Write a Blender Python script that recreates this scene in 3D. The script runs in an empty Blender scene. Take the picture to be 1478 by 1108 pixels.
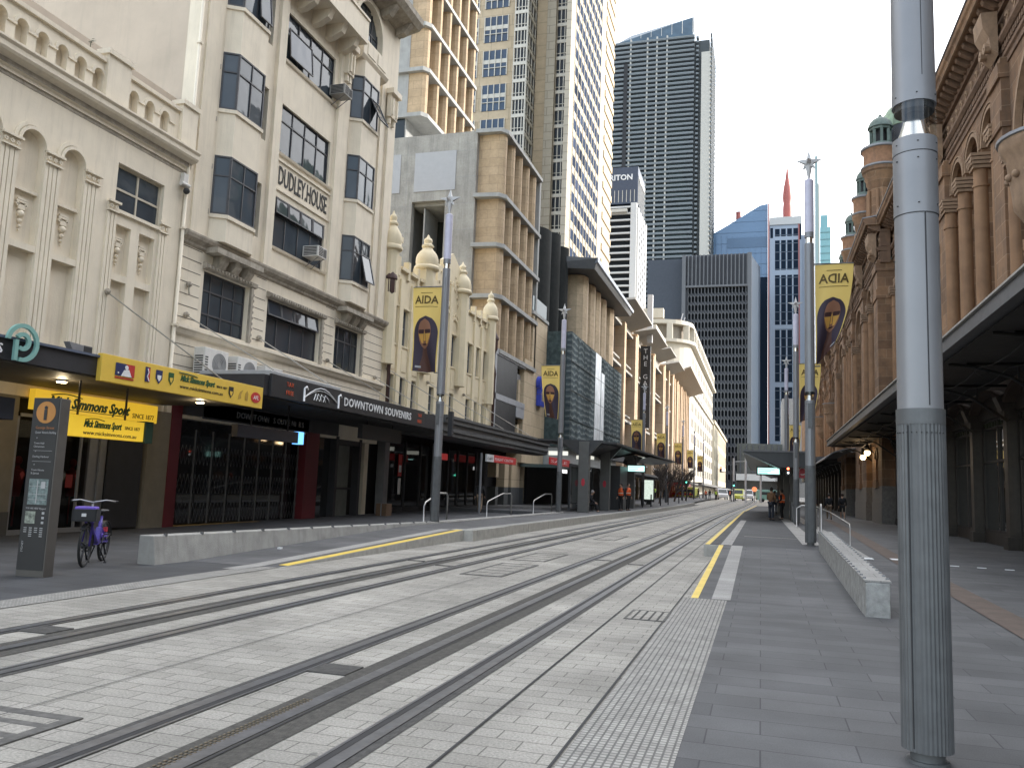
import bpy, bmesh, math, random
from mathutils import Vector, Matrix
R = math.radians
SC = bpy.context.scene
COL = SC.collection

# ---------------------------------------------------------------- camera
cam_data = bpy.data.cameras.new("camera")
cam_data.sensor_width = 36.0
cam_data.lens = 1199.0/1478.0*36.0
cam_data.clip_start = 0.05
cam_data.clip_end = 5000
camera = bpy.data.objects.new("camera", cam_data)
COL.objects.link(camera)
camera.matrix_world = (Matrix.Translation((0, 0, 1.6)) @ Matrix.Rotation(R(16.813), 4, 'Z')
                       @ Matrix.Rotation(R(90+7.031), 4, 'X') @ Matrix.Rotation(0.039, 4, 'Z'))
SC.camera = camera

# ---------------------------------------------------------------- light
SUN_EL, SUN_AZ = 24.0, 62.0        # azimuth clockwise from +Y (north-east morning sun)
world = bpy.data.worlds.new("World"); SC.world = world; world.use_nodes = True
nt = world.node_tree; nt.nodes.clear()
wo = nt.nodes.new('ShaderNodeOutputWorld'); bg = nt.nodes.new('ShaderNodeBackground')
sky = nt.nodes.new('ShaderNodeTexSky'); sky.sky_type = 'NISHITA'; sky.sun_disc = False
sky.sun_elevation = R(SUN_EL); sky.sun_rotation = R(SUN_AZ); sky.altitude = 20; sky.air_density = 1.2; sky.dust_density = 2.0
tc = nt.nodes.new('ShaderNodeTexCoord')
ns = nt.nodes.new('ShaderNodeTexNoise'); ns.inputs['Scale'].default_value = 2.3; ns.inputs['Detail'].default_value = 5; ns.inputs['Roughness'].default_value = .55
cr = nt.nodes.new('ShaderNodeValToRGB'); cr.color_ramp.elements[0].position = .34; cr.color_ramp.elements[1].position = .56
mx = nt.nodes.new('ShaderNodeMix'); mx.data_type = 'RGBA'
mp = nt.nodes.new('ShaderNodeMapping'); mp.inputs['Location'].default_value = (1.3, -.9, .2); mp.inputs['Scale'].default_value = (1, 1, 1.6)
nt.links.new(tc.outputs['Generated'], mp.inputs['Vector']); nt.links.new(mp.outputs['Vector'], ns.inputs['Vector'])
nt.links.new(ns.outputs['Fac'], cr.inputs['Fac']); sep = nt.nodes.new('ShaderNodeSeparateXYZ'); nt.links.new(tc.outputs['Generated'], sep.inputs[0])
rng = nt.nodes.new('ShaderNodeMapRange'); rng.inputs['From Min'].default_value = -.75; rng.inputs['From Max'].default_value = .25; rng.inputs['To Min'].default_value = .30; rng.inputs['To Max'].default_value = 1
nt.links.new(sep.outputs['Y'], rng.inputs['Value']); mul = nt.nodes.new('ShaderNodeMath'); mul.operation = 'MULTIPLY'
nt.links.new(cr.outputs['Color'], mul.inputs[0]); nt.links.new(rng.outputs['Result'], mul.inputs[1]); nt.links.new(mul.outputs[0], mx.inputs['Factor'])
nt.links.new(sky.outputs['Color'], mx.inputs['A'])
mx.inputs['B'].default_value = (9.4, 9.5, 9.7, 1)      # bright thin cloud
nt.links.new(mx.outputs['Result'], bg.inputs['Color']); bg.inputs['Strength'].default_value = 0.105
nt.links.new(bg.outputs['Background'], wo.inputs['Surface'])

sd = bpy.data.lights.new("sun", 'SUN'); sd.energy = 1.5; sd.angle = R(2.5); sd.color = (1, .95, .88)
sun = bpy.data.objects.new("sun", sd); COL.objects.link(sun)
a, e = R(SUN_AZ), R(SUN_EL)
sdir = Vector((math.sin(a)*math.cos(e), math.cos(a)*math.cos(e), math.sin(e)))
sun.rotation_euler = sdir.to_track_quat('Z', 'Y').to_euler()
sun.location = (60, 60, 80)

SC.view_settings.view_transform = 'Standard'; SC.view_settings.look = 'None'
SC.view_settings.exposure = 2.02; SC.view_settings.gamma = 1
SC.view_settings.use_curve_mapping = False
SC.render.engine = 'CYCLES'

# ---------------------------------------------------------------- materials
MATS = {}
def new_mat(name):
    m = bpy.data.materials.new(name); m.use_nodes = True
    t = m.node_tree; b = t.nodes['Principled BSDF']
    return m, t, b
def nd(t, kind, **kw):
    n = t.nodes.new(kind)
    for k, v in kw.items():
        if k in n.inputs: n.inputs[k].default_value = v
        else: setattr(n, k, v)
    return n
def col4(c): return (c[0], c[1], c[2], 1)
def mat(name, c, rough=.6, metal=0, var=.10, scale=3.0, bump=0.0, streak=0.0, emit=None, estr=0, spec=.5, fine=0, rnd=0, dirt=(.10, .09, .08)):
    """plain surface with soft mottling, vertical rain streaks and a fine bump"""
    if name in MATS: return MATS[name]
    m, t, b = new_mat(name)
    L = t.links.new
    geo = nd(t, 'ShaderNodeNewGeometry')
    n1 = nd(t, 'ShaderNodeTexNoise', Scale=scale, Detail=6, Roughness=.6)
    L(geo.outputs['Position'], n1.inputs['Vector'])
    r = nd(t, 'ShaderNodeMapRange'); r.inputs['From Min'].default_value = .3; r.inputs['From Max'].default_value = .7
    r.inputs['To Min'].default_value = 1-var; r.inputs['To Max'].default_value = 1+var
    L(n1.outputs['Fac'], r.inputs['Value'])
    v = nd(t, 'ShaderNodeVectorMath', operation='SCALE'); v.inputs[0].default_value = c
    L(r.outputs['Result'], v.inputs['Scale'])
    out = v.outputs['Vector']
    if rnd:
        oi = nd(t, 'ShaderNodeObjectInfo'); rr = nd(t, 'ShaderNodeMapRange'); rr.inputs['To Min'].default_value = 1-rnd; rr.inputs['To Max'].default_value = 1+rnd
        L(oi.outputs['Random'], rr.inputs['Value'])
        v2 = nd(t, 'ShaderNodeVectorMath', operation='SCALE'); L(out, v2.inputs[0]); L(rr.outputs['Result'], v2.inputs['Scale']); out = v2.outputs['Vector']
    if streak:
        mpn = nd(t, 'ShaderNodeMapping'); mpn.inputs['Scale'].default_value = (2.6, 2.6, .22)
        L(geo.outputs['Position'], mpn.inputs['Vector'])
        n2 = nd(t, 'ShaderNodeTexNoise', Scale=1.6, Detail=7, Roughness=.72); L(mpn.outputs['Vector'], n2.inputs['Vector'])
        r2 = nd(t, 'ShaderNodeMapRange'); r2.inputs['From Min'].default_value = .5; r2.inputs['From Max'].default_value = .8
        r2.inputs['To Min'].default_value = 0; r2.inputs['To Max'].default_value = streak
        L(n2.outputs['Fac'], r2.inputs['Value'])
        mm = nd(t, 'ShaderNodeMix', data_type='RGBA'); L(r2.outputs['Result'], mm.inputs['Factor']); L(out, mm.inputs['A'])
        mm.inputs['B'].default_value = col4(dirt); out = mm.outputs['Result']
    L(out, b.inputs['Base Color'])
    b.inputs['Roughness'].default_value = rough; b.inputs['Metallic'].default_value = metal
    b.inputs['Specular IOR Level'].default_value = spec
    if bump:
        n3 = nd(t, 'ShaderNodeTexNoise', Scale=fine or 40, Detail=4); L(geo.outputs['Position'], n3.inputs['Vector'])
        bm = nd(t, 'ShaderNodeBump'); bm.inputs['Strength'].default_value = bump; bm.inputs['Distance'].default_value = .02
        L(n3.outputs['Fac'], bm.inputs['Height']); L(bm.outputs['Normal'], b.inputs['Normal'])
    if emit:
        b.inputs['Emission Color'].default_value = col4(emit); b.inputs['Emission Strength'].default_value = estr
    MATS[name] = m; return m

def blocks(name, c1, c2, mortar, bw, bh, axes='YZ', ms=.01, rough=.8, var=.15, bump=.3, off=.5, scale=4., grain=60, grainv=.12, stain=0., streak=0., squash=1.0, bias=0.0, spots=0.):
    """coursed stone / paving: brick texture laid in world metres on the given axes"""
    if name in MATS: return MATS[name]
    m, t, b = new_mat(name); L = t.links.new
    geo = nd(t, 'ShaderNodeNewGeometry'); sp = nd(t, 'ShaderNodeSeparateXYZ'); L(geo.outputs['Position'], sp.inputs[0])
    cb = nd(t, 'ShaderNodeCombineXYZ')
    if axes == 'YZ+':                      # walls facing any way: x+y along, z up
        ad = nd(t, 'ShaderNodeMath', operation='ADD'); L(sp.outputs['X'], ad.inputs[0]); L(sp.outputs['Y'], ad.inputs[1])
        L(ad.outputs[0], cb.inputs['X']); L(sp.outputs['Z'], cb.inputs['Y'])
    else:
        L(sp.outputs[axes[0]], cb.inputs['X']); L(sp.outputs[axes[1]], cb.inputs['Y'])
    br = nd(t, 'ShaderNodeTexBrick'); br.inputs['Scale'].default_value = 1
    br.inputs['Color1'].default_value = col4(c1); br.inputs['Color2'].default_value = col4(c2); br.inputs['Mortar'].default_value = col4(mortar)
    br.inputs['Brick Width'].default_value = bw; br.inputs['Row Height'].default_value = bh; br.inputs['Mortar Size'].default_value = ms
    br.inputs['Mortar Smooth'].default_value = .1; br.inputs['Bias'].default_value = bias; br.offset = off; br.squash = squash
    L(cb.outputs[0], br.inputs['Vector'])
    n1 = nd(t, 'ShaderNodeTexNoise', Scale=scale*.25, Detail=5); L(geo.outputs['Position'], n1.inputs['Vector'])
    r = nd(t, 'ShaderNodeMapRange'); r.inputs['From Min'].default_value = .3; r.inputs['From Max'].default_value = .7
    r.inputs['To Min'].default_value = 1-var; r.inputs['To Max'].default_value = 1+var; L(n1.outputs['Fac'], r.inputs['Value'])
    n2 = nd(t, 'ShaderNodeTexNoise', Scale=grain, Detail=3, Roughness=.7); L(geo.outputs['Position'], n2.inputs['Vector'])
    r2 = nd(t, 'ShaderNodeMapRange'); r2.inputs['From Min'].default_value = .3; r2.inputs['From Max'].default_value = .7
    r2.inputs['To Min'].default_value = 1-grainv; r2.inputs['To Max'].default_value = 1+grainv; L(n2.outputs['Fac'], r2.inputs['Value'])
    mu = nd(t, 'ShaderNodeMath', operation='MULTIPLY'); L(r.outputs[0], mu.inputs[0]); L(r2.outputs[0], mu.inputs[1])
    v = nd(t, 'ShaderNodeVectorMath', operation='SCALE'); L(br.outputs['Color'], v.inputs[0]); L(mu.outputs[0], v.inputs['Scale'])
    out = v.outputs['Vector']
    if stain:
        n4 = nd(t, 'ShaderNodeTexNoise', Scale=1.1, Detail=8, Roughness=.75); L(geo.outputs['Position'], n4.inputs['Vector'])
        r4 = nd(t, 'ShaderNodeMapRange'); r4.inputs['From Min'].default_value = .52; r4.inputs['From Max'].default_value = .78; r4.inputs['To Max'].default_value = stain
        L(n4.outputs['Fac'], r4.inputs['Value'])
        mm = nd(t, 'ShaderNodeMix', data_type='RGBA'); L(r4.outputs['Result'], mm.inputs['Factor']); L(out, mm.inputs['A']); mm.inputs['B'].default_value = (.07, .06, .055, 1)
        out = mm.outputs['Result']
    if streak:
        mpn = nd(t, 'ShaderNodeMapping'); mpn.inputs['Scale'].default_value = (2., 2., .18); L(geo.outputs['Position'], mpn.inputs['Vector'])
        n5 = nd(t, 'ShaderNodeTexNoise', Scale=1.6, Detail=7, Roughness=.72); L(mpn.outputs['Vector'], n5.inputs['Vector'])
        r5 = nd(t, 'ShaderNodeMapRange'); r5.inputs['From Min'].default_value = .48; r5.inputs['From Max'].default_value = .8; r5.inputs['To Max'].default_value = streak
        L(n5.outputs['Fac'], r5.inputs['Value'])
        m5 = nd(t, 'ShaderNodeMix', data_type='RGBA'); L(r5.outputs['Result'], m5.inputs['Factor']); L(out, m5.inputs['A']); m5.inputs['B'].default_value = (.05, .045, .04, 1)
        out = m5.outputs['Result']
    if spots:                      # trodden gum and drips
        vo = nd(t, 'ShaderNodeTexVoronoi', Scale=1.7); L(geo.outputs['Position'], vo.inputs['Vector'])
        r6 = nd(t, 'ShaderNodeMapRange'); r6.inputs['From Min'].default_value = .035; r6.inputs['From Max'].default_value = .055; r6.inputs['To Min'].default_value = spots; r6.inputs['To Max'].default_value = 0
        L(vo.outputs['Distance'], r6.inputs['Value']); m6 = nd(t, 'ShaderNodeMix', data_type='RGBA'); L(r6.outputs[0], m6.inputs['Factor']); L(out, m6.inputs['A']); m6.inputs['B'].default_value = (.05,.05,.05,1); out = m6.outputs['Result']
        n7 = nd(t, 'ShaderNodeTexNoise', Scale=.35, Detail=4, Distortion=.6); L(geo.outputs['Position'], n7.inputs['Vector']); r7 = nd(t, 'ShaderNodeMapRange'); r7.inputs['From Min'].default_value = .35; r7.inputs['From Max'].default_value = .65; r7.inputs['To Min'].default_value = .84; r7.inputs['To Max'].default_value = 1.1
        L(n7.outputs['Fac'], r7.inputs['Value']); v7 = nd(t, 'ShaderNodeVectorMath', operation='SCALE'); L(out, v7.inputs[0]); L(r7.outputs[0], v7.inputs['Scale']); out = v7.outputs['Vector']
    L(out, b.inputs['Base Color']); b.inputs['Roughness'].default_value = rough
    if bump:
        ad = nd(t, 'ShaderNodeMath', operation='MULTIPLY_ADD'); L(br.outputs['Fac'], ad.inputs[0]); ad.inputs[1].default_value = -1.0
        mg = nd(t, 'ShaderNodeMath', operation='MULTIPLY'); L(n2.outputs['Fac'], mg.inputs[0]); mg.inputs[1].default_value = .25; L(mg.outputs[0], ad.inputs[2])
        bm = nd(t, 'ShaderNodeBump'); bm.inputs['Strength'].default_value = bump; bm.inputs['Distance'].default_value = .012
        L(ad.outputs[0], bm.inputs['Height']); L(bm.outputs['Normal'], b.inputs['Normal'])
    MATS[name] = m; return m

def glass(name, c=(.03, .04, .05), rough=.04, wobble=.0, rnd=.5, c2=None, wscale=.8, spec=.5, metal=0.0):
    """window glass seen from outside: dark room behind a mirror-like pane, a little uneven; panes differ"""
    if name in MATS: return MATS[name]
    m, t, b = new_mat(name); L = t.links.new
    oi = nd(t, 'ShaderNodeObjectInfo'); geo = nd(t, 'ShaderNodeNewGeometry')
    n0 = nd(t, 'ShaderNodeTexNoise', Scale=.9, Detail=2); L(geo.outputs['Position'], n0.inputs['Vector'])
    ad = nd(t, 'ShaderNodeMath', operation='ADD'); L(oi.outputs['Random'], ad.inputs[0]); L(n0.outputs['Fac'], ad.inputs[1])
    r = nd(t, 'ShaderNodeMapRange'); r.inputs['From Min'].default_value = .3; r.inputs['From Max'].default_value = 1.7
    r.inputs['To Min'].default_value = 0; r.inputs['To Max'].default_value = rnd; L(ad.outputs[0], r.inputs['Value'])
    mm = nd(t, 'ShaderNodeMix', data_type='RGBA'); L(r.outputs[0], mm.inputs['Factor']); mm.inputs['A'].default_value = col4(c)
    mm.inputs['B'].default_value = col4(c2 or (.22, .24, .24))
    L(mm.outputs['Result'], b.inputs['Base Color']); b.inputs['Roughness'].default_value = rough; b.inputs['Specular IOR Level'].default_value = spec
    b.inputs['IOR'].default_value = 1.45; b.inputs['Metallic'].default_value = metal
    if wobble:
        n3 = nd(t, 'ShaderNodeTexNoise', Scale=wscale, Detail=2); L(geo.outputs['Position'], n3.inputs['Vector'])
        bm = nd(t, 'ShaderNodeBump'); bm.inputs['Strength'].default_value = wobble; bm.inputs['Distance'].default_value = .2
        L(n3.outputs['Fac'], bm.inputs['Height']); L(bm.outputs['Normal'], b.inputs['Normal'])
    MATS[name] = m; return m

# ---------------------------------------------------------------- mesh helpers
class MB:
    """collects faces, then links them as ONE mesh object"""
    def __init__(s): s.v = []; s.f = []; s.sm = []; s.cuts = []
    def cut(s):          # everything since the last cut becomes a part of its own when built
        s.cuts.append((len(s.v), len(s.f))); return s
    def add(s, vs, fs, smooth=False):
        k = len(s.v); s.v += [tuple(p) for p in vs]
        for f in fs: s.f.append(tuple(i+k for i in f)); s.sm.append(smooth)
        return s
    def box(s, x0, y0, z0, x1, y1, z1):
        x0, x1 = min(x0, x1), max(x0, x1); y0, y1 = min(y0, y1), max(y0, y1); z0, z1 = min(z0, z1), max(z0, z1)
        return s.add([(x0,y0,z0),(x1,y0,z0),(x1,y1,z0),(x0,y1,z0),(x0,y0,z1),(x1,y0,z1),(x1,y1,z1),(x0,y1,z1)],
                     [(0,3,2,1),(4,5,6,7),(0,1,5,4),(1,2,6,5),(2,3,7,6),(3,0,4,7)])
    def hexa(s, p):      # 8 points: bottom loop, top loop
        return s.add(p, [(0,3,2,1),(4,5,6,7),(0,1,5,4),(1,2,6,5),(2,3,7,6),(3,0,4,7)])
    def quad(s, *p): return s.add(p, [(0,1,2,3)])
    def extr(s, poly, vec):     # closed polygon swept by vec
        n = len(poly); vec = Vector(vec)
        a = [Vector(p) for p in poly]; b = [p+vec for p in a]
        return s.add(a+b, [tuple(range(n))[::-1], tuple(range(n, 2*n))]+[(i, (i+1) % n, (i+1) % n+n, i+n) for i in range(n)])
    def cyl(s, c, r, h, n=20, r2=None, axis='Z', cap=True, smooth=True, z0ang=0):
        r2 = r if r2 is None else r2; c = Vector(c)
        def P(a, rr, k):
            x, y = rr*math.cos(a), rr*math.sin(a)
            return c+Vector({'Z': (x, y, k), 'X': (k, x, y), 'Y': (x, k, y)}[axis])
        A = [P(2*math.pi*i/n+z0ang, r, 0) for i in range(n)]; B = [P(2*math.pi*i/n+z0ang, r2, h) for i in range(n)]
        k = len(s.v); s.v += [tuple(p) for p in A+B]
        for i in range(n): s.f.append((k+i, k+(i+1) % n, k+n+(i+1) % n, k+n+i)); s.sm.append(smooth)
        if cap:
            k = len(s.v); s.v += [tuple(p) for p in A+B]
            s.f.append(tuple(k+i for i in range(n))[::-1]); s.sm.append(False)
            s.f.append(tuple(k+n+i for i in range(n))); s.sm.append(False)
        return s
    def lathe(s, prof, c=(0,0,0), n=20, smooth=True, cap=True):
        c = Vector(c)
        def ring(r, z):
            k = len(s.v)
            for i in range(n):
                a = 2*math.pi*i/n; s.v.append(tuple(c+Vector((r*math.cos(a), r*math.sin(a), z))))
            return k
        k = ring(*prof[0])
        for j in range(len(prof)-1):
            k2 = ring(*prof[j+1])
            for i in range(n): s.f.append((k+i, k+(i+1) % n, k2+(i+1) % n, k2+i)); s.sm.append(smooth)
            k = k2
            if j < len(prof)-2:            # split the ring at a crease so shading stays crisp
                a1 = math.atan2(prof[j+1][1]-prof[j][1], prof[j+1][0]-prof[j][0]); a2 = math.atan2(prof[j+2][1]-prof[j+1][1], prof[j+2][0]-prof[j+1][0])
                d = abs((a2-a1+math.pi) % (2*math.pi)-math.pi)
                if d > R(38): k = ring(*prof[j+1])
        if cap:
            k0 = ring(*prof[0]); s.f.append(tuple(k0+i for i in range(n))[::-1]); s.sm.append(False)
            k1 = ring(*prof[-1]); s.f.append(tuple(k1+i for i in range(n))); s.sm.append(False)
        return s
    def tube(s, pts, r, n=8, smooth=True, cap=True):
        pts = [Vector(p) for p in pts]; k = len(s.v); rs = r if isinstance(r, (list, tuple)) else [r]*len(pts)
        up = None
        for j, p in enumerate(pts):
            d = (pts[min(j+1, len(pts)-1)]-pts[max(j-1, 0)])
            if d.length < 1e-9: d = Vector((0,0,1))
            d.normalize()
            if up is None:
                up = Vector((0,0,1)) if abs(d.z) < .9 else Vector((1,0,0))
            x = d.cross(up)
            if x.length < 1e-6: x = d.orthogonal()
            x.normalize(); y = x.cross(d).normalized(); up = y
            for i in range(n):
                a = 2*math.pi*i/n; s.v.append(tuple(p+x*(rs[j]*math.cos(a))+y*(rs[j]*math.sin(a))))
        for j in range(len(pts)-1):
            for i in range(n): s.f.append((k+j*n+i, k+j*n+(i+1) % n, k+(j+1)*n+(i+1) % n, k+(j+1)*n+i)); s.sm.append(smooth)
        if cap:
            s.f.append(tuple(k+i for i in range(n))); s.sm.append(False)
            s.f.append(tuple(k+(len(pts)-1)*n+i for i in range(n))); s.sm.append(False)
        return s
    def sphere(s, c, r, n=12, m=8, sx=1, sy=1, sz=1):
        prof = [(max(1e-4, r*math.sin(math.pi*j/m)), -r*math.cos(math.pi*j/m)) for j in range(m+1)]
        k = len(s.v); s.lathe(prof, (0,0,0), n)
        for i in range(k, len(s.v)):
            x, y, z = s.v[i]; s.v[i] = (c[0]+x*sx, c[1]+y*sy, c[2]+z*sz)
        return s
    def join(s, o, M=None):
        k = len(s.v)
        s.v += [tuple(M @ Vector(p)) if M else p for p in o.v]; s.f += [tuple(i+k for i in f) for f in o.f]; s.sm += o.sm; return s
    def mesh(s, name):
        me = bpy.data.meshes.new(name); me.from_pydata(s.v, [], s.f)
        me.polygons.foreach_set('use_smooth', s.sm); me.update()
        return me
    def build(s, name, m, parent=None, world=True, bevel=0, label=None, kind=None):
        if s.cuts:
            a, b = 0, 0; o = None
            for (v, f) in s.cuts+[(len(s.v), len(s.f))]:
                if f > b:
                    q = MB(); q.v = s.v[a:v]; q.f = [tuple(i-a for i in t) for t in s.f[b:f]]; q.sm = s.sm[b:f]
                    o = q.build(name, m, parent, world, bevel, label, kind)
                a, b = v, f
            return o
        me = s.mesh(name)
        if m: me.materials.append(m)
        o = bpy.data.objects.new(name, me); COL.objects.link(o)
        if parent is not None:
            o.parent = parent
            if world:
                off = Vector((0,0,0)); p = parent
                while p: off += p.location; p = p.parent
                me.transform(Matrix.Translation(-off))
        if bevel:
            md = o.modifiers.new('bevel', 'BEVEL'); md.width = bevel; md.segments = 2; md.limit_method = 'ANGLE'; md.angle_limit = R(40)
        if label: o['label'] = label
        if kind: o['kind'] = kind
        return o

def thing(name, label, cat, loc=(0,0,0), rz=0, group=None):
    o = bpy.data.objects.new(name, None); COL.objects.link(o); o.empty_display_size = .2
    o.location = loc; o.rotation_euler = (0, 0, rz); o['label'] = label; o['category'] = cat
    if group: o['group'] = group
    return o
def tag(o, label, cat, group=None, kind=None):
    o['label'] = label; o['category'] = cat
    if group: o['group'] = group
    if kind: o['kind'] = kind
    return o
def structure(o): o['kind'] = 'structure'; return o
def copy_tree(o, parent=None):
    c = o.copy(); COL.objects.link(c)
    if parent is not None: c.parent = parent
    for ch in list(o.children): copy_tree(ch, c)
    return c
def dup(o, loc, label, rz=None, scale=None):
    c = copy_tree(o); c.location = loc; c['label'] = label
    if rz is not None: c.rotation_euler = (0, 0, rz)
    if scale: c.scale = scale
    return c

class Frame:
    """a facade's own axes: s along the wall, d outwards, z up (world metres)"""
    def __init__(f, origin, s, d): f.o = Vector(origin); f.s = Vector(s).normalized(); f.d = Vector(d).normalized()
    def P(f, s, z, d=0): return f.o + f.s*s + f.d*d + Vector((0,0,z))
    def box(f, M, s0, s1, z0, z1, d0, d1):
        return M.hexa([f.P(s0,z0,d0), f.P(s1,z0,d0), f.P(s1,z0,d1), f.P(s0,z0,d1), f.P(s0,z1,d0), f.P(s1,z1,d0), f.P(s1,z1,d1), f.P(s0,z1,d1)])
    def prof(f, M, pts, s0, s1):   # profile of (d,z) swept along s
        return M.extr([f.P(s0, z, d) for d, z in pts], f.s*(s1-s0))
    def ring(f, M, sc, zc, r0, r1, d0, d1, a0=0, a1=math.pi, n=14):
        for i in range(n):
            A, B = a0+(a1-a0)*i/n, a0+(a1-a0)*(i+1)/n
            q = []
            for d in (d0, d1):
                q += [f.P(sc+r0*math.cos(A), zc+r0*math.sin(A), d), f.P(sc+r1*math.cos(A), zc+r1*math.sin(A), d),
                      f.P(sc+r1*math.cos(B), zc+r1*math.sin(B), d), f.P(sc+r0*math.cos(B), zc+r0*math.sin(B), d)]
            M.hexa(q)
        return M
    def wall(f, M, s0, s1, z0, z1, holes, d1=0., d0=-.35, arch=()):
        """slab with rectangular holes (sa,sb,za,zb) and round-headed ones (sa,sb,za,zspring,'a')"""
        ss = sorted({s0, s1} | {h[0] for h in holes} | {h[1] for h in holes})
        ss = [x for x in ss if s0-1e-6 <= x <= s1+1e-6]
        top = lambda h: h[3]+((h[1]-h[0])/2 if len(h) > 4 else 0)
        for a, b in zip(ss[:-1], ss[1:]):
            if b-a < 1e-4: continue
            m = (a+b)/2
            hs = sorted([h for h in holes if h[0] < m < h[1]], key=lambda h: h[2])
            z = z0
            for h in hs:
                if h[2] > z+1e-4: f.box(M, a, b, z, h[2], d0, d1)
                z = top(h)
            if z < z1-1e-4: f.box(M, a, b, z, z1, d0, d1)
        for h in holes:
            if len(h) > 4:                 # fill the spandrels over the round head
                sc, r, zs = (h[0]+h[1])/2, (h[1]-h[0])/2, h[3]; n = 12
                for i in range(n):
                    A, B = math.pi*i/n, math.pi*(i+1)/n
                    q = []
                    for d in (d0, d1):
                        q += [f.P(sc+r*math.cos(A), zs+r*math.sin(A), d), f.P(sc+r*math.cos(A), zs+r, d), f.P(sc+r*math.cos(B), zs+r, d), f.P(sc+r*math.cos(B), zs+r*math.sin(B), d)]
                    M.hexa(q)
        return M
def win(f, s0, s1, z0, z1, d, fm, gm, parent, vb=(), hb=(), fw=.05, name='window', tilt=None, gd=.03, fd=.06):
    """one window: frame mesh with bars, its glass as a sub-part"""
    M = MB()
    f.box(M, s0, s0+fw, z0, z1, d-.02, d+fd-.02); f.box(M, s1-fw, s1, z0, z1, d-.02, d+fd-.02)
    f.box(M, s0+fw, s1-fw, z0, z0+fw, d-.02, d+fd-.02); f.box(M, s0+fw, s1-fw, z1-fw, z1, d-.02, d+fd-.02)
    for v in vb: x = s0+(s1-s0)*v; f.box(M, x-fw*.4, x+fw*.4, z0+fw, z1-fw, d-.018, d+fd-.025)
    for h in hb: z = z0+(z1-z0)*h; f.box(M, s0+fw, s1-fw, z-fw*.45, z+fw*.45, d-.016, d+fd-.028)
    o = M.build(name, fm, parent)
    G = MB(); xs = [0]+list(vb)+[1]; hs = [0]+list(hb)+[1]
    rr = random.Random(int(s0*97+z0*131))
    for i in range(len(xs)-1):
        for j in range(len(hs)-1):
            a, b = s0+(s1-s0)*xs[i]+.01, s0+(s1-s0)*xs[i+1]-.01; c, e2 = z0+(z1-z0)*hs[j]+.01, z0+(z1-z0)*hs[j+1]-.01
            t1, t2 = rr.uniform(-.012, .012), rr.uniform(-.012, .012)
            G.quad(f.P(a, c, d+t1*.5), f.P(b, c, d-t1*.5), f.P(b, e2, d-t1*.5+t2), f.P(a, e2, d+t1*.5+t2))
    G.build('glass', gm, o)
    return o
FONTCACHE = {}
DG = bpy.context.evaluated_depsgraph_get()
def text_mesh(body, size, ext=.01, align='LEFT', shear=0, space=1.0, width=None, off=0):
    cu = bpy.data.curves.new('lettering', 'FONT'); cu.body = body; cu.size = size; cu.extrude = ext; cu.align_x = align; cu.shear = shear
    cu.space_character = space; cu.resolution_u = 2; cu.offset = off
    ob = bpy.data.objects.new('lettering', cu); COL.objects.link(ob)
    dg = bpy.context.evaluated_depsgraph_get(); dg.update()
    me = bpy.data.meshes.new_from_object(ob.evaluated_get(dg))
    COL.objects.unlink(ob); bpy.data.objects.remove(ob)
    if width and len(me.vertices):
        xs = [v.co.x for v in me.vertices]; w = max(xs)-min(xs)
        k = width/w
        me.transform(Matrix.Scale(k, 4, (1,0,0)))
    return me
def lettering(body, size, P0, sx, up, m, parent, ext=.012, align='LEFT', shear=0, space=1.0, width=None, name='lettering', off=0):
    """text as a mesh: baseline start P0, reading direction sx, up vector up (world axes)"""
    me = text_mesh(body, size, ext, align, shear, space, width, off)
    sx = Vector(sx).normalized(); up = Vector(up).normalized(); n = sx.cross(up)
    T = Matrix(((sx.x, up.x, n.x, P0[0]), (sx.y, up.y, n.y, P0[1]), (sx.z, up.z, n.z, P0[2]), (0,0,0,1)))
    me.transform(T); me.materials.clear(); me.materials.append(m); me.name = name
    o = bpy.data.objects.new(name, me); COL.objects.link(o)
    if parent is not None:
        o.parent = parent; off3 = Vector((0,0,0)); p = parent
        while p: off3 += p.location; p = p.parent
        me.transform(Matrix.Translation(-off3))
    return o
def panes(rects, f, d, m, parent, name='window', most=100, cam=Vector((0,0,1.6)), depth=.12, frame=None):
    """many like windows: the nearest `most` each a part, the rest one part marked stuff. rect=(s0,s1,z0,z1)"""
    rects = sorted(rects, key=lambda r: (f.P((r[0]+r[1])/2, (r[2]+r[3])/2, d)-cam).length)
    for i, r in enumerate(rects[:most]):
        M = MB(); f.box(M, r[0], r[1], r[2], r[3], d-depth, d); M.build(name, m, parent)
    if len(rects) > most:
        M = MB()
        for r in rects[most:]: f.box(M, r[0], r[1], r[2], r[3], d-depth, d)
        M.build(name+'s', m, parent, kind='stuff')
# ================================================================ ground, tracks, platforms
def sst(a, b, x):
    t = max(0., min(1., (x-a)/(b-a))); return t*t*(3-2*t)
def gz(y): return .55*sst(75, 165, y)+1.2*sst(165, 300, y)+.0*y
def sx(y): return 1.5*sst(62, 150, y)
YS = [-8, 0, 6, 10, 13.4, 16, 19, 22.6, 26, 32, 40, 50, 58, 66, 74, 82, 90, 98, 106, 114, 122, 130, 138, 146, 155, 165, 180, 200, 225, 250, 280, 320]
def strip(M, x0, x1, y0, y1, zf, follow=False, step=None):
    """flat strip between x0 and x1 (numbers or functions of y)"""
    ys = sorted({y0, y1} | {y for y in YS if y0 < y < y1})
    X0 = x0 if callable(x0) else (lambda y: x0+(sx(y) if follow else 0))
    X1 = x1 if callable(x1) else (lambda y: x1+(sx(y) if follow else 0))
    for a, b in zip(ys[:-1], ys[1:]):
        M.quad((X0(a), a, zf(a)), (X1(a), a, zf(a)), (X1(b), b, zf(b)), (X0(b), b, zf(b)))
    return M
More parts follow.
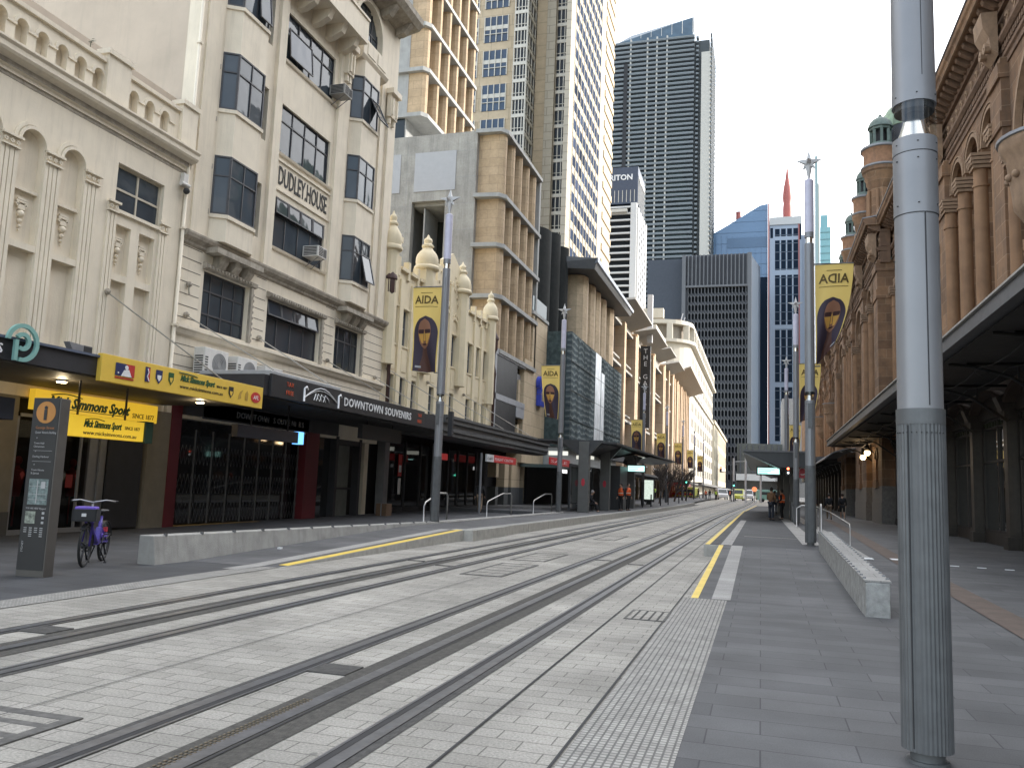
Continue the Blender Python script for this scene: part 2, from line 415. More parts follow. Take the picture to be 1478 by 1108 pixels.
granite = blocks('granite_setts', (.335,.315,.28), (.275,.26,.228), (.13,.12,.105), .36, .19, 'XY', ms=.0055, var=.18, bump=.3, grain=55, grainv=.34, stain=.3, spots=.5)
granite2 = blocks('granite_slabs', (.33,.32,.30), (.28,.27,.255), (.16,.15,.14), .8, .4, 'XY', ms=.006, var=.12, bump=.25, grain=70, grainv=.26, stain=.25)
bluestone = blocks('bluestone_paving', (.108,.107,.109), (.078,.078,.080), (.045,.045,.048), .95, .36, 'XY', ms=.0055, var=.2, bump=.22, off=.37, grain=110, grainv=.2, stain=.16, spots=.55)
bluestone2 = blocks('bluestone_dark_paving', (.064,.065,.069), (.048,.049,.053), (.03,.03,.032), 1.1, .36, 'XY', ms=.0055, var=.18, bump=.2, off=.4, grain=110, grainv=.18, stain=.16, spots=.5)
concrete = mat('rough_concrete', (.34,.33,.305), .85, var=.2, scale=2.2, bump=.5, fine=55, streak=.55, dirt=(.13,.125,.11))
kerbstone = mat('kerb_granite', (.40,.385,.35), .8, var=.16, scale=5, bump=.35, fine=70, streak=.4, dirt=(.16,.15,.12))
yellow = mat('yellow_line_paint', (.72,.52,.10), .6, var=.12, bump=.2)
asphalt = mat('asphalt_ground', (.07,.07,.072), .9, var=.15, bump=.3)
rail_steel = mat('rail_steel', (.22,.225,.24), .38, metal=.75, var=.22, scale=9, bump=.1)
rail_dark = mat('rail_groove', (.022,.022,.024), .7, var=.2)
seal = mat('rail_surround', (.062,.059,.055), .85, var=.35, scale=14, bump=.6, fine=60)
seal2 = mat('power_strip_surround', (.068,.063,.055), .9, var=.35, scale=16, bump=.7, fine=50)

M = MB()
ys = [-60, -20]+YS+[400, 600, 1200, 3000]; xs = [-1500, -300, -60, 60, 300, 1500]
for a, b in zip(ys[:-1], ys[1:]):
    for c, d in zip(xs[:-1], xs[1:]): M.quad((c,a,gz(a)-.06), (d,a,gz(a)-.06), (d,b,gz(b)-.06), (c,b,gz(b)-.06))
structure(M.build('ground', asphalt))
# tram road: light granite setts
M = strip(MB(), -8.3, -0.9, -8, 13.4, gz); strip(M, -8.3, -0.9, 13.4, 110, gz, True)
strip(M, lambda y: -8.3-3.5*sst(106, 114, y)+sx(y), lambda y: 1.2+sx(y)*1.5, 110, 320, gz)
structure(M.build('tram_road', granite))
# coarse pale tactile band along the right footpath
tact, t_, b_ = new_mat('tactile_paving'); L_ = t_.links.new
geo_ = nd(t_, 'ShaderNodeNewGeometry'); br_ = nd(t_, 'ShaderNodeTexBrick'); br_.offset = 0
sp_ = nd(t_, 'ShaderNodeSeparateXYZ'); cb_ = nd(t_, 'ShaderNodeCombineXYZ'); L_(geo_.outputs['Position'], sp_.inputs[0]); L_(sp_.outputs['X'], cb_.inputs['X']); L_(sp_.outputs['Y'], cb_.inputs['Y'])
br_.inputs['Scale'].default_value = 1; br_.inputs['Brick Width'].default_value = .052; br_.inputs['Row Height'].default_value = .052; br_.inputs['Mortar Size'].default_value = .0095; br_.inputs['Mortar Smooth'].default_value = .6
br_.inputs['Color1'].default_value = (.40,.385,.35,1); br_.inputs['Color2'].default_value = (.31,.295,.27,1); br_.inputs['Mortar'].default_value = (.14,.135,.125,1)
L_(cb_.outputs[0], br_.inputs['Vector'])
nn_ = nd(t_, 'ShaderNodeTexNoise', Scale=3., Detail=8, Roughness=.8); L_(geo_.outputs['Position'], nn_.inputs['Vector'])
rr_ = nd(t_, 'ShaderNodeMapRange'); rr_.inputs['From Min'].default_value = .3; rr_.inputs['From Max'].default_value = .7; rr_.inputs['To Min'].default_value = .72; rr_.inputs['To Max'].default_value = 1.2; L_(nn_.outputs['Fac'], rr_.inputs['Value'])
vv_ = nd(t_, 'ShaderNodeVectorMath', operation='SCALE'); L_(br_.outputs['Color'], vv_.inputs[0]); L_(rr_.outputs[0], vv_.inputs['Scale']); L_(vv_.outputs['Vector'], b_.inputs['Base Color'])
bm_ = nd(t_, 'ShaderNodeBump'); bm_.inputs['Strength'].default_value = .6; bm_.inputs['Distance'].default_value = .01; bm_.invert = True; L_(br_.outputs['Fac'], bm_.inputs['Height']); L_(bm_.outputs['Normal'], b_.inputs['Normal']); b_.inputs['Roughness'].default_value = .85
structure(strip(MB(), -1.14, -.49, -8, 13.4, lambda y: .006).build('tactile_strip', tact))
structure(strip(MB(), -8.75, -8.25, -8, 13.3, lambda y: .008).build('tactile_strip', tact))

# right footpath and ramp up to the tram platform
zr = lambda y: .3*max(0, min(1, (y-13.4)/9.2))
def zfr(y): return .0+.1*sst(24, 45, y)+.55*sst(75, 165, y)+1.2*sst(165, 300, y)
M = strip(MB(), -.5, 9.6, -8, 13.4, lambda y: .002)
strip(M, 1.72, 9.6, 13.4, 24, lambda y: .002+zfr(y)); strip(M, 2.05, 9.6, 24, 320, lambda y: .002+zfr(y))
structure(M.build('footpath', bluestone))
M = strip(MB(), -1.02, 1.40, 13.4, 22.62, lambda y: zr(y)+.004)
structure(M.build('platform_ramp', bluestone))
M = strip(MB(), -1.4, 2.06, 22.6, 74, lambda y: .3); strip(M, -1.4, 2.06, 74, 110, lambda y: .3+gz(y)*.5, True)
structure(M.build('platform', bluestone2))
M = MB(); M.box(-1.42, 22.55, -.05, -1.02, 23.2, .298); M.box(-1.42, 23.2, -.05, -1.16, 70, .298)
structure(M.build('platform_kerb', kerbstone, bevel=.01))
M = MB()
M.hexa([(-1.04,13.4,-.04), (-.9,13.4,-.04), (-.9,22.6,-.04), (-1.04,22.6,-.04), (-1.04,13.4,.0), (-.9,13.4,.0), (-.9,22.6,.297), (-1.04,22.6,.297)])
structure(M.build('ramp_kerb', kerbstone))
o = strip(MB(), -1.03, -.92, 13.4, 22.6, lambda y: zr(y)+.009).build('yellow_safety_line', yellow); structure(o)
o = strip(MB(), -1.39, -1.27, 22.62, 74, lambda y: .308); strip(o, -1.39, -1.27, 74, 110, lambda y: .308+gz(y)*.5, True); structure(o.build('yellow_safety_line', yellow))
o = strip(MB(), -.72, -.44, 13.4, 22.6, lambda y: zr(y)+.012).build('warning_band', granite2); structure(o)
o = strip(MB(), -1.0, -.72, 22.75, 46, lambda y: .309).build('warning_band', granite2); structure(o)
o = strip(MB(), -.5+.0, 1.1, 28.0, 28.18, lambda y: .31).build('warning_band', granite2); structure(o)
o = strip(MB(), 1.12, 1.62, 25.0, 60, lambda y: .31).build('paving_band', granite2); structure(o)
o = strip(MB(), 2.2, 2.95, 25.2, 70, lambda y: .012+zfr(y)).build('paving_band', granite2); structure(o)
brown = mat('brown_paving', (.115,.085,.068), .85, var=.2, bump=.3)
o = strip(MB(), lambda y: 3.05+1.35*(y-11.8)/54, lambda y: 3.55+1.35*(y-11.8)/54, 6, 66, lambda y: .014+zfr(y)).build('drain_strip', brown); structure(o)
# left footpath (behind the low wall) and ramp / platform on its street side
def zfl(y): return .12*sst(18, 44, y)+gz(y)
M = strip(MB(), -17.6, -8.7, -8, 13.3, lambda y: .002); strip(M, -17.6, -10.3, 13.3, 44.4, lambda y: .002+zfl(y))
structure(M.build('footpath', bluestone2))
M = strip(MB(), -10.3, -8.25, 13.3, 22.8, lambda y: .3*max(0, min(1, (y-13.3)/9.8))+.006)
structure(M.build('platform_ramp', bluestone))
M = strip(MB(), -10.3, -8.3, 22.8, 44.4, lambda y: .302); strip(M, -17.6, -8.3, 44.4, 110, lambda y: .302+gz(y)); strip(M, -17.6, -8.7, 110, 320, lambda y: .2+gz(y))
M.box(-17.6, 44.3, -.02, -10.3, 44.4, .3)
structure(M.build('platform', bluestone))
M = MB()
yk = 23.3
while yk < 108:
    y2 = min(yk+3.0, 108.6); M.box(-8.28, yk+.012, -.06+gz(yk), -7.92 if yk < 24 else -8.02, y2, .31+gz(yk)); yk += 3.0
M.box(-8.6, 22.9, -.05, -7.92, 23.29, .312)
structure(M.build('platform_kerb', kerbstone, bevel=.012))
M = MB(); M.hexa([(-8.3,13.3,-.05), (-8.2,13.3,-.05), (-8.2,22.9,-.05), (-8.3,22.9,-.05), (-8.3,13.3,.004), (-8.2,13.3,.004), (-8.2,22.9,.302), (-8.3,22.9,.302)])
structure(M.build('ramp_kerb', kerbstone))
structure(strip(MB(), -8.42, -8.22, 13.6, 22.9, lambda y: .3*max(0, min(1, (y-13.3)/9.8))+.012).build('yellow_safety_line', yellow))
structure(strip(MB(), -8.9, -8.58, 12.6, 22.9, lambda y: .3*max(0, min(1, (y-13.3)/9.8))+.012).build('warning_band', granite2))
structure(strip(MB(), -8.3, -8.06, 23.3, 108, lambda y: .318+gz(y)).build('platform_edge_strip', granite2))
structure(strip(MB(), -10.62, -10.3, 26.5, 44.2, lambda y: .345).build('wall_coping', granite2))

# tram rails: steel head, flange groove, dark sealant either side
def rail(x, inner, lab):
    g = 1 if inner > 0 else -1
    t = thing('tram_rail', lab, 'tram rail', (x, 0, 0), group='tram rails set in the paving')
    strip(MB(), x-.11, x+.11, -8, 300, lambda y: gz(y)+.004, True).build('rubber_seal', seal, t)
    strip(MB(), x-.045, x+.045, -8, 300, lambda y: gz(y)+.010, True).build('rail_head', rail_steel, t)
    strip(MB(), x+g*.05, x+g*.095, -8, 300, lambda y: gz(y)+.009, True).build('groove', rail_dark, t)
    M = strip(MB(), x+g*.1, x+g*.125, -8, 300, lambda y: gz(y)+.0095, True).build('guard_lip', rail_steel, t)
rail(-7.12, 1, 'steel tram rail nearest the kerb of the folded roof shelter platform')
rail(-5.685, -1, 'steel tram rail of the shopfront side track, nearer the street centre')
rail(-3.76, 1, 'steel tram rail of the near track, on its street centre side')
rail(-2.325, -1, 'steel tram rail of the near track, closest to the tactile band')
def power(x, lab):
    t = thing('power_rail', lab, 'power rail', (x, 0, 0), group='ground power strips between the rails')
    strip(MB(), x-.23, x+.23, -8, 300, lambda y: gz(y)+.0045, True).build('surround', seal2, t)
    strip(MB(), x-.09, x+.02, -8, 300, lambda y: gz(y)+.010, True).build('conductor', rail_steel, t)
    strip(MB(), x+.04, x+.06, -8, 300, lambda y: gz(y)+.0095, True).build('groove', rail_dark, t)
    M = MB(); y = 2.0
    studs = mat('brass_studs', (.16,.13,.09), .6, metal=.3)
    while y < 5.6:
        for i in range(3): M.box(x-.15+.03*i, y, .006, x-.135+.03*i, y+.02, .012)
        y += .045
    M.build('grating', studs, t)
power(-6.4, 'dark conductor strip between the two rails nearest the shopfronts')
power(-3.04, 'wide dark studded conductor strip between the two nearest rails')
# cross covers between rails
for i, (x0, x1, y) in enumerate([(-7.0,-6.65,6.7), (-3.64,-3.28,6.42), (-3.64,-3.28,19.2), (-2.8,-2.44,18.6), (-7.0,-6.65,16.2), (-6.15,-5.8,15.6), (-3.64,-3.28,33), (-7.0,-6.65,31)]):
    o = MB().box(x0, y, 0, x1, y+(.34 if i < 2 else .1), .011).build('cable_cover', seal)
    tag(o, ['dark cable cover in the left track at the left edge of the photo', 'dark cable cover bridging rail and power strip near the front', 'thin dark joint cover left of the power strip in the middle distance', 'thin dark joint cover right of the power strip in the middle distance',
        'thin dark joint cover beside the leftmost rail', 'thin dark joint cover right of the left power strip', 'small far joint cover in the right track', 'small far joint cover in the left track'][i], 'cable cover', 'dark covers between the rails')
# recessed pit covers with granite infill
def pit(x0, x1, y0, y1, n, lab, w=.05, gm=None):
    t = thing('pit_cover', lab, 'pit cover', ((x0+x1)/2, (y0+y1)/2, 0), group='paved pit covers')
    M = MB(); z = .0105
    M.box(x0, y0, 0, x1, y0+w, z); M.box(x0, y1-w, 0, x1, y1, z); M.box(x0, y0+w, 0, x0+w, y1-w, z); M.box(x1-w, y0+w, 0, x1, y1-w, z)
    for i in range(1, n): y = y0+(y1-y0)*i/n; M.box(x0+w, y-w*.4, 0, x1-w, y+w*.4, z-.001)
    M.build('frame', mat('pit_frame', (.10,.095,.088), .85, var=.35, scale=12, bump=.4), t)
    MB().quad((x0,y0,.0075), (x1,y0,.0075), (x1,y1,.0075), (x0,y1,.0075)).build('infill', granite, t)
pit(-5.2, -4.4, 14.4, 17.0, 5, 'larger nearer pit cover between the two tracks', .07)
pit(-5.3, -4.5, 17.9, 20.2, 4, 'smaller farther pit cover between the two tracks', .06)
pit(-5.2, -4.5, 27, 30, 4, 'faint distant pit cover between the two tracks', .05)
pit(-1.66, -1.14, 10.75, 11.6, 1, 'four panel pit cover beside the pale tactile band', .03)
M = MB()
for i in range(1, 5): M.box(-1.66+.52*i/5-.012, 10.78, .002, -1.66+.52*i/5+.012, 11.57, .0125)
tag(M.build('pit_divider', seal), 'parallel dark dividers of the small pit cover beside the pale tactile band', 'divider')
pit(-5.6, -4.2, 3.2, 4.6, 6, 'corner of a large sett filled pit cover before the nearest track, at the photo edge', .09)
for x, nm in ((-1.8, 'long dark paving joint right of the tracks'), (-1.165, 'long dark paving joint along the tactile band'), (-4.72, 'long fine paving joint between the two tracks')):
    o = strip(MB(), x-(.010 if x > -4 else .005), x+(.010 if x > -4 else .005), -8, 60, lambda y: .0085).build('paving_joint', rail_dark); structure(o)
for i, (x, y) in enumerate([(2.62, 25.0), (3.45, 25.2)]):  # thin white rectangles laid on the footpath
    o = MB().box(x, y, 0, x+.35, y+.5, .022).build('white_plate', mat('plain_white', (.8,.8,.8), .5)); tag(o, ['left one of two small white plates on the dark footpath', 'right one of two small white plates on the dark footpath'][i], 'marker plate', 'white plates on the footpath')
M = MB()
for i in range(7): M.box(4.7+i*.6, 24.2-i*.12, .0, 4.9+i*.6, 24.28-i*.12, .018)
structure(M.build('white_dashes', mat('plain_white', (.8,.8,.8), .5)))

# low granite walls beside the ramps
t = thing('low_wall', 'long pale concrete low wall between the shopfront footpath and ramp', 'low wall', (-10.25, 12.4, 0))
M = MB()
M.hexa([(-10.5,12.4,-.05), (-10.12,12.4,-.05), (-10.12,27,-.05), (-10.5,27,-.05), (-10.5,12.4,.5), (-10.2,12.4,.5), (-10.2,27,.35), (-10.5,27,.35)])
M.box(-10.5, 27, -.05, -10.2, 44.3, .34)
M.build('wall_body', concrete, t, bevel=.015)
for i in range(14):
    y = 12.7+i*1.02; zt = .5-.15*(y-12.4)/14.6
    MB().box(-10.24, y, zt-.02, -10.19, y+.05, zt+.03).build('stud', rail_steel, t)
t = thing('low_wall', 'speckled granite low wall with studded top before the brown arcade', 'low wall', (1.55, 12.75, 0))
M = MB()
M.hexa([(1.40,12.75,-.05), (1.72,12.75,-.05), (1.72,22.6,-.05), (1.40,22.6,-.05), (1.40,12.75,.47), (1.72,12.75,.47), (1.72,22.6,.76), (1.40,22.6,.76)])
M.build('wall_body', mat('speckled_granite', (.32,.315,.30), .8, var=.3, scale=9, bump=.6, fine=80, streak=.35, dirt=(.14,.13,.12)), t, bevel=.015)
M = MB().hexa([(1.385,12.76,.475), (1.735,12.76,.475), (1.735,22.6,.765), (1.385,22.6,.765), (1.385,12.76,.50), (1.735,12.76,.50), (1.735,22.6,.79), (1.385,22.6,.79)])
M.build('coping', granite2, t)
for i in range(26):
    y = 12.95+i*.37; zt = .50+.29*(y-12.75)/9.85
    for x in (1.40, 1.70): MB().box(x-.012, y, zt-.01, x+.03, y+.06, zt+.022).build('stud', rail_steel, t)
# ================================================================ left side buildings (facade plane x = -17)
cream = mat('cream_render', (.75,.67,.535), .75, var=.07, scale=1.2, bump=.25, fine=25, streak=.32, dirt=(.26,.22,.165))
cream2 = mat('cream_paint_yellow', (.72,.62,.43), .7, var=.06, scale=1.5, bump=.2, fine=25, streak=.28, dirt=(.30,.25,.17))
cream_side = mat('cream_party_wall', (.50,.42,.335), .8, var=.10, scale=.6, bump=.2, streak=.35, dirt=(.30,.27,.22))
grime = mat('weathered_render', (.36,.32,.26), .85, var=.25, scale=4, bump=.4, streak=.7, dirt=(.10,.085,.07))
darkframe = mat('window_frame_dark', (.045,.045,.05), .5, var=.15)
whiteframe = mat('window_frame_cream', (.48,.43,.34), .6)
pane = glass('window_glass', (.022,.028,.035), .04, wobble=.10, rnd=.8, c2=(.095,.115,.135))
pane_b = glass('window_glass_clear', (.03,.035,.045), .03, wobble=.06, rnd=.5, c2=(.10,.11,.12))
lead = mat('lead_grey', (.24,.24,.25), .55, metal=.3)
black_clad = mat('black_cladding', (.03,.03,.034), .5, var=.15)
black_soft = mat('dark_soffit', (.05,.048,.045), .8, var=.1)
dark_room = mat('dark_shop_interior', (.016,.016,.018), .8, var=.3)
shopglass = glass('shop_glass', (.012,.013,.015), .03, rnd=.35, c2=(.04,.04,.045), spec=.55)
FL = Frame((-17, 0, 0), (0,1,0), (1,0,0))
white_l = mat('white_letters', (.8,.8,.78), .5)
wire_m = mat('stay_rod_paint', (.55,.52,.46), .5, metal=.2)

# ---- arcaded two storey building at the left edge
A = thing('arcade_building', 'cream building with blind arches and a balustraded parapet at the left edge', 'building', (-17, 8, 0))
Y0, Y1 = 2.0, 20.6
M = MB(); holes = []
archY = [15.15-1.26*3*0+1.26*k for k in range(-9, 2)]          # blind arch centres
archY = [y for y in archY if Y0+.8 < y < 17.1]
for y in archY: holes.append((y-.36, y+.36, 6.95, 9.40, 'a'))
for y in archY: holes.append((y-.36, y+.36, 4.5, 6.79))
holes += [(17.93, 19.78, 8.75, 10.06), (18.0, 18.62, 6.98, 8.35), (18.95, 19.57, 6.98, 8.35), (18.0, 18.62, 4.5, 6.79), (18.95, 19.57, 4.5, 6.79)]
FL.wall(M, Y0, Y1, 3.3, 10.85, holes, 0, -.18)
M.box(-35, Y0, 3.3, -17.18, Y1+.1, 12.0)
M.build('wall', cream, A)
M = MB()                                        # arch mouldings, imposts, pilaster strips
for y in archY:
    FL.ring(M, y, 9.40, .36, .44, 0, .07); FL.ring(M, y, 9.40, .46, .55, 0, .04)
    FL.box(M, y-.36, y+.36, 8.22, 8.30, -.17, -.06)
    FL.box(M, y-.40, y+.40, 6.79, 6.95, -.02, .035); M.cut()
M.build('arch_moulding', cream, A)
M = MB()
for k, y in enumerate([yy+.63 for yy in archY]+[archY[0]-.63]):
    for q in (-.20, -.07, .06, .19): FL.box(M, y+q-.05, y+q+.05, 4.5, 9.1, 0, .05)
    M.cut()
for y in (17.84, 19.86):
    for q in (-.12, 0, .12): FL.box(M, y+q-.045, y+q+.045, 4.5, 8.6, 0, .05)
    M.cut()
M.build('pilaster', cream, A)
def carved(f, M, s0, s1, z0, z1, d, n=3, rr=random.Random(3)):
    FL_ = f; w = (s1-s0)/n
    f.box(M, s0-.03, s1+.03, z1, z1+.06, d, d+.09); f.box(M, s0, s1, z0-.04, z0, d, d+.06)
    for i in range(n):
        c = s0+w*(i+.5); f.ring(M, c, (z0+z1)/2, w*.16, w*.34, d, d+.05, 0, 2*math.pi, 8)
        f.box(M, c-w*.07, c+w*.07, (z0+z1)/2-w*.07, (z0+z1)/2+w*.07, d, d+.06)
for k, y in enumerate([yy+.63 for yy in archY]):
    M = MB(); FL.box(M, y-.25, y+.25, 9.1, 9.38, 0, .05); carved(FL, M, y-.25, y+.25, 9.14, 9.34, .05, 3); M.build('capital', cream, A)
for y in (17.84, 19.86):
    M = MB(); FL.box(M, y-.18, y+.18, 8.62, 8.9, 0, .05); carved(FL, M, y-.18, y+.18, 8.66, 8.86, .05, 2); M.build('capital', cream, A)
for y in archY[-5:]+[18.31, 19.26]:              # hanging ornaments on the blank panels
    M = MB(); z = 8.05; d = -.17
    for (w, h, dz) in ((.13,.05,0), (.16,.05,-.06), (.10,.12,-.16)): FL.box(M, y-w, y+w, z+dz-h, z+dz, d, d+.06)
    for q in (-.12, .12): FL.ring(M, y+q, z-.16, .02, .05, d, d+.06, 0, 2*math.pi, 8)
    M.sphere(FL.P(y, z-.38, d+.03), .095, 10, 6); M.sphere(FL.P(y, z-.55, d+.02), .065, 8, 5); M.sphere(FL.P(y, z-.68, d+.02), .045, 8, 5); M.sphere(FL.P(y, z-.78, d+.02), .028, 8, 5)
    M.build('hanging_ornament', cream, A)
M = MB()
FL.prof(M, [(0,10.825), (.05,10.825), (.05,10.9), (.12,10.95), (.12,11.06), (.32,11.14), (.36,11.2), (.36,11.32), (.42,11.38), (.42,11.43), (0,11.43)], Y0, 20.75)
M.build('cornice', cream, A)
M = MB(); FL.box(M, Y0, 20.7, 10.95, 11.10, .10, .135); FL.box(M, Y0, 20.7, 10.72, 10.81, 0, .012); M.build('frieze', grime, A)
M = MB(); ph = []; mc = [16.79-.60*k for k in range(0, 24)]; mc = [y for y in mc if y > Y0+.4 and not (12.9 < y < 13.7)]
mc2 = [18.10, 18.74, 19.38]
for y in mc+mc2: ph.append((y-.17, y+.17, 11.52, 12.02, 'a'))
FL.wall(M, Y0, 20.6, 11.43, 12.45, ph, .12, -.08)
FL.box(M, Y0, 20.6, 11.43, 12.42, -.3, -.09)
for y in mc+mc2: FL.ring(M, y, 12.02, .17, .25, .12, .16); FL.box(M, y+.18, y+.44, 11.96, 12.03, .12, .16)
FL.box(M, Y0, 20.6, 12.45, 12.56, -.1, .2)
for a, b in ((16.98, 17.82), (20.0, 20.68), (13.0, 13.6)):
    FL.box(M, a, b, 11.435, 12.7, -.12, .24); FL.box(M, a-.06, b+.06, 12.7, 12.84, -.15, .30)
M.build('parapet', cream, A)
M = MB(); M.box(-17.9, Y0, 11.9, -17.5, 20.6, 13.2); M.build('roof_upstand', cream_side, A)
o = win(FL, 17.93, 19.78, 8.75, 10.06, -.16, whiteframe, pane, A, vb=(.5,), hb=(.48,), fw=.07)
M = MB(); FL.box(M, 17.85, 19.86, 8.66, 8.75, -.1, .08); M.build('window_sill', cream, A)
# shopfront under the awning
M = MB(); M.box(-17.6, Y0, -.05, -17.5, 20.6, 3.3); M.build('shop_interior', dark_room, A)
M = MB(); stone_s = mat('shop_surround_beige', (.20,.175,.135), .7, var=.1)
FL.box(M, Y0, 15.6, 0, 3.3, -.15, .0); FL.box(M, 20.05, 20.95, 0, 3.4, -.15, .02); M.build('shop_surround', stone_s, A)
M = MB(); FL.box(M, Y0, 15.6, 0, .55, 0, .03); M.build('plinth', mat('dark_plinth', (.08,.075,.07), .7), A)
M = MB(); FL.box(M, 14.6, 15.45, .55, 2.35, 0, .025); M.build('service_door', stone_s, A)
see_l, t_, b_ = new_mat('shop_clear_glass'); t_.nodes.remove(b_); tr_ = nd(t_, 'ShaderNodeBsdfTransparent'); tr_.inputs['Color'].default_value = (.5,.5,.5,1); gl_ = nd(t_, 'ShaderNodeBsdfGlossy'); gl_.inputs['Roughness'].default_value = .02; fz_ = nd(t_, 'ShaderNodeFresnel'); fz_.inputs['IOR'].default_value = 1.3; ms_ = nd(t_, 'ShaderNodeMixShader')
for a_, b_ in ((fz_.outputs[0], ms_.inputs[0]), (tr_.outputs[0], ms_.inputs[1]), (gl_.outputs[0], ms_.inputs[2]), (ms_.outputs[0], t_.nodes['Material Output'].inputs['Surface'])): t_.links.new(a_, b_)
M = MB(); M.quad(FL.P(15.6,.12,-.06), FL.P(17.9,.12,-.06), FL.P(17.9,2.9,-.06), FL.P(15.6,2.9,-.06)); M.build('shop_window', see_l, A)
rs = random.Random(9); goods = [mat('goods_'+n_, c_, .7) for n_, c_ in (('red', (.20,.02,.02)), ('blue', (.03,.06,.20)), ('white', (.35,.34,.32)), ('grey', (.12,.12,.12)))]
for k_ in range(5):           # dressed forms behind the glass
    M = MB(); y_ = 15.95+k_*.42; M.lathe([(.10,.9), (.13,1.1), (.18,1.45), (.15,1.55), (.05,1.6), (.05,1.66)], (-17.22, y_, 0), 12); M.sphere((-17.22, y_, 1.77), .09, 10, 8, 1, 1, 1.2); M.cyl((-17.22, y_, .2), .02, .75, 8); M.build('display_form', goods[k_ % 4], A)
for k_ in range(6): M = MB(); y_ = rs.uniform(15.8, 17.7); z_ = rs.uniform(.4, 2.3); FL.box(M, y_, y_+.22, z_, z_+rs.uniform(.15,.4), -.055, -.05); M.build('window_sticker', goods[rs.randrange(4)], A)
M = MB()
FL.box(M, 18.0, 18.6, .05, 2.9, -.3, -.08)
for y in (15.6, 16.6, 17.6, 18.3): FL.box(M, y, y+.06, .05, 2.9, -.05, .0)
FL.box(M, 15.6, 18.4, 0, .12, -.06, .02); FL.box(M, 15.6, 18.4, 2.82, 2.9, -.05, 0); M.build('door_frame', lead, A)
M = MB(); FL.box(M, 18.6, 19.9, .05, 2.9, -.05, -.01); M.build('roller_panel', black_clad, A)
# flat awning
M = MB(); M.box(-16.98, Y0, 3.62, -13.74, 14.45, 4.02); M.box(-16.98, 14.45, 3.62, -13.76, 20.5, 3.95)
M.build('awning', black_clad, A)
M = MB(); M.box(-16.95, Y0, 3.58, -13.8, 20.5, 3.615); M.build('awning_soffit', mat('awning_soffit_brown', (.085,.075,.06), .6, var=.15), A)
M = MB(); M.box(-13.74, Y0, 4.02, -13.68, 14.45, 4.07); M.build('awning_flashing', mat('blue_grey_flashing', (.10,.12,.17), .5), A)
warm = mat('warm_downlight', (1,.85,.6), .5, emit=(1,.78,.45), estr=7)
for (x, y, lab) in ((-15.0, 14.8, 'lit round downlight in the awning above the information pillar'), (-14.6, 19.1, 'lit round downlight under the yellow awning sign')):
    t = thing('downlight', lab, 'downlight', (x, y, 3.55), group='downlights under the awning')
    MB().cyl((x, y, 3.535), .13, .04, 16).build('rim', lead, t); MB().cyl((x, y, 3.515), .10, .02, 16).build('bulb', warm, t)
    ld = bpy.data.lights.new('downlight_glow', 'POINT'); ld.energy = 5; ld.color = (1,.8,.5); ld.shadow_soft_size = .08
    lo = bpy.data.objects.new('downlight_glow', ld); COL.objects.link(lo); lo.location = (0, 0, -.12); lo.parent = t
# awning signs
YS_ = mat('sign_yellow', (.78,.52,.075), .5, var=.05); ink = mat('sign_ink_green', (.03,.10,.035), .5); blk = mat('sign_black', (.02,.02,.02), .5)
lit = mat('sign_yellow_lit', (.9,.66,.06), .4, emit=(1,.60,.04), estr=.12, var=.04); red = mat('sign_red', (.50,.035,.03), .5); navy = mat('sign_navy', (.02,.03,.11), .5); wht = mat('sign_white', (.75,.75,.75), .5)
t = thing('fascia_sign', 'long yellow awning fascia sign with sports emblems and shop lettering', 'sign', (-13.6, 17.4, 3.55))
MB().box(-13.75, 14.45, 3.52, -13.62, 20.55, 4.12).build('board', YS_, t, bevel=.01)
X = -13.615
M = MB(); M.box(X, 14.85, 3.70, X+.01, 15.42, 3.98); M.build('emblem', navy, t)
M = MB(); M.extr([(X+.011,15.15,3.98), (X+.011,15.42,3.98), (X+.011,15.42,3.70), (X+.011,15.36,3.70)], (.006,0,0)); M.build('emblem', red, t)
M = MB(); M.cyl((X+.012, 15.17, 3.90), .05, .012, 12, axis='X'); M.extr([(X+.012,15.02,3.70), (X+.012,15.10,3.84), (X+.012,15.24,3.86), (X+.012,15.34,3.70)], (.012,0,0)); M.cyl((X+.012, 14.93, 3.76), .02, .01, 8, axis='X'); M.build('emblem_figure', wht, t)
M = MB(); M.box(X, 14.85, 3.64, X+.01, 15.42, 3.67); M.build('emblem_caption', red, t)
M = MB(); M.box(X, 15.78, 3.68, X+.008, 15.93, 4.02); M.build('emblem', navy, t)
M = MB(); M.box(X, 15.86, 3.70, X+.013, 15.925, 4.0); M.build('emblem', red, t)
M = MB(); M.tube([(X+.015,15.90,3.70), (X+.015,15.84,3.80), (X+.015,15.88,3.90), (X+.015,15.84,3.98)], .012, 5); M.build('emblem_figure', wht, t)
def shield(y, w, z0, z1, m1, m2):
    M = MB(); M.extr([(X,y-w,z1), (X,y+w,z1), (X,y+w,z0+.12), (X,y,z0), (X,y-w,z0+.12)], (.008,0,0)); M.build('emblem', m1, t)
    M = MB(); M.extr([(X+.009,y-w*.6,z1-.12), (X+.009,y+w*.6,z1-.12), (X+.009,y+w*.55,z0+.13), (X+.009,y,z0+.05), (X+.009,y-w*.55,z0+.13)], (.006,0,0)); M.build('emblem_field', m2, t)
shield(16.24, .11, 3.68, 4.0, navy, wht); shield(16.66, .09, 3.70, 4.0, ink, YS_)
lettering('Mick Simmons Sport', .20, (X, 17.0, 3.86), (0,1,0), (0,0,1), ink, t, .006, shear=.35, width=1.35, off=.008)
lettering('SINCE 1877', .09, (X, 18.42, 3.86), (0,1,0), (0,0,1), blk, t, .004)
lettering('www.micksimmons.com.au', .13, (X, 17.0, 3.68), (0,1,0), (0,0,1), blk, t, .004, width=1.7)
